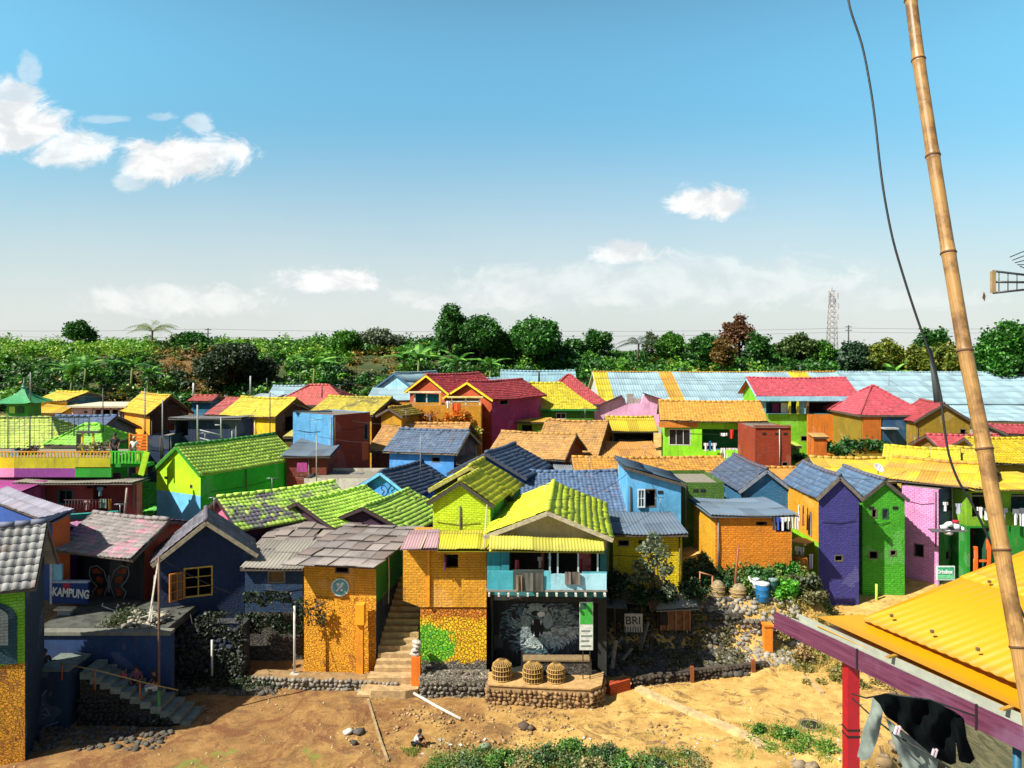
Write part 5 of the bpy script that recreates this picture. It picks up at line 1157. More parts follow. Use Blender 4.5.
# butterfly on the blue gable
fO, ft, fn_, fw_ = BUT['faces']['f']; bm2 = thing('mural', 'small painted butterfly outline on the blue gable', 'mural', on_plane(388, 490, fO, fn_)+fn_*.02); mb = MB()
for s in (-1, 1):
    pp = [on_plane(388+s*a_, b_, fO, fn_)+fn_*.02 for a_, b_ in ((0, 490), (3, 485.5), (6, 485), (6.5, 489), (3.5, 491), (5.5, 494), (4, 497), (1, 493.5))]
    for i in range(len(pp)): mb.beam(pp[i], pp[(i+1) % len(pp)], .035, .012, up=tuple(fn_))
mb.build('outline', simple('#102a4c', .8), bm2)
# ------------------------------------------------------------------ right side of the bank: rubble, coop, drums, mound
def rock_field(name, n, xr, yr, rmin, rmax, mat, kind='stuff', cond=None, seed=1, zoff=0, **kw):
    rnd = random.Random(seed); mb = MB(); c = 0
    for _ in range(n*6):
        if c >= n: break
        x = rnd.uniform(*xr); y = rnd.uniform(*yr)
        if cond and not cond(x, y): continue
        r = rmin+(rmax-rmin)*rnd.random()**2.5; mb.rock((x, y, zg(x, y)+r*.2+zoff), r); c += 1
    o = mb.build(name, mat); o['kind'] = 'stuff'; return o
rock_field('rubble', 2600, (3.2, 9.6), (30.4, 33.4), .03, .19, simple('#5c584e', .95, var=.6, scale=2.2, bumpv=.6), seed=2)  # darker stone colour stands in for shade over this recess
rock_field('rubble', 1300, (8.2, 12.4), (31.0, 33.6), .03, .17, simple('#9a9484', .95, var=.5, scale=2.2, bumpv=.6), seed=3)
rock_field('rubble', 700, (-13.0, -9.0), (28.8, 30.2), .03, .17, ROCKD, seed=4)
rock_field('rubble', 600, (-16.6, -11.6), (24.8, 26.3), .02, .14, ROCKD, seed=5)
rock_field('pebbles', 700, (-17, 14), (22.6, 31), .012, .05, simple('#c8b48c', .95, var=.4, scale=4), seed=6, cond=lambda x, y: zg(x, y) > -.6 and mnoise.noise(Vector((x*.6, y*.6, 3))) > .05)
rock_field('pebbles', 900, (-5, 6), (22.8, 28), .015, .08, simple('#a88a5c', .95, var=.5, scale=4), seed=7, cond=lambda x, y: zg(x, y) > -.6 and mnoise.noise(Vector((x*.5, y*.5, 1))) > -.05)
rock_field('river_rubble', 500, (-3, 17), (21.5, 26.5), .06, .3, simple('#8a7a60', .95, var=.6, scale=2, bumpv=.6), seed=8, cond=lambda x, y: -2.2 < zg(x, y) < -.15)
rock_field('river_rubble', 300, (10, 22), (24, 36), .06, .3, simple('#8a7450', .95, var=.6, scale=2, bumpv=.6), seed=12, cond=lambda x, y: -2.2 < zg(x, y) < -.1)
# dry-stone retaining wall of the mound
sw = thing('stone_wall', 'dry stone wall holding up the mound behind the rubble', 'wall', (7, 32.6, 0)); mb = MB(); mb.box((6.5, 33.0, .9), (6.8, .7, 1.7)); stone_skin(mb, Vector((3.2, 32.62, 0)), Vector((1, 0, 0)), Vector((0, -1, 0)), 6.7, .1, 1.7, .24, seed=40, depth=.1); mb.build('stones', stone('#6f6a58', '#4a4636', 5, c3='#8a7a34'), sw)
sw = thing('stone_wall', 'pale dry stone wall below the drums beside the orange post', 'wall', (11, 32.7, 0)); mb = MB(); mb.box((11.2, 33.0, .75), (2.6, .7, 1.5)); stone_skin(mb, Vector((9.9, 32.62, 0)), Vector((1, 0, 0)), Vector((0, -1, 0)), 2.5, .0, 1.5, .26, seed=41, depth=.12); mb.build('stones', STW, sw)
lw = thing('low_wall', 'low dark stone edging along the sandy path', 'wall', (7.5, 30.4, 0)); mb = MB(); A_ = Vector((4.7, 29.5, 0)); B_ = Vector((10.4, 30.9, 0)); d_ = (B_-A_).normalized(); mb.beam(A_+Vector((0, .12, .16)), B_+Vector((0, .12, .16)), .22, .42); stone_skin(mb, A_, d_, Vector((d_.y, -d_.x, 0)), 5.9, .03, .36, .17, seed=42); mb.build('stones', simple('#4a4034', .95, var=.5, scale=3, bumpv=.6), lw)
for q_ in (.42, .88): p_ = A_.lerp(B_, q_); mb = MB(); mb.box((p_.x, p_.y-.12, .25), (.14, .14, .7)); mb.build('post', simple('#8a4a20', .8), lw)
ob = thing('brick_edge', 'low rusty-orange brick edge beside the stone platform', 'brick edge', (4.2, 29, 0)); mb = MB(); mb.beam(P(608, 0, 29.0)*1, P(608, 0, 29.0)*1, .1, .1); A_ = Vector((P(608, 0, 28.9).x, 28.9, .18)); B_ = Vector((P(628, 0, 29.4).x, 29.4, .18)); mb.beam(A_, B_, .3, .42); mb.build('bricks', paint('#c8521c', True, .2, .4), ob)
op_ = thing('pillar', 'short orange post standing alone on the bank below the blue barrel', 'pillar', P(767, 652, 32)); mb = MB(); mb.box((P(767.5, 0, 32).x, 32, .75), (.34, .34, 1.5)); mb.build('shaft', paint('#f78a10', False, .1, .2), op_); mb = MB(); mb.box((P(767.5, 0, 32).x, 32, 1.53), (.42, .42, .08)); mb.build('cap', paint('#f78a10', False, .1, .2), op_)
# path kerbs
def kerb(label, pts, w=.22, h=.12, col='#c8a874'):
    mb = MB()
    for i in range(len(pts)-1): 
        a_, b_ = Vector(pts[i]), Vector(pts[i+1]); mb.beam(a_+Vector((0, 0, h/2-.03)), b_+Vector((0, 0, h/2-.03)), w*random.uniform(.8, 1.1), h+.06)
    o = mb.build('path_edge', simple(col, .9, var=.35, scale=3, bumpv=.5)); tag(o, label, 'path edge'); return recentre(o)
def gpt(px, py, z=0.0): return on_ground(px, py, z)
kerb('worn pale concrete edge crossing the sandy bank towards the river', [gpt(638, 690), gpt(665, 703), gpt(690, 714), gpt(722, 727), gpt(752, 741), gpt(762, 750)], .34, .14, '#cdb27e')
kerb('pale concrete edge of the path below the orange post', [gpt(776, 660), gpt(795, 672), gpt(806, 680), gpt(822, 694)], .2, .1)
kerb('thin straight concrete strip in the dirt left of the squatting child', [gpt(368, 700), gpt(380, 740), gpt(388, 762)], .07, .06, '#a8926a')
# coop, sign, shack
co = thing('chicken_coop', 'small patched chicken coop with a crooked tin roof', 'coop', (5.9, 32.2, 1.2)); mb = MB(); c0 = P(660, 0, 32.2).x; c1 = P(690, 0, 32.2).x
mb.box(((c0+c1)/2, 32.5, 1.75), (c1-c0, .8, 1.0)); mb.build('wall', simple('#7a5230', .9, var=.5, scale=5), co)
for q_ in (661, 668, 676, 684, 690): mb = MB(); mb.box((P(q_, 0, 32.05).x, 32.06, 1.75), (.05, .05, 1.0)); mb.build('post', simple('#a06a34', .8), co)
mb = MB(); roof_patch(mb, (c0-.25, 31.85, 2.22), (c1+.3, 31.85, 2.3), (c0-.1, 33, 2.5), (c1+.4, 33, 2.55), kind='corr', pitch=.12, k=4, amp=.02); mb.build('roof', tilemat('#a8a898', .8, 1.7, dirt=.4), co)
mb = MB(); mb.box((P(664, 0, 32.0).x, 32.03, 1.75), (.34, .05, .5)); mb.build('hatch', simple('#1c1814', .9), co)
sg = thing('sign', 'old white board lettered BRI leaning among the rubble', 'sign', P(633, 632, 31.4)); bw = P(633, 0, 31.35)
plate(sg, 'board', 624.5, 642.5, 613.5, 632, 31.35, .05, simple('#a8a69a', .8, var=.4)); text_mesh('BRI', 'lettering', simple('#0c1012', .7), (bw.x, 31.32, zrow(621, 31.3)), 0, .46, sg, .008, .004, sx=1.0)
for q_ in range(7): plate(sg, 'slat', 625+q_*2.5, 626+q_*2.5, 626.5, 632, 31.33, .04, simple('#3a4446', .8))
for q_ in (626, 641): mb = MB(); mb.tube([P(q_, 631, 31.36), P(q_, 650, 31.36)], .025); mb.build('leg', simple('#5a5a52', .8), sg)
PLK = simple('#8a8578', .8, var=.4)
for i, (a_, b_, c_) in enumerate((((607, 658), (622, 636), 'wide'), ((612, 668), (616, 640), 'thin'), ((622, 660), (632, 648), 'short'), ((630, 634), (640, 618), 'leaning'), ((640, 650), (648, 622), 'long'))):
    mb = MB(); p_ = on_ground(a_[0], a_[1], .6); q_ = P(b_[0], b_[1], p_.y+.25); mb.beam(p_, q_, .14, .03); o = mb.build('plank', PLK); tag(o, f'{c_} grey plank propped in the rubble {"left" if i < 3 else "right"} of the BRI board' if i != 3 else 'grey plank leaning against the right of the BRI board', 'plank'); recentre(o)
# drums and barrels
def bundle(px, py, r, h, label):
    z = zg(P(px, 0, 33.6).x, 33.6)-.05; c = Vector((P(px, 0, 33.6).x, 33.6, z)); root = thing('wicker_basket', label, 'basket', c, 'large round baskets on the mound')
    mb = MB(); mb.lathe(c, [(r*.85, 0), (r, h*.3), (r*.98, h*.6), (r*.75, h*.85), (r*.35, h)], 16); mb.build('body', simple('#9a8a68', .9, var=.5, scale=8, bumpv=.6), root)
    mb = MB()
    for f, rr in ((.12, .95), (.4, 1.02), (.65, .97)): mb.tube([c+Vector((r*rr*math.cos(2*math.pi*k/16), r*rr*math.sin(2*math.pi*k/16), h*f)) for k in range(17)], .02, 4, 0, caps=False)
    mb.build('hoops', BAM, root)
bundle(718, 610, .31, .7, 'pale round-topped wicker basket left of the two on the mound'); bundle(738, 614, .38, .56, 'broad flat-topped wicker basket right of the two on the mound')
def barrel(px, Y, r, h, col, lid, label):
    c = Vector((P(px, 0, Y).x, Y, zg(P(px, 0, Y).x, Y)-.03)); root = thing('barrel', label, 'barrel', c)
    mb = MB(); mb.lathe(c, [(r*.9, 0), (r, .04), (r, h*.3), (r*1.04, h*.33), (r, h*.36), (r, h*.64), (r*1.04, h*.67), (r, h*.7), (r*.98, h*.94), (r*.9, h)], 18); mb.build('body', simple(col, .45), root, smooth=False)
    mb = MB(); mb.lathe(c+Vector((0, 0, h)), [(r*1.03, -.05), (r*1.05, 0), (r*1.0, .04), (r*.2, .05)], 18); mb.build('lid', simple(lid, .5), root)
barrel(762.5, 33.3, .29, .78, '#1f70a8', '#dde2e2', 'blue plastic barrel with white lid by the orange post'); barrel(772, 33.6, .25, .75, '#1c4c48', '#8aa09a', 'dark green barrel just right of the blue one'); barrel(754, 33.7, .25, .7, '#c8d0d2', '#e8ecec', 'white barrel half hidden left of the blue one')
o = pole('pole', 'rusty brown pole rising from the shaded mound left of the orange block', 'pole', P(733, 606, 33.6), P(738.5, 545, 33.6), .045, '#9a5230')
o = pole('pole', 'slanting white waste pipe on the slope beside the shaded mound', 'pipe', P(712, 598, 33.7), P(712.5, 576, 33.7), .04, '#a86a4a')
gf = thing('goal_frame', 'pale drooping tarpaulin rail above the mound', 'rail', P(704, 576, 33.7)); mb = MB(); mb.tube([P(699, 572, 33.7), P(713, 576, 33.7)], .035); mb.build('rail', simple('#b07a50', .7), gf); mb = MB(); mb.tube([P(700, 572, 33.7), P(699.5, 600, 33.7)], .03); mb.build('post', simple('#b07a50', .7), gf)
ac = thing('water_tank', 'small white tank box on the ledge left of the orange block', 'tank', P(715, 551, 36)); plate(ac, 'body', 712.5, 719.5, 540, 551.5, 36, .4, simple('#a8aca0', .7)); plate(ac, 'lid', 712, 720, 538.8, 540, 36, .46, simple('#888c84', .7))
# purple house extras
sp_ = thing('painted_bastion', 'rounded orange stone buttress between the bushes and the purple house', 'buttress', P(798, 575, 35.2)); mb = MB(); c_ = P(799, 0, 35.4); mb.lathe((c_.x, c_.y, 1.2), [(.5, 0), (.48, 1.0), (.42, 1.9), (.36, 2.25)], 14); mb.build('body', stone('#d88a28', '#9a5a1c', 7, paintc='#f08a14', paintm=.6), sp_)
o = pole('pole', 'lime green pipe standing in front of the green brick house', 'pipe', P(876.5, 612, 36.6), P(876.5, 584, 36.6), .06, '#b4e83c')
o = pole('pole', 'slim purple pole at the left foot of the purple-blue house', 'pole', P(817.5, 618, 35.6), P(817, 590, 35.6), .05, '#8a7ab0')
gs = thing('sign', 'green and white shop sign board in front of the pink house', 'sign', P(943, 580, 36.5)); plate(gs, 'board', 936.5, 954.5, 566, 580, 36.4, .06, simple('#e4efe4', .7)); plate(gs, 'green_panel', 937.5, 953.5, 567, 578.5, 36.4, .06, simple('#3fb07a', .7), .01); plate(gs, 'green_band', 937.5, 953.5, 574.5, 578.5, 36.4, .06, simple('#7adc9a', .7), .016)
text_mesh('Grindbox', 'lettering', simple('#f4fbf4', .6), (P(945.5, 0, 36.3).x, 36.35, zrow(572.3, 36.3)), 0, .26, gs, .008, .008, sx=.72)
for q_ in (939, 952): mb = MB(); mb.tube([P(q_, 580, 36.42), P(q_, 600, 36.42)], .03); mb.build('post', simple('#6a6a60', .8), gs)
# pink ruin
pr = thing('ruined_house', 'roofless pink wall with a broken gap below the striped warehouse roof', 'ruin', P(630, 420, 72)); mb = MB(); mt = [paint('#ffb4dc', False, .3, .3), simple('#3a2a2a', .9)]
top = [(594, 408), (606, 402), (622, 396), (625, 399), (626, 404), (641, 404), (643, 396), (646, 394), (658, 397), (668, 402)]
ptsf = [P(a_, b_, 72) for a_, b_ in top]
for i in range(len(ptsf)-1):
    a_, b_ = ptsf[i], ptsf[i+1]; zb_ = zrow(425, 72); mb.prism([Vector((a_.x, 72, zb_)), Vector((b_.x, 72, zb_)), b_, a_], (0, .3, 0))
mb.build('wall', mt[0], pr)
mb = MB(); mb.beam(P(590, 409, 71.9), P(622, 395.5, 71.9), .5, .1); mb.beam(P(643, 393, 71.9), P(670, 402.5, 71.9), .5, .1); mb.build('coping', simple('#3a3034', .9), pr)
mb = MB(); mb.box(P(630, 400, 72.8), (.6, .5, 1.2)); mb.box(P(638, 401, 72.6), (.8, .5, .5)); mb.build('debris', simple('#a8a098', .9), pr)
# pagoda-like turret
tw = thing('turret', 'green turret with curved pyramid roof at the left edge', 'turret', P(24, 420, 57)); c_ = P(24, 0, 57); 
def curved_pyr(mb, c, half, z0, h, n=8, p=1.9, seg=10, flare=.12):
    for s in range(4):
        M = Matrix.Rotation(s*math.pi/2, 3, 'Z')
        for i in range(n):
            f0, f1 = i/n, (i+1)/n; w0 = half*(1-f0)**p*(1-.06)+half*.06; w1 = half*(1-f1)**p*(1-.06)+half*.06
            for j in range(seg):
                a0, a1 = -1+2*j/seg, -1+2*(j+1)/seg
                lift = lambda a, f: flare*abs(a)**4*(1-f)**2
                mb.face([Vector(c)+M@Vector((a0*w0, -w0, z0-c[2]+h*f0+lift(a0, f0))), Vector(c)+M@Vector((a1*w0, -w0, z0-c[2]+h*f0+lift(a1, f0))), Vector(c)+M@Vector((a1*w1, -w1, z0-c[2]+h*f1+lift(a1, f1))), Vector(c)+M@Vector((a0*w1, -w1, z0-c[2]+h*f1+lift(a0, f1)))])
mb = MB(); curved_pyr(mb, (c_.x, 57, zrow(402.5, 57)), 1.38, zrow(402.5, 57), 1.25); mb.build('roof', tilemat('#2f9a5a', .22, .26, dirt=.2, wear=.05), tw)
mb = MB(); curved_pyr(mb, (c_.x, 57, zrow(419, 57)), 1.75, zrow(420, 57), .42, p=1.0); mb.build('skirt_roof', tilemat('#2a8a4c', .22, .26, dirt=.2, wear=.05), tw)
mb = MB(); mb.box((c_.x, 57, zrow(409.5, 57)), (1.6, 1.6, 1.5)); mb.build('wall', paint('#4a9a2c', False, .05, .2), tw)
for q_ in (-.45, .45): mb = MB(); mb.box((c_.x+q_*0+(.28 if q_ > 0 else -.3), 56.13, zrow(409, 57)), (.42, .05, .5)); mb.build('window', simple('#c8e850' if q_ < 0 else '#244a2c', .6), tw)
mb = MB(); mb.lathe((c_.x, 57, zrow(387, 57)), [(.22, 0), (.1, .12), (.14, .22), (.05, .34), (.03, .6)], 10); mb.build('finial', simple('#3a7a6a', .5), tw)
# terrace with railings, left
tz = zrow(457.5, 40.5)
tr = thing('terrace', 'long terrace with yellow railing and purple and green bands', 'terrace', P(50, 470, 41)); A0 = P(-60, 0, 40.6).x; A1 = P(111, 0, 40.6).x
mb = MB(); mb.box(((A0+A1)/2, 42.3, tz-.1), (A1-A0, 3.5, .2)); mb.build('deck', simple('#8a8470', .9), tr)
plate(tr, 'parapet', -60, 15, 457.5, 468, 40.5, .15, paint('#ffd60a', False, .1, .25)); plate(tr, 'parapet', 15, 111, 457.5, 468, 40.5, .15, paint('#c2ba10', False, .2, .35))
plate(tr, 'band', -60, 15, 468, 477, 40.5, .15, paint('#f09ac8', False, .2, .3)); plate(tr, 'band', 15, 76, 468, 477, 40.5, .15, paint('#8a3a8c', False, .1, .3)); plate(tr, 'band', 76, 112, 467, 477, 40.5, .15, paint('#1f9a20', False, .1, .3))
mb = MB(); mb.box((P(25, 0, 40.5).x, 41.2, zrow(480, 41)), (9.5, .1, .7)); mb.build('back_beam', simple('#5a2a4a', .9), tr)
YR = simple('#dcb41c', .6, var=.2); 
for i in range(34):
    q_ = 1+i*3.3; 
    if q_ > 110: break
    plate(tr, 'baluster', q_, q_+1.1, 452, 457.6, 40.45, .05, YR)
plate(tr, 'rail', -10, 111, 451.2, 452.3, 40.45, .07, simple('#e09a20', .6))
gb = thing('balcony', 'bright green railed balcony at the right end of the terrace', 'balcony', P(128, 470, 40.6)); plate(gb, 'deck', 110, 147, 463.5, 467, 40.6, .9, paint('#1f9a24', False, .05, .2), -.4); plate(gb, 'rail', 110, 147, 451, 452, 40.3, .06, simple('#3ac82c', .6))
for i in range(11): plate(gb, 'baluster', 111+i*3.4, 112.8+i*3.4, 452, 463.5, 40.3, .05, simple('#4ac828', .6))
mb = MB(); mb.beam(P(147, 452, 40.2), P(141, 475, 40.2), .08, .3); mb.build('stair_side', simple('#b8e820', .6), gb)
sl = thing('slatted_screen', 'orange slatted screen above the green balcony', 'screen', P(139, 452, 42))
for i in range(6): plate(sl, 'slat', 129.5, 147, 434.3+i*3.2, 436.6+i*3.2, 42.6, .05, simple('#ec7a1c', .6))
for q_ in (129, 146.5): plate(sl, 'post', q_, q_+1.2, 433, 458, 42.55, .08, simple('#f0a030', .6))
gw = thing('garden_gate', 'yellow post gateway draped with flowers on the terrace', 'gateway', P(93, 457, 42)); 
for q_ in (81.5, 92.5): plate(gw, 'post', q_, q_+1.6, 433, 458, 42, .1, simple('#e8d02c', .6))
plate(gw, 'lintel', 78, 100, 431, 433, 42, .3, simple('#4a4a44', .8)); plate(gw, 'dark_door', 76.5, 81, 434, 457, 42.3, .06, simple('#1c2018', .8))
ft_ = thing('garden_table', 'small blue planter box at the left of the terrace', 'planter', P(15, 457, 41.5)); plate(ft_, 'box', 10, 22, 450.5, 457, 41.5, .5, simple('#4a86a8', .7))
# wire fence behind the terrace
wf = thing('wire_fence', 'tall dark wire mesh fence in front of the blue-tiled roof', 'fence', P(45, 450, 45)); FM = simple('#26403a', .6)
mb = MB()
for i in range(19): q_ = i*4.9; mb.tube([P(q_, 417, 45.4), P(q_, 452, 45.4)], .014, 3, 0, caps=False)
for i in range(9): r_0 = 418+i*4.0; mb.tube([P(-4, r_0, 45.4), P(89, r_0, 45.4)], .012, 3, 0, caps=False)
mb.build('mesh', FM, wf); mb = MB(); mb.tube([P(-4, 417, 45.4), P(90, 417, 45.4)], .035, 5); mb.build('rail', FM, wf)
for q_ in (8, 30, 52, 74, 89): mb = MB(); mb.tube([P(q_, 416, 45.4), P(q_, 455, 45.4)], .035, 5); mb.build('post', FM, wf)
for (a_, b_, c_) in (((210, 427), (222, 434), 0), ):
    pass
lf = thing('scaffold', 'white tubular rail in front of the dark-navy house', 'rail', P(210, 440, 48.5))
for a_, b_ in (((200, 430), (221, 435)), ((200, 438), (219, 443)), ((221, 417), (221, 438)), ((215, 425), (221, 425)), ((232, 431), (232, 445))): mb = MB(); mb.tube([P(*a_, 48.5), P(*b_, 48.5)], .04); mb.build('bar', simple('#a0a8a8', .5), lf)
# boundary house outside the frame on the left whose shade falls over the yard
h = house('tall plain house just outside the left edge that shades the yard', 0, 0, 27, 0, 3.3, roof='gx', peak=(-162, 432, 27.2), Wm=7, rise=1.0, rc='#a09a90', wc='#8a8a80', base=0, ov=.3)
# ------------------------------------------------------------------ foreground right: yellow canopy, gutter, post, clothes, bamboo
ed = Vector((.361, -.932, 0)); pd = Vector((.932, .361, 0)); E0 = Vector((3.16, 9.14, 9.8))       # eave line (towards camera) and inward direction
cn = thing('canopy_roof', 'bright yellow corrugated canopy roof in the lower right corner', 'canopy', (5, 7.5, 9.9))
YM = tilemat('#ffb200', .9, 1.9, dirt=.06, wear=.02, var=.08, rough=.45)
a_ = E0+ed*.62+pd*.22; b_ = E0+ed*5.2+pd*.22; up_ = Vector((0, 0, 1))
mb = MB(); o1 = up_*.26
roof_patch(mb, E0+ed*.55+pd*.12+up_*.17, b_+up_*.17, E0+ed*.80+pd*.55+up_*.21, b_+pd*.5+up_*.21, kind='flat', thick=.012); mb.build('flashing', YM, cn)
mb = MB(); roof_patch(mb, E0+ed*.95+pd*.42+up_*.235, b_+pd*.2+up_*.235, E0+ed*.55+pd*5.4+up_*.98, b_+pd*5.4+up_*.98, kind='corr', pitch=.115, k=6, amp=.010, jit=0, thick=.006); mb.build('roof_sheet', YM, cn)
mb = MB(); mb.beam(E0+ed*.7+pd*.35+up_*.05, E0+ed*5.2+pd*.35+up_*.05, .08, .14); mb.build('purlin', simple('#24302c', .8), cn)
for k_ in (1.6, 2.8, 4.0): mb = MB(); mb.beam(E0+ed*k_+pd*.05+up_*.12, E0+ed*k_+pd*.5+up_*.14, .04, .015); mb.build('bracket', simple('#b88a34', .6), cn)
mb = MB()
for i in range(7):
    for j in range(3):
        q_ = E0+ed*(1.2+i*.5)+pd*(.55+j*1.5)+up_*(.275+(.55+j*1.5)*.135); mb.box(q_, (.03, .03, .03))
mb.build('screws', simple('#6a5a3a', .5), cn)
gt = thing('gutter', 'long purple-painted gutter board with white channel under the yellow canopy', 'gutter', (3.6, 7.7, 9.7))
def purple_mat():
    m, t, b = newmat('painted_board'); uv = uvsock(t); mp = t.new('ShaderNodeMapping'); mp.inputs['Scale'].default_value = (1.2, 26, 1); t.l.new(uv, mp.inputs[0]); n = t.noise(mp.outputs[0], 1.5, 5, .6); n2 = t.noise(uv, 1.3, 4, .6)
    c = t.mix(t.smooth(n, .3, .7), rgb('#4c2038'), rgb('#6c3a4e')); c = t.mix(t.smooth(n2, .5, .75), c, rgb('#705068')); t.l.new(c, b.inputs['Base Color']); b.inputs['Roughness'].default_value = .42; bump(t, b, n, .2, .01); return m
PM = purple_mat()
for (k0, k1) in ((0, 1.28), (1.29, 2.62), (2.63, 5.2)): mb = MB(); mb.beam(E0+ed*k0-up_*.02, E0+ed*k1-up_*.02, .025, .2); mb.build('fascia_board', PM, gt)
mb = MB(); mb.beam(E0+ed*.25+pd*.09+up_*.02, E0+ed*5.2+pd*.09+up_*.02, .10, .02); mb.beam(E0+ed*.25+pd*.15+up_*.06, E0+ed*5.2+pd*.15+up_*.06, .012, .10); mb.beam(E0+ed*.25+pd*.03+up_*.075, E0+ed*5.2+pd*.03+up_*.075, .02, .012); mb.build('channel', simple('#a4a898', .6, var=.15), gt)
for k_ in (1.28, 2.62): mb = MB(); mb.beam(E0+ed*k_-pd*.02-up_*.13, E0+ed*k_-pd*.02+up_*.10, .02, .012); mb.build('strap', simple('#3a1c24', .6), gt)
rp = thing('post', 'red painted steel post holding up the gutter', 'post', (3.4, 7.85, 6)); pc = P(850, 0, 8.2)
mb = MB(); mb.box((pc.x+.01, 8.2, 6.68), (.13, .13, 6.1)); mb.build('shaft', simple('#b0101c', .5, var=.15), rp)
for k_ in (8.95, 8.88): mb = MB(); mb.box((pc.x+.01, 8.2, k_), (.14, .14, .018)); mb.build('wire_tie', simple('#181818', .5), rp)
o = pole('post', 'thin teal post at the bottom right corner', 'post', P(1017, 900, 6.5), P(1017, 744, 6.5), .035, '#0f5a78')
# clothes line with dark garment
Yc = 6.4; CLN = simple('#20241f', .6)
cl = thing('clothes_line', 'thin dark line carrying the clothes under the gutter', 'clothes line', P(900, 710, Yc)); mb = MB(); mb.tube([P(852, 694, 7.8), P(866, 698, 7.0), P(888, 694, Yc), P(930, 700, Yc), P(975, 716, 6.2)], .008, 5); mb.build('line', CLN, cl)
mb = MB(); mb.tube([P(852, 698, 7.8), P(876, 720, 6.9), P(897, 736, 6.4), P(930, 755, 6.2), P(960, 775, 6.1)], .008, 5); mb.build('line', CLN, cl)
def cloth_shape(name, label, cat, poly, Y, col, amp=.05, th=.02, res=2.2, dy=None):
    """hanging cloth cut to an outline, with real folds and thickness"""
    xs = [p[0] for p in poly]; ys = [p[1] for p in poly]
    def inside(x, y):
        c = False; j = len(poly)-1
        for i in range(len(poly)):
            if (poly[i][1] > y) != (poly[j][1] > y) and x < (poly[j][0]-poly[i][0])*(y-poly[i][1])/(poly[j][1]-poly[i][1])+poly[i][0]: c = not c
            j = i
        return c
    mb = MB(); nx = int((max(xs)-min(xs))/res)+1; ny = int((max(ys)-min(ys))/res)+1
    def yv(x, y): return Y+(dy(x, y) if dy else 0)+amp*math.sin(x*.22+math.sin(y*.07)*1.6)+amp*.5*math.sin(x*.09+y*.16)+amp*.3*math.sin(x*.5-y*.2)
    def pt(i, j, s): x = min(xs)+i*res; y = min(ys)+j*res; return P(x, y, yv(x, y))+Vector((0, s*th/2, 0))
    cells = {(i, j) for i in range(nx) for j in range(ny) if inside(min(xs)+(i+.5)*res, min(ys)+(j+.5)*res)}
    for (i, j) in cells:
        f = [pt(i, j, -1), pt(i, j+1, -1), pt(i+1, j+1, -1), pt(i+1, j, -1)]; g = [pt(i, j, 1), pt(i+1, j, 1), pt(i+1, j+1, 1), pt(i, j+1, 1)]
        mb.face(f); mb.face(g)
        for (di, dj, a, b) in ((-1, 0, (0, 0), (0, 1)), (1, 0, (1, 1), (1, 0)), (0, -1, (1, 0), (0, 0)), (0, 1, (0, 1), (1, 1))):
            if (i+di, j+dj) not in cells:
                mb.face([pt(i+a[0], j+a[1], -1), pt(i+a[0], j+a[1], 1), pt(i+b[0], j+b[1], 1), pt(i+b[0], j+b[1], -1)])
    m_ = simple(col, .93, var=.2, scale=9.1); m_.node_tree.nodes['Principled BSDF'].inputs['Specular IOR Level'].default_value = .04; o = mb.build(name, m_); tag(o, label, cat); return recentre(o)
cloth_shape('jacket', 'black long-sleeved jacket hanging on the line under the gutter', 'jacket', [(874, 698), (886, 694), (900, 697), (930, 700), (955, 712), (963, 718), (966, 738), (974, 758), (969, 763), (960, 761), (957, 742), (955, 735), (955, 762), (950, 764), (935, 757), (915, 740), (895, 722), (886, 716), (880, 704)], 6.35, '#0a0f10', .035, .03, .5)
cloth_shape('trousers', 'grey-green trouser leg hanging beside the black jacket', 'trousers', [(873, 699), (881, 699), (882, 712), (878, 735), (870, 757), (862, 760), (858, 757), (864, 730), (871, 712)], 6.55, '#7c877e', .03, .03, .5)
cloth_shape('towel', 'pale grey cloth pegged below the black jacket', 'towel', [(886, 718), (900, 729), (925, 748), (938, 758), (936, 772), (905, 772), (902, 764), (895, 745), (890, 730)], 6.5, '#848e86', .025, .02, .5)
for i, (q_, r_0) in enumerate(((897, 730), (934, 753))):
    pg = thing('clothes_peg', ('upper' if i == 0 else 'lower')+' white clothes peg on the pale grey cloth', 'clothes peg', P(q_, r_0, 6.3))
    for s in (-1, 1): mb = MB(); mb.beam(P(q_+s*1.5-1, r_0+4, 6.3), P(q_+s*1.5+1.5, r_0-4, 6.3), .012, .02, up=(0, 1, 0)); mb.build('jaw', simple('#e0c8d0', .5), pg)
# bamboo pole
bp = thing('bamboo_pole', 'tall leaning bamboo pole crossing the right side of the picture', 'bamboo pole', P(1045, 900, 2.5))
def bamboo_mat():
    m, t, b = newmat('bamboo'); uv = uvsock(t); pos = geo_pos(t); mp = t.new('ShaderNodeMapping'); mp.inputs['Scale'].default_value = (14, 2.2, 1); t.l.new(uv, mp.inputs[0]); n = t.noise(mp.outputs[0], 2, 5, .65); n2 = t.noise(pos, 7, 5, .7); n3 = t.noise(pos, 30, 4, .7)
    c = t.mix(t.smooth(n, .3, .7), rgb('#8a6434'), rgb('#b08a50')); c = t.mix(t.m('MULTIPLY', t.smooth(n2, .46, .66), .8), c, rgb('#5c3e1e')); c = t.mix(t.m('MULTIPLY', t.smooth(n3, .6, .75), .6), c, rgb('#4a3018')); t.l.new(c, b.inputs['Base Color']); b.inputs['Roughness'].default_value = .42; bump(t, b, n, .25, .004); return m
BMAT = bamboo_mat(); NODE = simple('#5a3c1e', .7, var=.4, scale=40)
bpts = [(903, -60), (911, 0), (918.5, 60), (933, 156), (948.5, 253), (965, 351), (984.5, 449), (1001.5, 550), (1019, 647), (1035, 745), (1050, 850)]
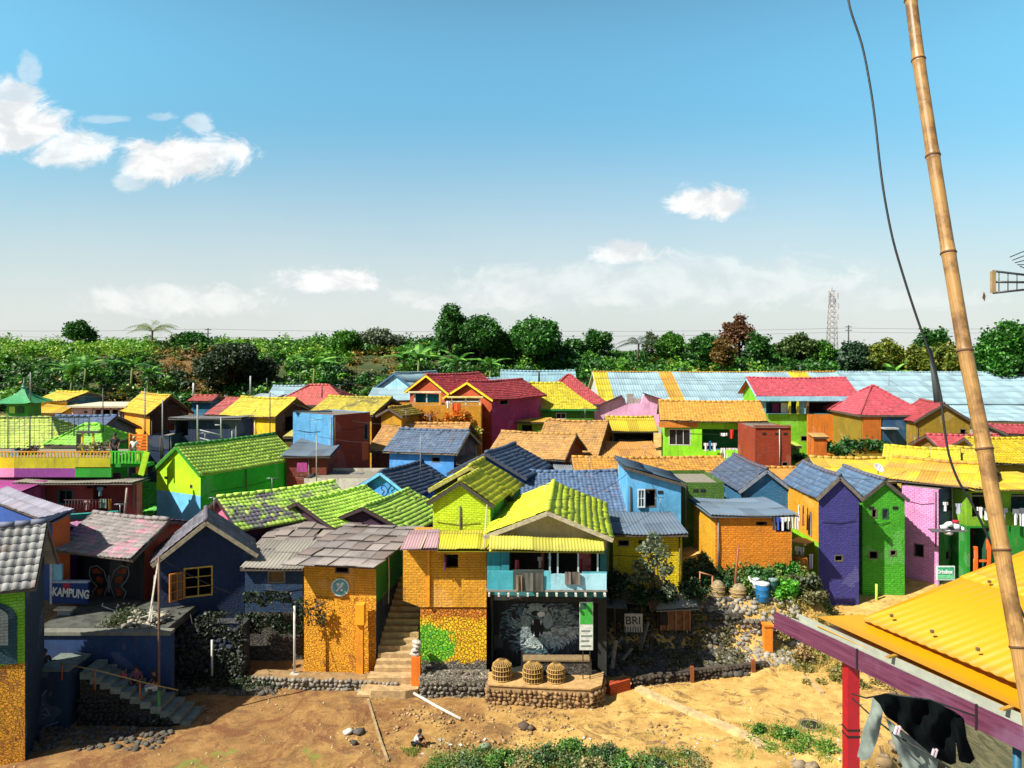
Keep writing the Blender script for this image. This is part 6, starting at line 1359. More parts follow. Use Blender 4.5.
byd = lambda r_: 3.3-(r_+60)/910*.85
def brad(r_): return (5.8+min(1, max(0, r_/600))*2.3)/F*byd(r_)
for i in range(len(bpts)-1):
    a_ = P(*bpts[i], byd(bpts[i][1])); b_ = P(*bpts[i+1], byd(bpts[i+1][1])); r0_, r1_ = brad(bpts[i][1]), brad(bpts[i+1][1]); mb = MB(); fs = [0, .02, .05, .12, .5, .88, .95, .98, 1]; rs = [1.10, 1.02, .98, .965, .95, .965, .99, 1.04, 1.12]
    mb.tube([a_.lerp(b_, f) for f in fs], [(r0_+(r1_-r0_)*f)*k_ for f, k_ in zip(fs, rs)], 20); mb.build('culm_segment', BMAT, bp, smooth=True)
    mb = MB(); d_ = (b_-a_).normalized(); mb.tube([b_-d_*.004, b_, b_+d_*.004], [r1_*1.08, r1_*1.16, r1_*1.08], 20); mb.build('node_ring', NODE, bp, smooth=True)
for (q_, r_0, s) in ((1000.5, 549, -1), (950, 252, 1), (984, 352, 0)):
    pass
# hanging cable
cb = thing('cable', 'black cable drooping from the sky past the bamboo pole', 'cable', P(940, 400, 3.4))
cpts = [(846, -20), (850, 8), (862, 45), (870, 85), (875, 120), (880, 165), (885, 200), (893, 240), (904, 278), (916, 315), (927, 346), (936, 375), (941, 400), (944, 425), (949, 455), (958, 480), (970, 500), (984, 528), (995, 552), (1008, 580), (1022, 612), (1040, 650)]
def smooth_pts(p, n=4):
    out = []
    for i in range(len(p)-1):
        a, b, c, d = p[max(i-1, 0)], p[i], p[i+1], p[min(i+2, len(p)-1)]
        for k in range(n):
            t_ = k/n; out.append(tuple(.5*((2*b[j])+(-a[j]+c[j])*t_+(2*a[j]-5*b[j]+4*c[j]-d[j])*t_**2+(-a[j]+3*b[j]-3*c[j]+d[j])*t_**3) for j in range(len(a))))
    return out+[p[-1]]
mb = MB(); mb.tube([P(q_[0], q_[1], 3.4-.5*(q_[1]/650)) for q_ in smooth_pts(cpts)], .0048, 8); mb.build('strand', simple('#1c1f1e', .5), cb, smooth=True)
mb = MB(); mb.tube([P(930, 348, 3.16), P(934, 372, 3.15), P(938.5, 402, 3.14)], [.006, .012, .018], 8); mb.build('sleeve', simple('#4a524e', .6), cb)
# roof-top aerial at the right edge
an = thing('tv_antenna', 'television antenna poking in from the right edge against the sky', 'antenna', P(1040, 280, 6)); AL = simple('#4a4e4c', .4, metal=.6)
for a_, b_ in (((993, 271), (1050, 278)), ((993, 293), (1050, 287)), ((995, 282), (1050, 282.5))): mb = MB(); mb.tube([P(*a_, 6), P(*b_, 6)], .009, 6); mb.build('boom', AL, an)
mb = MB(); mb.box(P(993, 282, 6), (.03, .03, .17)); mb.build('end_plate', simple('#a88a5c', .6), an)
for i in range(6): q_ = 999+i*9; mb = MB(); mb.tube([P(q_, 272+i*.7, 6), P(q_, 292-i*.6, 6)], .004, 5); mb.build('director', AL, an)
for i in range(5): mb = MB(); mb.tube([P(1010+i*2.5, 257+i*3.5-i*i*.3, 5.9), P(1022+i, 252+i*4.2, 6), P(1040, 248+i*4.4, 6.1)], .004, 5); mb.build('reflector_rod', AL, an)
mb = MB(); mb.tube([P(1040, 286, 6), P(1040, 600, 6)], .025, 6); mb.build('mast', AL, an)
mb = MB(); q_ = P(984, 296, 6); mb.prism([q_+Vector((0, 0, .035)), q_+Vector((.014, 0, 0)), q_+Vector((.006, 0, -.04)), q_+Vector((-.012, 0, -.01))], (.01, .02, 0)); o = mb.build('dry_leaf', simple('#6a4a34', .8)); tag(o, 'single dry brown leaf hanging on a thread by the antenna', 'leaf'); recentre(o)
# ------------------------------------------------------------------ vegetation
def leaf_block(mb, C, size, n, m=0, up=.35):
    """n small folded leaf clumps around points C (k,3)"""
    k = len(C); idx = RNG.integers(0, k, n) if n != k else np.arange(k); c = C[idx]
    nrm = RNG.normal(size=(n, 3)); nrm[:, 2] = np.abs(nrm[:, 2])+up; nrm /= np.linalg.norm(nrm, axis=1)[:, None]
    t = np.cross(nrm, RNG.normal(size=(n, 3))); t /= np.linalg.norm(t, axis=1)[:, None]; b = np.cross(nrm, t)
    s = size*RNG.uniform(.55, 1.25, (n, 1)); w = s*RNG.uniform(.45, .8, (n, 1))
    V = np.concatenate([c-t*s, c-b*w+nrm*s*.12, c+t*s, c+b*w+nrm*s*.12], 0); i = np.arange(n)
    Fq = np.stack([i, i+n, i+2*n, i+3*n], 1); mb.add_np(V, Fq, np.zeros((n, 4, 2)), m)
def blob_pts(c, r, n, shell=.55):
    d = RNG.normal(size=(n, 3)); d /= np.linalg.norm(d, axis=1)[:, None]; q = RNG.uniform(shell, 1, (n, 1))**.6
    return np.array(c)+d*q*np.array(r)
def limb_pts(a, b, k=3, wob=.12):
    a, b = Vector(a), Vector(b); L = (b-a).length
    return [a.lerp(b, i/k)+Vector((random.uniform(-1, 1), random.uniform(-1, 1), random.uniform(-.3, .3)))*wob*L*(0 < i < k) for i in range(k+1)]
BARK = simple('#4a3c2c', .9, var=.4, scale=4, bumpv=.5)
def tree(label, px, top, Y, wpx, base=None, col=('#1c4a10', '#2f6a18', '#4a8a20'), dens=1.0, size=.42, trunk_f=.35, lobes=9, airy=0, cat='tree', name='tree', group=None, h=None, ground=None, seed=0):
    random.seed(hash(label) % 1000 if False else sum(map(ord, label))); x = P(px, 0, Y).x; z0 = zg(x, Y) if ground is None else ground; zt = zrow(top, Y); H = zt-z0; w = wpx/F*Y/2
    if H < 1.5: z0 = zt-1.5; H = 1.5
    root = thing(name, label, cat, (x, Y, z0), group)
    mb = MB(); r = max(.08, H*.03); hub = Vector((x+random.uniform(-.05, .05)*H, Y, z0+H*trunk_f)); mb.tube(limb_pts((x, Y, z0-.4), hub, 3, .04), [r*1.3, r, r*.9, r*.75], 7)
    lb = []
    for i in range(lobes):
        a = 2*math.pi*(i*.618+random.random()*.15); f = random.random(); zc = z0+H*(trunk_f+.12+(1-trunk_f-.28)*((i+.5)/lobes)); rad = w*(1-.7*((i+.5)/lobes)**1.6)*random.uniform(.25, 1.1)
        c = Vector((x+math.cos(a)*rad, Y+math.sin(a)*rad, zc)); s = w*random.uniform(.17, .40)*(1-.2*airy); lb.append((c, s))
    lb.append((Vector((x+random.uniform(-.3, .3)*w, Y, zt-w*.22)), w*.22))
    for _ in range(4): a = random.random()*6.28; f = random.uniform(.35, .95); lb.append((Vector((x+math.cos(a)*w*random.uniform(.7, 1.15)*(1.1-f*.6), Y, z0+H*f)), w*random.uniform(.10, .18)))
    for c, s in lb: mb.tube(limb_pts(hub-Vector((0, 0, random.random()*H*.12)), c, 3, .08), [r*.5, r*.35, r*.22, r*.1], 5)
    mb.build('trunk', BARK, root)
    mb = MB()
    for c, s in lb:
        n = int(620*dens*(s/size/4)**2*(1-.45*airy))+40
        C = blob_pts(tuple(c), (s, s, s*.8), max(12, n//9), .35+.3*airy); leaf_block(mb, C+0, size, n); 
        C2 = blob_pts(tuple(c), (s*1.1, s*1.1, s*.9), n//3, .7); leaf_block(mb, C2, size*.8, len(C2))
    # spread clumps off their centres
    Vb = []
    for (V, Fq, UV, m) in mb.blocks:
        n = len(Fq); jit = RNG.normal(size=(n, 3))*size*(1.15-.3*airy); V = V+np.concatenate([jit]*4, 0); Vb.append((V, Fq, UV, m))
    mb.blocks = Vb; mb.build('crown', leafmat(*col), root); return root
DG = ('#1c4412', '#30681e', '#589c34'); MG = ('#34661c', '#4f8e28', '#7ab03a'); YGc = ('#4a6a1c', '#7a8a28', '#a09a34'); BRc = ('#5a3a24', '#7a5034', '#8a6a40'); GRc = ('#4a5a3c', '#66745a', '#8a9478')
T = [('small dark tree standing alone on the far left skyline', 78, 322, 127, 26, DG, 0), ('low dark bushy tree on the skyline right of the coconut palm', 191, 337, 126, 34, DG, 0), ('big dark round tree above the yellow roofs on the left hillside', 235, 345, 106, 62, ('#1c3018', '#2c4422', '#4a5c34'), 0),
     ('pale green pointed tree left of the airy grey tree', 346, 333, 122, 40, MG, .5), ('airy grey-green round tree on the skyline left of centre', 379, 331, 124, 36, GRc, .7),
     ('tallest dense green tree left of centre with a pointed top', 452, 306, 116, 42, DG, 0), ('wide dense green tree leaning against the tallest one', 480, 317, 116, 56, DG, 0), ('broad dense green tree right of the two tall ones', 534, 321, 117, 62, ('#1f4c16', '#367422', '#5ea436'), 0),
     ('thin airy dark tree on the skyline above the yellow pyramid roof', 597, 331, 124, 34, DG, .7), ('small dark tree between the dense and the airy ones', 574, 341, 124, 24, DG, .4), ('pale bare-looking thin tree on the skyline right of centre', 652, 333, 126, 18, GRc, .9), ('ragged mid-green tree beside the thin pale one', 672, 333, 124, 32, MG, .4),
     ('dark tree left of the reddish-brown tree', 705, 334, 122, 34, DG, .3), ('reddish-brown airy tree on the right skyline', 737, 315, 124, 38, BRc, .8), ('dark low tree just right of the reddish-brown tree', 757, 334, 122, 28, DG, .3), ('russet bushy tree in front of the reddish-brown tree', 722, 340, 116, 24, ('#5a4a1c', '#7a5a24', '#8a7a30'), .2),
     ('flat-topped olive tree left of the telecom mast', 797, 335, 124, 36, ('#2c4a1c', '#4a6a28', '#6a7a38'), .2), ('small flat green tree right beside the telecom mast', 823, 342, 122, 24, MG, .2), ('grey-green dense tree right of the mast', 858, 343, 114, 36, ('#24402c', '#34563a', '#56784c'), .1),
     ('yellowish-olive tree left of the cable', 884, 340, 112, 34, YGc, .2), ('dark green tree just behind the cable', 934, 329, 116, 38, DG, .3), ('yellow-green bushy tree below the cable', 918, 347, 110, 38, YGc, .1), ('yellow-green tree left of the bamboo pole', 948, 345, 110, 30, YGc, .1), ('large leafy green tree at the right edge', 1003, 322, 98, 62, ('#1f5214', '#34781c', '#5aa02c'), 0), ('very tall green tree cut off by the right edge', 1040, 316, 96, 50, ('#1f5214', '#34781c', '#5aa02c'), 0)]
for (lab, px, top, Y, w, c, ai) in T: tree(lab, px, top, Y, w, col=c, airy=ai, dens=1.25 if ai < .3 else .8, size=.27, lobes=22 if w > 45 else 15, group='trees on the hill')
random.seed(11)
def frond_plant(label, px, base_row, Y, h, n, L, col, kind='banana', name='banana_plant', cat='banana plant', group=None, z0=None):
    x = P(px, 0, Y).x; z0 = zg(x, Y) if z0 is None else z0; h *= 1.45; L *= 1.45; root = thing(name, label, cat, (x, Y, z0), group)
    mb = MB(); mb.tube([(x, Y, z0-.3), (x+.05*h, Y, z0+h*.5), (x+.08*h, Y, z0+h)], [.22 if kind == 'banana' else .25, .18, .14], 7); mb.build('stem' if kind == 'banana' else 'trunk', simple('#6a7a3a' if kind == 'banana' else '#6a5a48', .8), root)
    mb = MB(); top = Vector((x+.08*h, Y, z0+h))
    for i in range(n):
        a = 2*math.pi*i/n+random.random()*.6; el = random.uniform(.5, 1.25) if kind == 'banana' else random.uniform(.35, 1.45); d = Vector((math.cos(a), math.sin(a), 0)); l = L*random.uniform(.75, 1.1); side = Vector((-d.y, d.x, 0)); pr = []
        for k in range(7):
            f = k/6; pr.append(top+d*(l*f*math.cos(el)+l*.25*f*f)+Vector((0, 0, l*f*math.sin(el)-l*.75*f*f*(.7 if kind == 'banana' else 1))))
        for k in range(6):
            f0, f1 = k/6, (k+1)/6; w0 = L*.13*math.sin(math.pi*min(1, f0*.9+.08)); w1 = L*.13*math.sin(math.pi*min(1, f1*.9+.08))
            if kind == 'banana':
                for s in (-1, 1): mb.face([pr[k], pr[k]+side*s*w0+Vector((0, 0, -w0*.3)), pr[k+1]+side*s*w1+Vector((0, 0, -w1*.3)), pr[k+1]])
            else:
                for q in range(3):
                    for s in (-1, 1):
                        b = pr[k].lerp(pr[k+1], q/3); ww = L*.26*math.sin(math.pi*min(1, (f0+q/18)*.85+.12)); e_ = b+side*s*ww*.8+d*ww*.5+Vector((0, 0, -ww*.55)); mb.face([b, b+d*.09, e_])
    mb.build('leaf_crown', leafmat(*col), root); return root
frond_plant('coconut palm with drooping fronds on the left skyline', 151, 350, 124, 2.2, 15, 3.4, ('#4a6a1c', '#7a8a30', '#9aa040'), 'palm', 'palm_tree', 'palm tree')
frond_plant('dark palm rising among the trees right of centre', 637, 352, 122, 2.4, 13, 3.0, ('#1c3a14', '#2c5220', '#4a6c30'), 'palm', 'palm_tree', 'palm tree')
BN = ('#2f6a1c', '#5a9a30', '#8ac050')
for i, (px, Y, h_, L_, w_) in enumerate(((312, 103, 3.2, 3.2, 'tall banana plant above the coral-red hipped roof'), (416, 104, 3.6, 3.2, 'banana plant right above the light-blue gable'), (402, 108, 2.6, 2.8, 'dark banana plant behind the light-blue gable'), (70, 102, 2.6, 2.8, 'banana plant above the small yellow-roofed house'), (84, 106, 2.4, 2.6, 'second banana plant above the small yellow-roofed house'), (130, 104, 2.8, 2.4, 'banana plant above the brown gabled house'), (147, 103, 2.4, 2.2, 'banana plant just right of the one above the brown gable'), (455, 105, 3.0, 2.8, 'banana plant under the tallest green tree'), (488, 103, 3.0, 2.6, 'pale banana plant above the yellow twin gables'), (892, 104, 2.4, 2.2, 'banana plant behind the long pale-blue roof'))): frond_plant(w_, px, 0, Y, h_, 8, L_, BN, group='banana plants on the hillside')
# hillside undergrowth: one uncountable mass per tone
def hill_mass(name, col, n, cond, size, leaves, seed, yr=(98, 131), xr=(-105, 105)):
    rnd = random.Random(seed); mb = MB(); Cs = []
    c = 0
    while c < n:
        y = rnd.uniform(*yr); x = rnd.uniform(*xr)*y/131
        if not cond(x, y): continue
        r = rnd.uniform(.5, 2.0)*(size/.3)*.8; hh = rnd.choice((.6, .8, 1.3)); Cs.append(blob_pts((x, y, zg(x, y)+r*.35), (r*1.25, r*1.25, r*hh), leaves, .15)+RNG.normal(size=(leaves, 3))*.22); c += 1
    C = np.concatenate(Cs); leaf_block(mb, C, size, len(C), up=.6); o = mb.build(name, leafmat(*col)); o['kind'] = 'stuff'
def brown(x, y): px = 512+x/y*F; return 150 < px < 222 and 103 < y < 129 and (px-155)/67+(y-103)/60 > .25
def brown2(x, y): px = 512+x/y*F; return 350 < px < 400 and 108 < y < 122
def band(x, y): px = 512+x/y*F; return px < 320 and y > 118
N = lambda x, y, s=.08, o=0: mnoise.noise(Vector((x*s, y*s, o)))
hill_mass('hillside_undergrowth', ('#1c4412', '#306a1c', '#4a8c2a'), 900, lambda x, y: not brown(x, y) and not brown2(x, y) and N(x, y) < .12 and not (band(x, y)), .29, 190, 1)
hill_mass('hillside_bushes', ('#3f7a1a', '#62a028', '#96cc44'), 620, lambda x, y: not brown(x, y) and not brown2(x, y) and (N(x, y) > -.12 or band(x, y)), .29, 170, 2)
hill_mass('hillside_grass', ('#6a9a20', '#90bc30', '#accc4a'), 420, lambda x, y: band(x, y) and not brown(x, y), .22, 130, 3, yr=(116, 131), xr=(-105, -22))
hill_mass('dry_undergrowth', ('#6a5a20', '#9a7c2c', '#b89a44'), 150, lambda x, y: brown(x, y) or brown2(x, y) or N(x, y, .1, 5) > .25, .26, 60, 4)
hill_mass('ridge_bushes', ('#24561a', '#3f7c24', '#69a234'), 420, lambda x, y: 512+x/y*F > 60, .28, 170, 6, yr=(121, 130), xr=(-60, 105))
# bushes near the river and on the mound
def bush(label, px, py, z, r, col, size=.07, n=900, hk=.8, cat='bush', group=None, name='bush', Y=None):
    p = on_ground(px, py, z) if Y is None else P(px, py, Y)
    root = thing(name, label, cat, p, group); mb = MB(); st_ = MB()
    for i in range(7):
        a = random.random()*6.28; q = random.random()**.5*r*.85; c = p+Vector((math.cos(a)*q, math.sin(a)*q, r*hk*random.uniform(.25, .75))); rr = r*random.uniform(.25, .5); C = blob_pts(tuple(c), (rr, rr, rr*.9), n//7, .1)+RNG.normal(size=(n//7, 3))*r*.09; leaf_block(mb, C, size, len(C), up=.3); st_.tube([p+Vector((0, 0, -.1)), p.lerp(c, .5)+Vector((0, 0, .05)), c], [.02, .015, .008], 4)
    mb.build('foliage', leafmat(*col), root); st_.build('stems', BARK, root); return root
BG1 = ('#2a5c1c', '#4a8428', '#86a44c'); BG2 = ('#2c4c24', '#4a6a3c', '#7a8c64'); BG3 = ('#7a7440', '#989058', '#b8b080')
for (lab, px, py, r, c) in (('bright green bush at the bottom edge right of the squatting child', 502, 766, .55, BG1), ('dark green bush at the bottom left of the riverside plants', 470, 772, .5, BG2), ('brightest green bush in the middle of the riverside plants', 572, 752, .6, BG1), ('grey-leaved bush just left of the brightest green one', 546, 760, .5, BG2), ('grey-green bush with green heart right of the brightest one', 607, 757, .6, BG2), ('small green bush at the right end of the riverside plants', 625, 768, .45, BG1), ('low green bush by the river edge below the sandy path', 655, 770, .45, BG2), ('dark green tuft on the grassy patch right of the path edge', 788, 736, .4, BG1), ('small dark green bush at the end of the concrete path edge', 758, 731, .3, BG1), ('pale dry bush between the riverside plants', 590, 770, .5, BG3), ('dry bush at the bottom edge near the trash', 520, 774, .5, BG3)):
    bush(lab, px, py, 0, r*.85, c, size=.05, n=1500, hk=.55, group='bushes along the river')
def grass_patch(name, n, cond, xr, yr, h, col, seed, w=.012):
    rnd = np.random.default_rng(seed); X = rnd.uniform(*xr, n*3); Y = rnd.uniform(*yr, n*3); V = []; k = 0
    for x, y in zip(X, Y):
        if k >= n: break
        if not cond(x, y): continue
        z = zg(x, y); V.append((x, y, z)); k += 1
    C = np.array(V); n = len(C); a = rnd.uniform(0, 6.28, n); d = np.stack([np.cos(a), np.sin(a), 0*a], 1)*w*rnd.uniform(.7, 1.6, (n, 1)); lean = rnd.normal(size=(n, 3))*.35*h; lean[:, 2] = h*rnd.uniform(.5, 1.2, n)
    VV = np.concatenate([C-d, C+d, C+lean], 0); i = np.arange(n); mb = MB(); mb.add_np(VV, np.stack([i, i+n, i+2*n], 1), np.zeros((n, 3, 2)), 0); o = mb.build(name, leafmat(*col)); o['kind'] = 'stuff'
def n2(x, y, s, o): return mnoise.noise(Vector((x*s, y*s, o)))
grass_patch('river_grass', 9000, lambda x, y: zg(x, y) > -1.5 and n2(x, y, .9, 3) > -.02 and (y < 24.9) , (-4, 6.5), (22, 25.4), .16, ('#4a7a20', '#7a9a34', '#a8a860'), 1)
grass_patch('river_grass', 1800, lambda x, y: zg(x, y) > -1 and n2(x, y, .9, 5) > -.05, (7.2, 11.2), (24.2, 26.6), .14, ('#5a8a24', '#8aa038', '#b0a860'), 2)
grass_patch('dry_grass', 3000, lambda x, y: zg(x, y) > -1 and n2(x, y, .7, 8) > .12, (-6, 14), (23, 31), .1, ('#9a8a44', '#b8a05c', '#c8b47a'), 3)
grass_patch('dry_grass', 5000, lambda x, y: zg(x, y) > .1 and n2(x, y, .8, 2) > -.2, (10.6, 15), (28.5, 33.8), .18, ('#7a8a34', '#b09a50', '#c8ac60'), 4)
# mound scrub between the orange block and the purple house
for (lab, px, py, Y, r, c) in (('dark green shrub under the orange brick block', 762, 577, 34.3, .8, ('#1c4a1c', '#2f6a28', '#4a8438')), ('bright green shrub on the mound left of the orange buttress', 775, 603, 33.6, .85, ('#3a8a1c', '#5cb428', '#8ad444')), ('mixed green shrub on the mound above the barrels', 757, 594, 33.8, .7, ('#3a6a24', '#6a8a34', '#9aa04c')), ('dark shrub at the foot of the orange buttress', 803, 600, 34.0, .7, ('#24401c', '#4a5c34', '#8a8464')), ('green shrub climbing beside the orange buttress', 786, 575, 34.6, .6, ('#24641c', '#3a8a28', '#5ca838')), ('shaded shrub in the corner below the mossy green house', 707, 590, 34.4, .7, ('#1c3a1c', '#2c5024', '#3f6a2c')), ('shaded shrub left of the rusty pole', 722, 600, 34.0, .55, ('#1c3a1c', '#2c5024', '#3f6a2c')), ('low shrub right of the rusty pole in the shade', 742, 604, 33.8, .5, ('#24401c', '#3a5a24', '#5a7a34')), ('dry olive shrub below the purple-blue house', 812, 614, 33.2, .6, ('#5a5a34', '#7a7448', '#a09a6c')), ('dry scrub beside the orange post', 782, 632, 32.4, .45, ('#6a6434', '#8a7a44', '#b09c5c')), ('dry brown scrub under the gutter end', 800, 640, 31.6, .5, ('#7a6434', '#9a7c44', '#b8985c'))):
    p_ = P(px, 0, Y); bush(lab, px, HZ+(CH-zg(p_.x, Y))*F/Y, 0, r, c, size=.085, n=1200, Y=Y, group='shrubs on the mound')
# dark climbing plants on the rubble wall and the annex
def creeper(label, x0, x1, r0, r1, Y, n, col, size=.075, thick=.18, cond=None, name='creeper', cat='creeper'):
    root = thing(name, label, cat, P((x0+x1)/2, r1, Y)); k = 0; V = []
    while k < n:
        px = random.uniform(x0, x1); py = random.uniform(r0, r1)
        if mnoise.noise(Vector((px*.05, py*.06, Y+x0))) < -.12: continue
        V.append(tuple(P(px, py, Y-random.random()*thick))); k += 1
    mb = MB(); leaf_block(mb, np.array(V), size, n, up=.1); mb.build('foliage', leafmat(*col), root)
    mb = MB()
    for i in range(6): px = x0+(x1-x0)*(i+.5)/6; mb.tube([P(px, r1, Y-.05), P(px+random.uniform(-5, 5), (r0+r1)/2, Y-.06), P(px+random.uniform(-8, 8), r0+2, Y-.05)], .015, 4)
    mb.build('stems', BARK, root)
creeper('dark creeper over the rubble wall below the open yellow window', 178, 242, 612, 676, 30.0, 2600, ('#24301c', '#3f4a34', '#74786a'))
creeper('mossy dark creeper across the front of the navy annex', 243, 312, 592, 634, 31.0, 2200, ('#16240f', '#24381a', '#34502a'))
creeper('sparse creeper on the lower orange house wall', 302, 326, 600, 626, 30.3, 180, ('#1c2a12', '#34481f', '#56683a'))
# small tree before the yellow house
st_ = thing('small_tree', 'slender grey-green tree in front of the yellow brick house', 'tree', P(652, 606, 31.8)); b_ = P(652, 612, 31.8); mb = MB(); tips = []
for (px, py) in ((655, 540), (645, 550), (662, 552), (640, 566), (655, 562), (666, 570), (648, 575), (661, 583), (636, 580), (668, 590)):
    tpt = P(px, py, 31.6+random.uniform(-.5, .5)); tips.append(tpt); mb.tube(limb_pts(b_, tpt, 4, .05), [.06, .045, .03, .02, .01], 5)
mb.build('trunk', BARK, st_); mb = MB()
for tpt in tips: C = blob_pts(tuple(tpt), (.36, .36, .34), 140, .2); leaf_block(mb, C, .085, len(C), up=.1)
mb.build('crown', leafmat('#3a4c34', '#627258', '#98a48c'), st_)
for (lab, px, py, Y, r) in (('dark leafy bush in the shade left below the small tree', 628, 600, 31.9, .85), ('dark bush in the shade right under the small tree', 655, 606, 32.0, .8), ('dark bush against the wall beside the balcony house', 616, 592, 32.2, .7), ('leafy plant at the right corner of the yellow house', 694, 598, 32.4, .6)): bush(lab, px, py, 0, r, ('#142a14', '#1f3f1c', '#345a28'), size=.09, n=1300, Y=Y, hk=1.2)
# roof garden by the olive gable and flowers on the terrace
for (lab, px, py, Y, r) in (('dark leafy bush in front of the orange and navy walls', 862, 452, 58, 1.3), ('leafy bush beside the lime wall above the weathered ochre roof', 838, 455, 58, 1.0), ('dark bush right of the leafy one before the navy wall', 880, 452, 58, 1.0), ('climbing plant on the shaded lime wall', 801, 463, 56, .8)): bush(lab, px, py, 0, r, ('#143a14', '#245a1c', '#3f8028'), size=.16, n=700, Y=Y)
bush('orange-flowered bougainvillea against the orange terrace wall', 458, 424, 58.8, 1.1, ('#d85a14', '#f08a1c', '#5a8a24'), size=.15, n=600, Y=58.8, cat='shrub', name='flowering_shrub'); bush('yellowish climbing plant at the right end of the orange terrace wall', 476, 438, 58.8, 1.0, ('#8a8a24', '#b0a030', '#5a7a24'), size=.15, n=500, Y=58.8, cat='shrub', name='flowering_shrub')
bush('thin leafless-looking reddish climber on the orange terrace wall', 425, 420, 59.0, 1.0, ('#8a3c14', '#b0501c', '#7a5a24'), size=.09, n=260, Y=59.2, cat='shrub', name='flowering_shrub')
for (lab, px, r, c) in (('white and yellow potted flowers hanging in the terrace gateway', 88, .55, ('#c8c8a8', '#d8c860', '#6a8a3c')), ('brown and white potted plants right of the terrace gateway', 104, .6, ('#7a4a34', '#b0a898', '#4a6a34')), ('dark potted plants left on the terrace', 32, .45, ('#2a3a24', '#5a4a3c', '#8a6a5c')), ('dark green potted plant on the terrace behind the planter', 20, .4, ('#1c2c1c', '#3a4a34', '#6a5a6a'))): bush(lab, px, 458, 41.6, r, c, size=.07, n=500, Y=41.8, hk=1.7, cat='potted plant', name='potted_plant')
# weedy cover of the shaded mound (uncountable)
def scrub(name, n, xr, yr, col, size, seed, cond=lambda x, y: True):
    rnd = random.Random(seed); Cs = []; c = 0
    while c < n:
        x = rnd.uniform(*xr); y = rnd.uniform(*yr)
        if not cond(x, y): continue
        r = rnd.uniform(.15, .42); Cs.append(blob_pts((x, y, zg(x, y)+r*.3), (r*1.2, r*1.2, r*.8), 90, .2)); c += 1
    C = np.concatenate(Cs); mb = MB(); leaf_block(mb, C, size, len(C), up=.4); o = mb.build(name, leafmat(*col)); o['kind'] = 'stuff'
scrub('mound_weeds', 150, (7.6, 10.9), (33.5, 36.5), ('#1c3a18', '#34541f', '#6a7a3a'), .07, 1)  # weeds put in dark, their tone replacing shade on the bare mound
scrub('mound_weeds', 130, (10.2, 14.2), (33.6, 36.0), ('#3a6a20', '#6a9034', '#a0a85a'), .07, 2)
scrub('mound_weeds', 70, (3.6, 7.6), (32.9, 33.6), ('#142a12', '#24401a', '#3a5a28'), .07, 3)  # darkest weeds, shade behind the wall put into their colour
scrub('rubble_weeds', 60, (4.5, 9.5), (30.8, 32.6), ('#4a4a24', '#6a6434', '#8a8050'), .06, 4)
scrub('bank_weeds', 60, (11.5, 15), (29.5, 33.4), ('#5a6a2c', '#8a8440', '#b0a058'), .06, 5)

scrub('riverside_weeds', 120, (-2.6, 5.8), (22.8, 24.6), ('#2a5a1c', '#4c7a2c', '#8a9a5c'), .045, 7, lambda x, y: zg(x, y) > -1.6 and n2(x, y, 1.1, 4) > .02)
scrub('riverside_weeds', 45, (-2.6, 6.2), (22.8, 24.8), ('#6a6a3c', '#9a9460', '#b8b088'), .04, 8, lambda x, y: zg(x, y) > -1.6)
scrub('riverside_weeds', 22, (7.8, 10.6), (24.8, 26.2), ('#3a7a1c', '#6a9a2c', '#a0a854'), .045, 9)
scrub('stair_weeds', 60, (-12.6, -9.4), (29.2, 30.2), ('#1c2a14', '#2c401c', '#4a5a30'), .05, 10)
scrub('yard_weeds', 40, (-15.5, -13.2), (28.4, 30.2), ('#24401c', '#4a5a34', '#8a8a5c'), .05, 11)

hill_mass('dry_slope_brush', ('#5a4a1c', '#8a6c2a', '#a88a44'), 130, lambda x, y: 145 < 512+x/y*F < 232, .2, 60, 21, yr=(100, 128), xr=(-75, -35))
hill_mass('dry_slope_brush', ('#3a5a1c', '#5a7a2a', '#8a9a44'), 45, lambda x, y: 145 < 512+x/y*F < 232, .22, 90, 22, yr=(100, 128), xr=(-75, -35))
hill_mass('hill_dark_bushes', ('#12300e', '#1c4414', '#2c5c20'), 170, lambda x, y: 512+x/y*F < 520, .27, 200, 23, yr=(99, 112), xr=(-105, 5))  # darker green growth low on the left hillside
# ------------------------------------------------------------------ skyline: mast, poles, wires, parapet
mast = thing('telecom_mast', 'red and white lattice telecom mast on the right skyline', 'mast', (P(832, 0, 150).x, 150, 13)); mx = P(832, 0, 150).x; z1 = zrow(291, 150); z0 = 12.5; wd = lambda f: .85*(1-.45*f)
for s in ((-1, -1), (1, -1), (1, 1), (-1, 1)):
    mb = MB(); mb.tube([(mx+s[0]*wd(0), 150+s[1]*wd(0), z0), (mx+s[0]*wd(1), 150+s[1]*wd(1), z1)], .06, 5); mb.build('leg', simple('#b8a8a0', .6), mast)
mb = MB(); nb = 12
for i in range(nb):
    f0, f1 = i/nb, (i+1)/nb; za, zb = z0+(z1-z0)*f0, z0+(z1-z0)*f1
    for s in ((-1, -1, 1, -1), (1, -1, 1, 1), (1, 1, -1, 1), (-1, 1, -1, -1)):
        mb.tube([(mx+s[0]*wd(f0), 150+s[1]*wd(f0), za), (mx+s[2]*wd(f1), 150+s[3]*wd(f1), zb)], .045, 4); mb.tube([(mx+s[0]*wd(f1), 150+s[1]*wd(f1), zb), (mx+s[2]*wd(f1), 150+s[3]*wd(f1), zb)], .045, 4)
mb.build('lattice', simple('#a89c96', .6), mast)
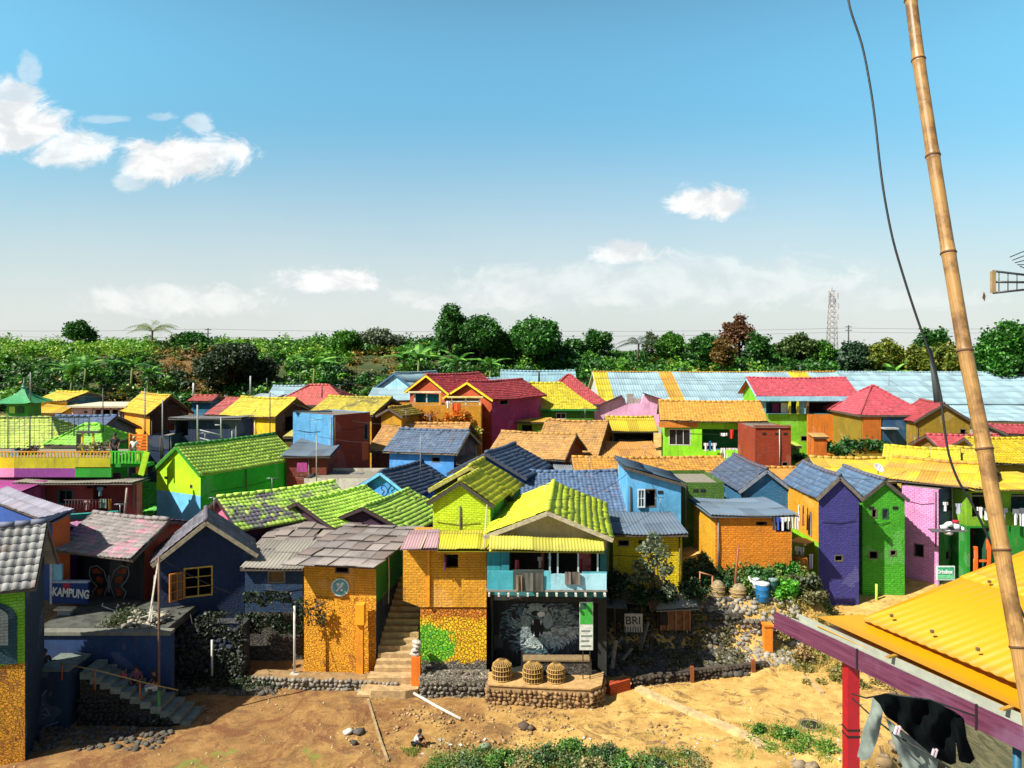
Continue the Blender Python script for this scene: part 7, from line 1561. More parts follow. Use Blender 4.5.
for (dx, dz, c) in ((-.9, .6, '#c8c8c8'), (.8, 1.0, '#c8c8c8'), (-.8, 2.2, '#a8a8a8'), (.9, 3.0, '#c8c8c8'), (0, 1.6, '#b0b0b0'), (.8, 5.2, '#c8c8c8')): mb = MB(); mb.box((mx+dx, 149.3, z1-dz), (.35, .35, 1.1)); mb.build('aerial_panel', simple(c, .6), mast)
mb = MB(); mb.tube([(mx, 150, z1), (mx, 150, z1+1.2)], .05, 4); mb.build('spike', simple('#a8a8a8', .6), mast)
ups = []
for i, (px, top, lab) in enumerate(((208, 328, 'slim utility pole with short crossarm on the left skyline'), (317.5, 338, 'short dark utility pole left of the pale green tree'), (848.5, 325, 'utility pole just right of the telecom mast'))):
    Yp = 128; x = P(px, 0, Yp).x; zt = zrow(top, Yp); r_ = thing('utility_pole', lab, 'utility pole', (x, Yp, zg(x, Yp)), 'utility poles on the skyline'); mb = MB(); mb.tube([(x, Yp, zg(x, Yp)-.5), (x, Yp, zt)], [.14, .10], 6); mb.build('shaft', simple('#4a4a44', .8), r_)
    for dz in (.3, .9): mb = MB(); mb.box((x, Yp, zt-dz), (1.1, .1, .1)); mb.build('crossarm', simple('#3a3a34', .8), r_)
    ups.append(Vector((x, Yp, zt-.3)))
for i, (lab, ra, rb_, rc_) in enumerate((('upper of the two wires strung across the whole skyline', 330, 329, 327), ('lower of the two wires strung across the whole skyline', 335, 333, 331))):
    mb = MB()
    anc = [(-60, ra), (208, ra-1+i*3), (520, ra+1), (848, rb_-1), (1100, rc_)]
    pts = []
    for k in range(len(anc)-1):
        for f in np.linspace(0, 1, 9)[:-1]: pts.append(P(anc[k][0]+(anc[k+1][0]-anc[k][0])*f, anc[k][1]+(anc[k+1][1]-anc[k][1])*f+6*f*(1-f)*4*.25, 127.9))
    mb.tube(pts, .03, 4); o = mb.build('overhead_wire', simple('#5a5e60', .7)); tag(o, lab, 'wire'); recentre(o)
pw = thing('parapet', 'long low concrete railway parapet along the left hilltop', 'parapet', (-55, 131, 14)); mb = MB(); mb.beam((-92, 131, 14.15), (-22, 131, 13.9), .3, .5); mb.build('wall', simple('#5a5c50', .9, var=.4), pw)
for i in range(14): mb = MB(); mb.box((-90+i*5, 130.9, 14.35), (.18, .18, .7)); mb.build('post', simple('#4a4c44', .9), pw)
o = pole('overhead_wire', 'wire running above the striped warehouse roof', 'wire', P(596, 378, 80), P(760, 382, 80), .02, '#5a6468')
# ------------------------------------------------------------------ poles and aerials among the houses
for i, (px, r0, r1, Y, r, c, lab) in enumerate(((30.5, 372, 402, 56, .04, '#8a8e8a', 'thin pole rising behind the green turret'), (103, 388, 452, 46, .03, '#3a3e3c', 'thin dark pole in front of the pink-white veranda'), (145, 388, 433, 52, .04, '#7a7e7a', 'grey pole before the orange side wall'), (162.5, 400, 455, 47.5, .04, '#8a8e8a', 'grey pole in front of the brown gable'), (193.5, 383, 398, 70, .09, '#c8ccc8', 'white pole above the tiny red-roofed hut'), (197.5, 405, 444, 47, .05, '#a0a4a0', 'pale pole at the white tubular rail'), (250.5, 376, 398, 72, .08, '#b0b4b0', 'light post above the red and yellow roofs'), (270, 392, 440, 54, .04, '#4a4a44', 'dark pole in front of the bright yellow house'), (316.5, 435, 488, 43.5, .035, '#a8a49a', 'thin aerial pole before the dull brick-red wall'), (420.5, 435, 477, 43, .03, '#8a8e90', 'thin pole in front of the sky-blue wall'), (159, 556, 720, 26.6, .045, '#6a4a30', 'tall brown pole at the foot of the left stairs'), (212, 640, 676, 29.6, .045, '#d0d0c4', 'short white pole by the rubble wall'), (294.5, 606, 675, 29.9, .05, '#d8d8cc', 'white pole standing on a small base by the navy annex'), (539, 371, 383, 79, .1, '#2a3034', 'dark post on the steep light-blue roof'), (322, 386, 398, 74, .07, '#3a3a3a', 'dark post on the coral-red hipped roof'), (124, 488, 520, 38, .05, '#a8a090', 'slanting pale pole beside the green shaded roof'), (267, 378, 392, 78, .08, '#2c302c', 'dark lamp post at the foot of the hill'))):
    a_ = P(px, r1, Y); b_ = P(px+(3 if 'slanting' in lab else 0), r0, Y); po_ = pole('pole', lab, 'pole', a_, b_, r, c)
    if px == 159: TALLP = po_
    if px == 294.5: WHITEP = po_
mb = MB(); p_ = P(294.5, 676, 29.85); mb.box((p_.x, p_.y, p_.z+.03), (.34, .34, .14)); mb.build('base', simple('#b8b0a0', .9), WHITEP)
mb = MB(); mb.tube([P(159, 718, 26.55), P(159, 690, 26.55)], .06, 6); mb.build('sleeve', simple('#3a8a3a', .6), TALLP)
def aerial(label, px, py, Y, s=.6):
    c = P(px, py, Y); root = thing('tv_antenna', label, 'antenna', c, 'rooftop television antennas'); m_ = simple('#8a9094', .4, metal=.5)
    mb = MB(); mb.tube([c, c+Vector((0, 0, s*2))], .02, 4); mb.build('mast', m_, root); mb = MB(); mb.tube([c+Vector((-s*.7, 0, s*2)), c+Vector((s*.7, .2, s*2))], .015, 4); mb.build('boom', m_, root)
    for i in range(5): q_ = c+Vector((-s*.6+s*.3*i, 0, s*2)); mb = MB(); mb.tube([q_-Vector((0, s*.35, .0)), q_+Vector((0, s*.35, 0))], .01, 4); mb.build('element', m_, root)
for a_ in (('antenna on the ridge of the blue-tiled house', 430, 431, 48, .5), ('antenna on the tan-orange roof behind the blue-roofed house', 406, 424, 55, .5), ('antenna beside the white terrace block', 316, 437, 44.2, .5), ('antenna on the red pyramid roof', 889, 386, 66, .6), ('antenna on the left lime and grey tiled roof', 272, 494, 38.5, .4), ('antenna on the larger tan-orange roof', 585, 421, 60, .5), ('antenna above the olive-yellow tiled roof', 340, 397, 62, .5), ('antenna on the long orange-tiled roof', 645, 459, 48.5, .4), ('antenna above the wide blue-tiled roof', 545, 498, 29.6, .25), ('antenna on the yellow roof by the pink house', 930, 462, 43, .4)): aerial(*a_)
def dish(label, px, py, Y, r=.5, az=-.5):
    c = P(px, py, Y); root = thing('satellite_dish', label, 'satellite dish', c, 'white satellite dishes'); M = Matrix.Rotation(az, 3, 'Z') @ Matrix.Rotation(R(-40), 3, 'X'); mb = MB(); rings = []
    for k in range(5):
        rr = r*k/4; rings.append([c+Vector((0, 0, r))+M@Vector((rr*math.cos(t_), -.35*r*(k/4)**2, rr*math.sin(t_))) for t_ in [2*math.pi*i/16 for i in range(16)]])
    for k in range(4):
        for i in range(16): mb.face([rings[k][i], rings[k][(i+1) % 16], rings[k+1][(i+1) % 16], rings[k+1][i]])
    o_ = mb.build('bowl', simple('#e4e6e4', .5, var=.1), root); o_.data.polygons.foreach_set('use_smooth', [True]*len(o_.data.polygons)); md = o_.modifiers.new('s', 'SOLIDIFY'); md.thickness = .02
    mb = MB(); mb.tube([c, c+Vector((0, 0, r))], .03, 5); mb.build('stand', simple('#8a8a88', .5), root); mb = MB(); mb.tube([c+Vector((0, 0, r*.4)), c+Vector((0, 0, r))+M@Vector((0, -r*.8, 0))], .015, 4); mb.build('arm', simple('#8a8a88', .5), root)
dish('larger white satellite dish lying on the yellow sheet roof', 905, 471, 42.5, .34); dish('smaller white dish at the left on the yellow sheet roof', 878, 474, 43.0, .3, .4)
# ------------------------------------------------------------------ laundry
def line_of(prefix, grp, Y, items, a=(1, 0, 0), size=1.0, dy=0):
    a = Vector(a)
    for (kind, px, py, wpx, hpx, col, desc) in items:
        garment(kind, P(px, py, Y), a, wpx/F*Y, hpx/F*Y, col, desc+' '+prefix, kind if kind != 'towel' else 'towel', grp)
line_of('under the grey-blue tin roof', 'laundry at the orange block', 34.1, [('shirt', 774, 517, 5, 13, '#3a3a40', 'dark shirt at the left end'), ('shirt', 778.5, 518, 4.5, 12, '#2a4ab0', 'bright blue shirt'), ('shirt', 783, 517.5, 4.5, 13, '#e8e8e4', 'white shirt next to the blue one'), ('shirt', 787.5, 517, 5, 12, '#d8d8c8', 'cream shirt in the middle'), ('towel', 792, 517, 3.6, 11, '#c8ccc0', 'pale towel'), ('towel', 796.5, 517, 3.6, 12, '#e4e0d4', 'white towel at the right end')])
line_of('on the wall left of the purple house', 'laundry on the yellow side wall', 37.0, [('shirt', 799, 505, 4.6, 16, '#e8e4dc', 'white shirt'), ('shirt', 803, 506, 5, 20, '#8a4a3c', 'brown-red shirt'), ('shirt', 807.5, 508, 5, 22, '#5a4048', 'dark maroon shirt'), ('towel', 811, 512, 4, 24, '#8a8a90', 'long grey towel')], a=(.3, .95, 0))
line_of('below the small ledge roof', 'laundry under the ledge', 36.0, [('shirt', 797, 546, 4.6, 14, '#dcdcd8', 'white shirt left'), ('shirt', 802, 547, 4.6, 15, '#c4c8cc', 'grey-white shirt right'), ('towel', 811, 554, 4, 15, '#d8d0e0', 'pale lilac towel')])
lg = thing('ledge_roof', 'small ochre sheet ledge roof between the orange block and the purple house', 'ledge', P(805, 543, 36)); mb = MB(); roof_patch(mb, P(790, 541.5, 35.4), P(806, 545, 35.2), P(797, 538, 37.6), P(816, 540, 37.2), kind='flat', thick=.03); mb.build('sheet', tilemat('#c8a04a', .8, 1.7, dirt=.4), lg)
line_of('over the lime parapet of the laundry balcony', 'laundry on the lime balcony', 57.6, [('towel', 723, 448, 5, 10, '#f0ece4', 'white towel'), ('towel', 729, 448, 5, 10, '#f0dcc8', 'cream towel'), ('towel', 735, 448, 6, 10.5, '#ecece8', 'broad white towel'), ('towel', 744, 450, 6.5, 9, '#6a1838', 'dark red cloth')])
line_of('inside the lime balcony', 'laundry inside the lime balcony', 57.2, [('shirt', 706, 443, 5, 8, '#e8e8e4', 'white shirt at the left end'), ('shirt', 714, 443, 5, 8, '#d8e0e8', 'pale shirt'), ('towel', 710, 441, 2.5, 10, '#3a7ab0', 'blue cloth'), ('towel', 731.5, 429.5, 4.5, 9, '#d83a1c', 'red ornament cloth'), ('shirt', 741, 436, 4, 12, '#2c2430', 'dark shirt'), ('shirt', 750, 444, 6, 7, '#d0d0dc', 'grey-white shirt'), ('towel', 724, 433, 8, 3, '#e8f0f0', 'row of white socks')])
line_of('by the upper window of the blue-green side wall', 'laundry of the pink house', 37.2, [('shirt', 945.5, 502, 6, 9, '#dcdcdc', 'white patterned shirt'), ('shirt', 958.5, 503.5, 8, 10, '#a8b0c0', 'grey shirt')])
cr = thing('drying_rack', 'rack heaped with white and red washing on the side of the pink house', 'drying rack', P(952, 530, 37)); mb = MB(); mb.beam(P(930, 530.5, 36.9), P(966, 530, 36.6), .6, .04); mb.build('shelf', simple('#5a5a5c', .7), cr)
for i, (px, py, w, c) in enumerate(((944, 527, 6, '#e0e0dc'), (949, 524, 7, '#ecece8'), (956, 526, 8, '#d8d8d8'), (962, 529, 5, '#f0f0ec'), (955.5, 521.5, 5, '#c81c3c'), (948, 532, 7, '#d8d4cc'))): mb = MB(); mb.rock(P(px, py, 36.7), w/F*36.7*.6, flat=.8); mb.build('washing', simple(c, .9), cr)
line_of('over the olive balcony behind the bamboo', 'laundry on the olive balcony', 38.2, [('shirt', 980, 507, 6, 11, '#dcdcd8', 'white shirt'), ('towel', 987, 508, 4, 12, '#e4e4e0', 'white towel'), ('shirt', 1004, 508, 7, 13, '#c8ccd0', 'grey-white shirt'), ('shirt', 1016, 509, 6, 16, '#e8e8e8', 'white shirt at the right'), ('towel', 1022, 508, 5, 18, '#d0d4d8', 'long white towel')])
line_of('over the teal balustrade of the porch house', 'cloths on the porch balustrade', 28.2, [('towel', 533, 573, 21, 18, '#5a5a50', 'big grey-brown cloth'), ('towel', 572.5, 572, 15, 12.5, '#6a6258', 'smaller brown-grey towel'), ('towel', 519, 575, 6, 16, '#7a6a54', 'narrow tan towel')])
line_of('inside the teal porch', 'laundry inside the teal porch', 29.0, [('towel', 517, 560, 4, 9, '#c85a6a', 'pink striped towel'), ('shirt', 540, 557, 5, 11, '#b0a8a0', 'beige shirt')])
line_of('on the railing of the dull-pink lower storey', 'laundry of the dull-pink storey', 39.6, [('shirt', 87, 500, 8, 10, '#d8b0a0', 'pale pink shirt'), ('towel', 96, 500, 4, 9, '#a81c24', 'red towel'), ('towel', 103, 499, 8, 9, '#8aa090', 'grey-green towel'), ('towel', 110, 499, 3.5, 11, '#b08a34', 'mustard towel'), ('shirt', 100, 487, 6, 9, '#7aa8b8', 'light-blue shirt')])
line_of('in front of the orange terrace wall', 'cloth on the orange terrace wall', 59.6, [('towel', 456.5, 403, 8, 8, '#f0601c', 'orange towel'), ('shirt', 448, 401, 4, 7, '#e8e8e4', 'white shirt')])
rl = thing('railing', 'iron railing of the dull-pink lower storey', 'railing', P(78, 513, 39.6)); mb = MB()
for i in range(12): mb.tube([P(66+i*3, 500, 39.5), P(66+i*3, 513, 39.5)], .02, 4)
mb.build('bars', simple('#3a1c24', .7), rl); mb = MB(); mb.tube([P(64, 500, 39.5), P(102, 500, 39.5)], .03, 4); mb.build('rail', simple('#3a1c24', .7), rl)
tb = thing('beam', 'long teal painted beam below the dull-pink storey', 'beam', P(85, 515, 37)); mb = MB(); mb.beam(P(53, 518, 35.6), P(118, 513.5, 37.2), .25, .25); mb.build('board', simple('#2f9a8c', .7), tb)
# yard junk
JK = simple('#c8c4b4', .8, var=.4)
for i, (a_, b_, lab) in enumerate((((148, 626), (158, 563), 'long pale pole leaning at the corner of the navy house'), ((151, 622), (155, 575), 'second pale pole leaning at the corner of the navy house'), ((140, 618), (170, 610), 'bleached board lying across the yard junk'), ((132, 612), (152, 622), 'short bleached board in the yard junk'))): mb = MB(); mb.beam(P(*a_, 28.6), P(*b_, 29.2), .06, .03); o = mb.build('board', JK); tag(o, lab, 'board'); recentre(o)
rnd = random.Random(3); mb = MB()
for _ in range(90): px = rnd.uniform(126, 162); x = P(px, 0, 28.8).x; mb.rock((x, rnd.uniform(28.2, 29.6), 2.66+rnd.random()*.25), rnd.uniform(.04, .14))
o = mb.build('yard_rubble', simple('#a8a290', .9, var=.6, scale=5)); o['kind'] = 'stuff'
ch = thing('chair', 'tipped-over white plastic chair frame in the yard', 'chair', P(108, 608, 30.5)); mb = MB()
for a_, b_ in (((102, 606), (116, 611)), ((116, 611), (118, 604)), ((116, 611), (113, 613)), ((102, 606), (103, 603))): mb.tube([P(*a_, 30.2), P(*b_, 30.2)], .018, 5)
mb.build('frame', simple('#c8d0cc', .6), ch)
# bank litter
def single_rock(name, label, cat, px, py, r, col, flat=.6, z=0): mb = MB(); p_ = on_ground(px, py, z); mb.rock(p_+Vector((0, 0, r*.3)), r, flat=flat); o = mb.build(name, simple(col, .9, var=.3)); tag(o, label, cat); recentre(o)
single_rock('sack', 'white sack lying on the dirt left of the child', 'sack', 349, 733, .2, '#c8c4b8', .5); single_rock('boulder', 'dark flat rock touching the white sack', 'rock', 359, 733, .17, '#5a5650', .5); single_rock('boulder', 'dark rock in the dirt below the white sack', 'rock', 354, 744, .12, '#4a443c'); single_rock('boulder', 'small dark rock on the sandy bank below the stone platform', 'rock', 524, 728, .2, '#5a4a3c'); single_rock('boulder', 'second small dark rock beside the one below the stone platform', 'rock', 530, 729, .16, '#6a5a48'); single_rock('boulder', 'pale round stone by the riverside plants', 'rock', 486, 748, .22, '#7a8a6c')
single_rock('boulder', 'grey boulder in the shade at the foot of the tall brown pole', 'rock', 155, 722, .32, '#6a6c66'); single_rock('boulder', 'grey stone below the stone base of the orange house', 'rock', 496, 702, .14, '#8a8a84')
for i, (px, py, lab) in enumerate(((380, 688, 'pale stone slab right below the middle stairs'), (378, 694, 'second pale slab in front of the middle stairs'), (365, 695, 'tan slab left of the pale slabs below the stairs'))): mb = MB(); p_ = on_ground(px, py, .02); mb.box(p_+Vector((0, 0, .04)), (.55, .34, .09), 0, random.uniform(-.2, .2)); o = mb.build('stone_slab', simple('#c8bca0' if i < 2 else '#c8a878', .9)); tag(o, lab, 'slab'); recentre(o)
mb = MB(); mb.tube([on_ground(404, 689, .08), on_ground(409, 688, .22), on_ground(415, 694, .12), on_ground(436, 706, .06), on_ground(461, 719, .05)], .055, 8); o = mb.build('drain_pipe', simple('#d0c8b8', .5)); tag(o, 'white plastic drain pipe lying across the slope below the stone base', 'pipe'); recentre(o)
bw_ = thing('well_ring', 'sunken concrete ring hole in the sand near the river', 'well', on_ground(811, 725, 0)); mb = MB(); p_ = on_ground(811, 725, 0); mb.lathe(p_, [(.42, -.3), (.44, .03), (.36, .04), (.34, -.3), (.30, -.3)], 16); mb.build('ring', simple('#8a7650', .9), bw_); mb = MB(); mb.lathe(p_, [(.34, .0), (.33, .012)], 16); mb.build('dark_bottom', simple('#1a140e', .9), bw_)
rnd = random.Random(77); mb = MB()
for _ in range(260):
    x = rnd.uniform(-3, 14); y = rnd.uniform(22.6, 25.6)
    if zg(x, y) < -1.2: continue
    c_ = Vector((x, y, zg(x, y)+.03)); s_ = rnd.uniform(.03, .11); mb.box(c_, (s_, s_*.7, .01), 0, Matrix.Rotation(rnd.uniform(-.6, .6), 3, 'X') @ Matrix.Rotation(rnd.random()*3, 3, 'Z'))
o = mb.build('litter', simple('#c8ccd0', .7, var=.4, scale=9)); o['kind'] = 'stuff'
# lean-to shacks put in to shade the recess right of the porch house
for (lab, x0_, x1_, r_, Y_, dz) in (('low tin lean-to in the shade between the balcony house and the BRI board', 603, 627, 607, 31.6, .9), ('ragged tin sheet roof in the shade behind the BRI board', 626, 658, 603, 32.3, .8)):
    A_, B_ = P(x0_, r_, Y_), P(x1_, r_+1.5, Y_); sh = thing('lean_to', lab, 'lean-to', (A_.x, Y_, A_.z-dz)); mb = MB(); roof_patch(mb, A_, B_, A_+Vector((0, 1.4, .35)), B_+Vector((.1, 1.4, .3)), kind='corr', pitch=.14, k=4, amp=.02); mb.build('roof', tilemat('#6a6e68', .8, 1.7, dirt=.6), sh)
    for q_ in (A_, B_, A_.lerp(B_, .5)): mb = MB(); mb.box((q_.x, q_.y+.1, q_.z-dz/2-.1), (.08, .08, dz+.2)); mb.build('post', simple('#4a3a28', .9), sh)
    mb = MB(); mb.box(((A_.x+B_.x)/2, Y_+.8, A_.z-dz/2), (B_.x-A_.x, .06, dz)); mb.build('back_panel', simple('#2c2a24', .9, var=.5), sh)
# pipes, vents, gutters and bulbs on the houses
rnd = random.Random(21); PIPE = [simple('#c8c4b4', .6), simple('#8a8a84', .6), simple('#5a5248', .7)]
for hh in ALLH:
    if hh['Y'] > 63 or 'outside' in hh['label']: continue
    for f_ in ('f', 'r'):
        O, t_, n_, wl = hh['faces'][f_]
        if wl < .8: continue
        mid = O+t_*wl/2
        if n_.x*(-mid.x)+n_.y*(-mid.y) < 0: continue
        tp = hh['ze']-.25 if hh['roof'] != 'slab' else hh['ze']-.2
        if hh['roof'] == 'shedx': tp = min(hh['ze'], hh['zr'])-.25
        if rnd.random() < .75:
            u = rnd.choice((.12, wl-.12, wl*rnd.uniform(.2, .8))); q_ = O+t_*u+n_*.045; mb = MB(); L2 = rnd.uniform(1.2, 3.5); mb.tube([(q_.x, q_.y, tp+.12), (q_.x+n_.x*.03, q_.y+n_.y*.03, tp-L2*.5), (q_.x, q_.y, tp-L2)], .032, 6); mb.build('drainpipe', rnd.choice(PIPE), hh['root'])
        if wl > 2 and rnd.random() < .55 and f_ == 'f':
            for k_ in range(rnd.choice((1, 2, 3))):
                u = wl*rnd.uniform(.15, .85); q_ = O+t_*u+n_*.012; M = Matrix((t_, n_, Vector((0, 0, 1)))).transposed(); mb = MB(); mb.box((q_.x, q_.y, tp-.18), (.26, .03, .14), 0, M); mb.build('vent', simple('#1c1c1a', .9), hh['root'])
        if rnd.random() < .4:
            a0 = wl*rnd.uniform(0, .4); a1 = wl*rnd.uniform(.6, 1); z_ = tp-rnd.uniform(.4, 1.0); A_ = O+t_*a0+n_*.03; B_ = O+t_*a1+n_*.03; mb = MB(); mb.tube([(A_.x, A_.y, z_), ((A_.x+B_.x)/2, (A_.y+B_.y)/2, z_-.08), (B_.x, B_.y, z_+.05)], .012, 4); mb.build('wall_cable', simple('#1c1c1c', .7), hh['root'])
# service wires strung between houses
for i, (a_, b_, Ya, Yb, lab) in enumerate((((103, 388), (250, 400), 46, 60, 'sagging wire from the veranda pole to the yellow roof'), ((145, 390), (30, 385), 52, 56, 'sagging wire from the orange house pole to the green turret'), ((270, 393), (430, 424), 54, 48, 'sagging wire from the yellow house pole to the blue-tiled house'), ((316, 436), (420, 436), 43.5, 43, 'sagging wire between the two thin poles in the middle'), ((159, 558), (294, 607), 26.6, 29.9, 'sagging wire from the tall brown pole to the white pole'), ((430, 424), (585, 415), 48, 60, 'sagging wire from the blue-tiled house to the larger tan-orange roof'), ((645, 452), (767, 469), 48.5, 40, 'sagging wire from the long orange roof to the narrow blue gable'), ((840, 476), (930, 456), 36, 43, 'sagging wire from the purple-blue house to the yellow roof'), ((548, 500), (640, 463), 29.6, 37, 'sagging wire from the porch gable to the blue shed roof'), ((889, 380), (944, 403), 66, 61.5, 'short wire between the red pyramid and the olive gable'))):
    A_, B_ = P(*a_, Ya), P(*b_, Yb); mb = MB(); mb.tube([A_.lerp(B_, f)-Vector((0, 0, 1.0*math.sin(math.pi*f)*(B_-A_).length*.06)) for f in np.linspace(0, 1, 11)], .012, 4); o = mb.build('service_wire', simple('#2a2c2c', .7)); tag(o, lab, 'wire'); recentre(o)
for a_ in (('antenna on the deep green shaded slope', 128, 476, 41, .4), ('antenna on the lime-gabled house', 205, 448, 46, .45), ('antenna on the navy gabled house roof', 214, 512, 32, .3), ('antenna on the wide blue-tiled roof', 590, 472, 41, .4), ('antenna on the red-tiled two-storey house', 800, 378, 73, .6), ('antenna on the coral-red hipped roof', 300, 386, 80, .6), ('antenna on the pink-grey tiled roof', 120, 520, 34, .35), ('antenna on the grey-blue tin roof by the small tree', 660, 513, 36, .35), ('antenna on the lemon-yellow tiled roof', 915, 449, 49, .4), ('antenna on the yellow pyramid roof', 520, 396, 70, .6)): aerial(*a_)
# ------------------------------------------------------------------ people
def person(label, base, H=1.6, yaw=0, pose='stand', shirt='#c8c8c8', pants='#2a3040', hair='#100c0a', skin='#8a5a3c', sleeves=True):
    """body = one skinned surface; clothing and hair are children. base = point under the pelvis on the ground/seat"""
    base = Vector(base); root = thing('person', label, 'person', base); k = H/1.7
    if pose == 'stand': pz = .92; J = dict(pel=(0, 0, .92), sp=(0, .01, 1.12), ch=(0, .0, 1.32), nk=(0, 0, 1.45), hd=(0, -.02, 1.58), ht=(0, -.01, 1.68), kl=(-.10, -.04, .50), kr=(.10, -.04, .50), al=(-.10, .02, .08), ar=(.10, .02, .08), tl=(-.11, -.14, .03), tr=(.11, -.14, .03), el=(-.27, .02, 1.14), er=(.27, .0, 1.14), wl=(-.26, -.10, .92), wr=(.26, -.14, .94))
    elif pose == 'sit': J = dict(pel=(0, 0, .10), sp=(0, -.02, .30), ch=(0, -.05, .50), nk=(0, -.07, .63), hd=(0, -.11, .76), ht=(0, -.11, .86), kl=(-.12, -.40, .14), kr=(.12, -.40, .14), al=(-.12, -.44, -.26), ar=(.12, -.44, -.26), tl=(-.13, -.60, -.31), tr=(.13, -.60, -.31), el=(-.26, -.12, .32), er=(.26, -.12, .32), wl=(-.16, -.32, .22), wr=(.16, -.32, .22))
    else: J = dict(pel=(0, .05, .20), sp=(0, -.02, .38), ch=(0, -.12, .54), nk=(0, -.18, .66), hd=(0, -.24, .78), ht=(0, -.25, .88), kl=(-.15, -.34, .42), kr=(.15, -.34, .42), al=(-.12, -.08, .09), ar=(.12, -.08, .09), tl=(-.13, -.26, .03), tr=(.13, -.26, .03), el=(-.24, -.30, .40), er=(.24, -.30, .40), wl=(-.12, -.46, .24), wr=(.12, -.46, .24))
    Mz = Matrix.Rotation(yaw, 3, 'Z'); V = {n: base+Mz@(Vector(p)*k) for n, p in J.items()}
    def skin_obj(name, verts, edges, radii, mat, parent, lv=1):
        off = world_of(parent); me = bpy.data.meshes.new(name); me.from_pydata([tuple(v-off) for v in verts], edges, []); o = bpy.data.objects.new(name, me); COL.objects.link(o)
        o.modifiers.new('skin', 'SKIN'); me.skin_vertices[0].data[0].use_root = True
        for i, r in enumerate(radii): me.skin_vertices[0].data[i].radius = (r*k, r*k)
        sb = o.modifiers.new('sub', 'SUBSURF'); sb.levels = lv; sb.render_levels = lv
        tmp = bpy.context.evaluated_depsgraph_get(); m2 = bpy.data.meshes.new_from_object(o.evaluated_get(tmp)); bpy.data.objects.remove(o)
        m2.materials.clear(); m2.materials.append(mat); m2.polygons.foreach_set('use_smooth', [True]*len(m2.polygons)); o = bpy.data.objects.new(name, m2); COL.objects.link(o); o.parent = parent; return o
    side = Mz@Vector((1, 0, 0)); fwd = Mz@Vector((0, -1, 0))
    vs = [V['pel'], V['sp'], V['ch'], V['nk'], V['hd'], V['ht']]; rs = [.13, .115, .13, .052, .088, .06]; es = [(0, 1), (1, 2), (2, 3), (3, 4), (4, 5)]
    nose = V['hd']+fwd*.09*k; vs.append(nose); rs.append(.015); es.append((4, 6))
    for s, sg_ in (('l', -1), ('r', 1)):
        sh = V['ch']+side*.17*sg_*k+Vector((0, 0, .05*k)); hp = V['pel']+side*.09*sg_*k-Vector((0, 0, .03*k)); b = len(vs)
        vs += [sh, V['e'+s], V['w'+s], hp, V['k'+s], V['a'+s], V['t'+s]]; rs += [.055, .04, .027, .088, .058, .04, .032]; es += [(2, b), (b, b+1), (b+1, b+2), (0, b+3), (b+3, b+4), (b+4, b+5), (b+5, b+6)]
        d = (V['w'+s]-V['e'+s]).normalized(); palm = V['w'+s]+d*.05*k; vs.append(palm); rs.append(.026); es.append((b+2, len(vs)-1)); pi_ = len(vs)-1
        cr_ = d.cross(fwd).normalized() if abs(d.dot(fwd)) < .95 else side
        for f in range(4):
            q1 = palm+cr_*(-.024+.016*f)*k+d*.035*k; q2 = q1+d*(.045-.008*abs(f-1.5))*k-fwd*-.012*k; vs += [q1, q2]; rs += [.009, .008]; es += [(pi_, len(vs)-2), (len(vs)-2, len(vs)-1)]
        th_ = palm-d*.02*k-cr_*.035*k; vs += [th_, th_+d*.03*k-cr_*.012*k]; rs += [.010, .008]; es += [(pi_, len(vs)-2), (len(vs)-2, len(vs)-1)]
    skin_obj('body', vs, es, rs, simple(skin, .6, var=.08), root)
    # shirt with sleeves
    vs = [V['pel']+Vector((0, 0, .02*k)), V['sp'], V['ch'], V['ch'].lerp(V['nk'], .55)]; rs = [.145, .132, .148, .07]; es = [(0, 1), (1, 2), (2, 3)]
    for s, sg_ in (('l', -1), ('r', 1)): sh = V['ch']+side*.17*sg_*k+Vector((0, 0, .05*k)); b = len(vs); vs += [sh, sh.lerp(V['e'+s], .75)]; rs += [.07, .06]; es += [(2, b), (b, b+1)]
    skin_obj('shirt', vs, es, rs, simple(shirt, .9, var=.1), root)
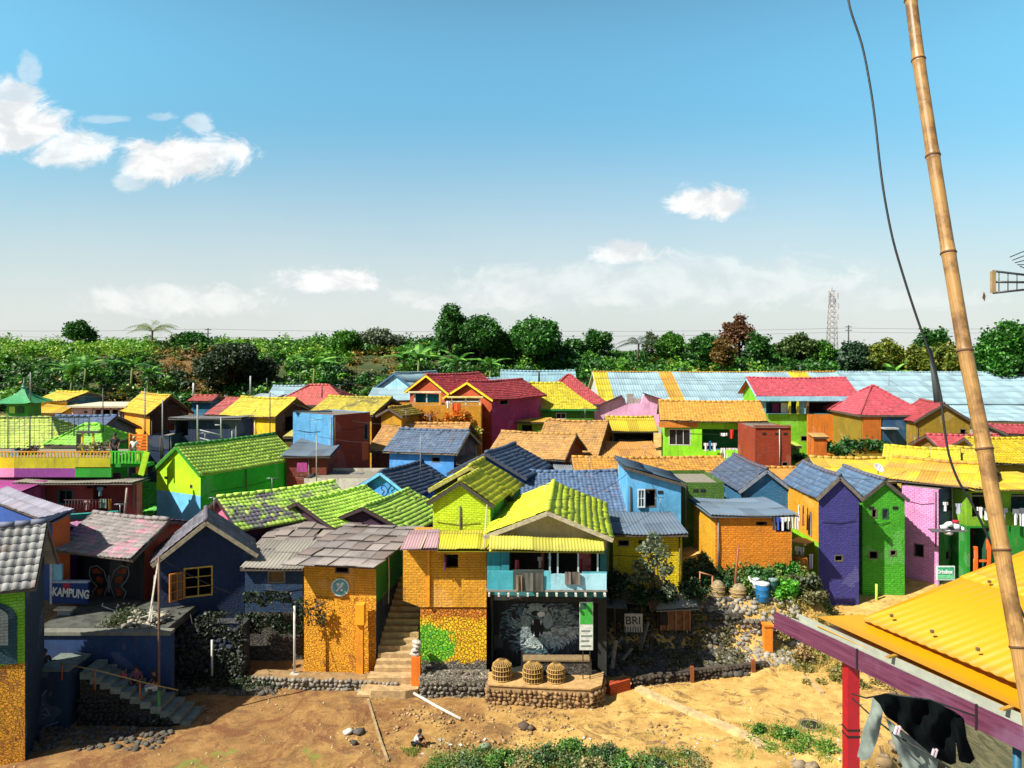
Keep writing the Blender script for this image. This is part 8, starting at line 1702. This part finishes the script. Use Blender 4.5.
    vs = [V['pel']]; rs = [.148]; es = []
    for s, sg_ in (('l', -1), ('r', 1)): hp = V['pel']+side*.09*sg_*k-Vector((0, 0, .03*k)); b = len(vs); vs += [hp, V['k'+s], V['k'+s].lerp(V['a'+s], .75)]; rs += [.10, .072, .056]; es += [(0, b), (b, b+1), (b+1, b+2)]
    skin_obj('trousers', vs, es, rs, simple(pants, .9, var=.1), root)
    c = V['hd'].lerp(V['ht'], .45)-fwd*.018*k; mb = MB(); mb.lathe(c, [(.098*k, -.05*k), (.102*k, 0), (.085*k, .06*k), (.05*k, .09*k), (.01*k, .1*k)], 12); mb.build('hair', simple(hair, .7), root, smooth=True)
    mb = MB()
    for sg_ in (-1, 1): mb.rock(V['hd']+fwd*.083*k+side*.032*sg_*k+Vector((0, 0, .015*k)), .011*k)
    mb.build('eyes', simple('#0c0a0a', .3), root); mb = MB(); mb.rock(V['hd']+fwd*.082*k-Vector((0, 0, .045*k)), .016*k, flat=.4); mb.build('mouth', simple('#5a2a24', .6), root)
    return root
g_ = on_ground(416, 746, 0); person('child in a white shirt squatting on the dirt bank', (g_.x, g_.y, zg(g_.x, g_.y)+.0), 1.12, R(70), 'squat', '#f0f0f4', '#1c2030')
person('person in pale trousers sitting hunched at the top of the left stairs', P(43, 672, 26.9), 1.6, R(60), 'sit', '#1c2024', '#9aa09a')
person('child in red clothes walking on the left stairs', P(123, 700, 27.2), 1.15, R(-20), 'stand', '#b83a48', '#a01c28'); person('person in dark top and pink scarf sitting by the child in red', P(137, 684, 27.3), 1.35, R(10), 'sit', '#6a3a4c', '#1c2030'); person('person in white trousers sitting by the tall brown pole', P(156, 688, 27.2), 1.35, R(-60), 'sit', '#141416', '#c8ccc8')
person('person in dark clothes standing on the green balcony', P(115, 463, 40.7), 1.6, 0, 'stand', '#141a24', '#141a24'); person('person in a pale shirt and hat on the green balcony by the orange screen', P(134, 463.5, 40.9), 1.45, 0, 'stand', '#e0dcd4', '#3a4a34', hair='#b8a880')
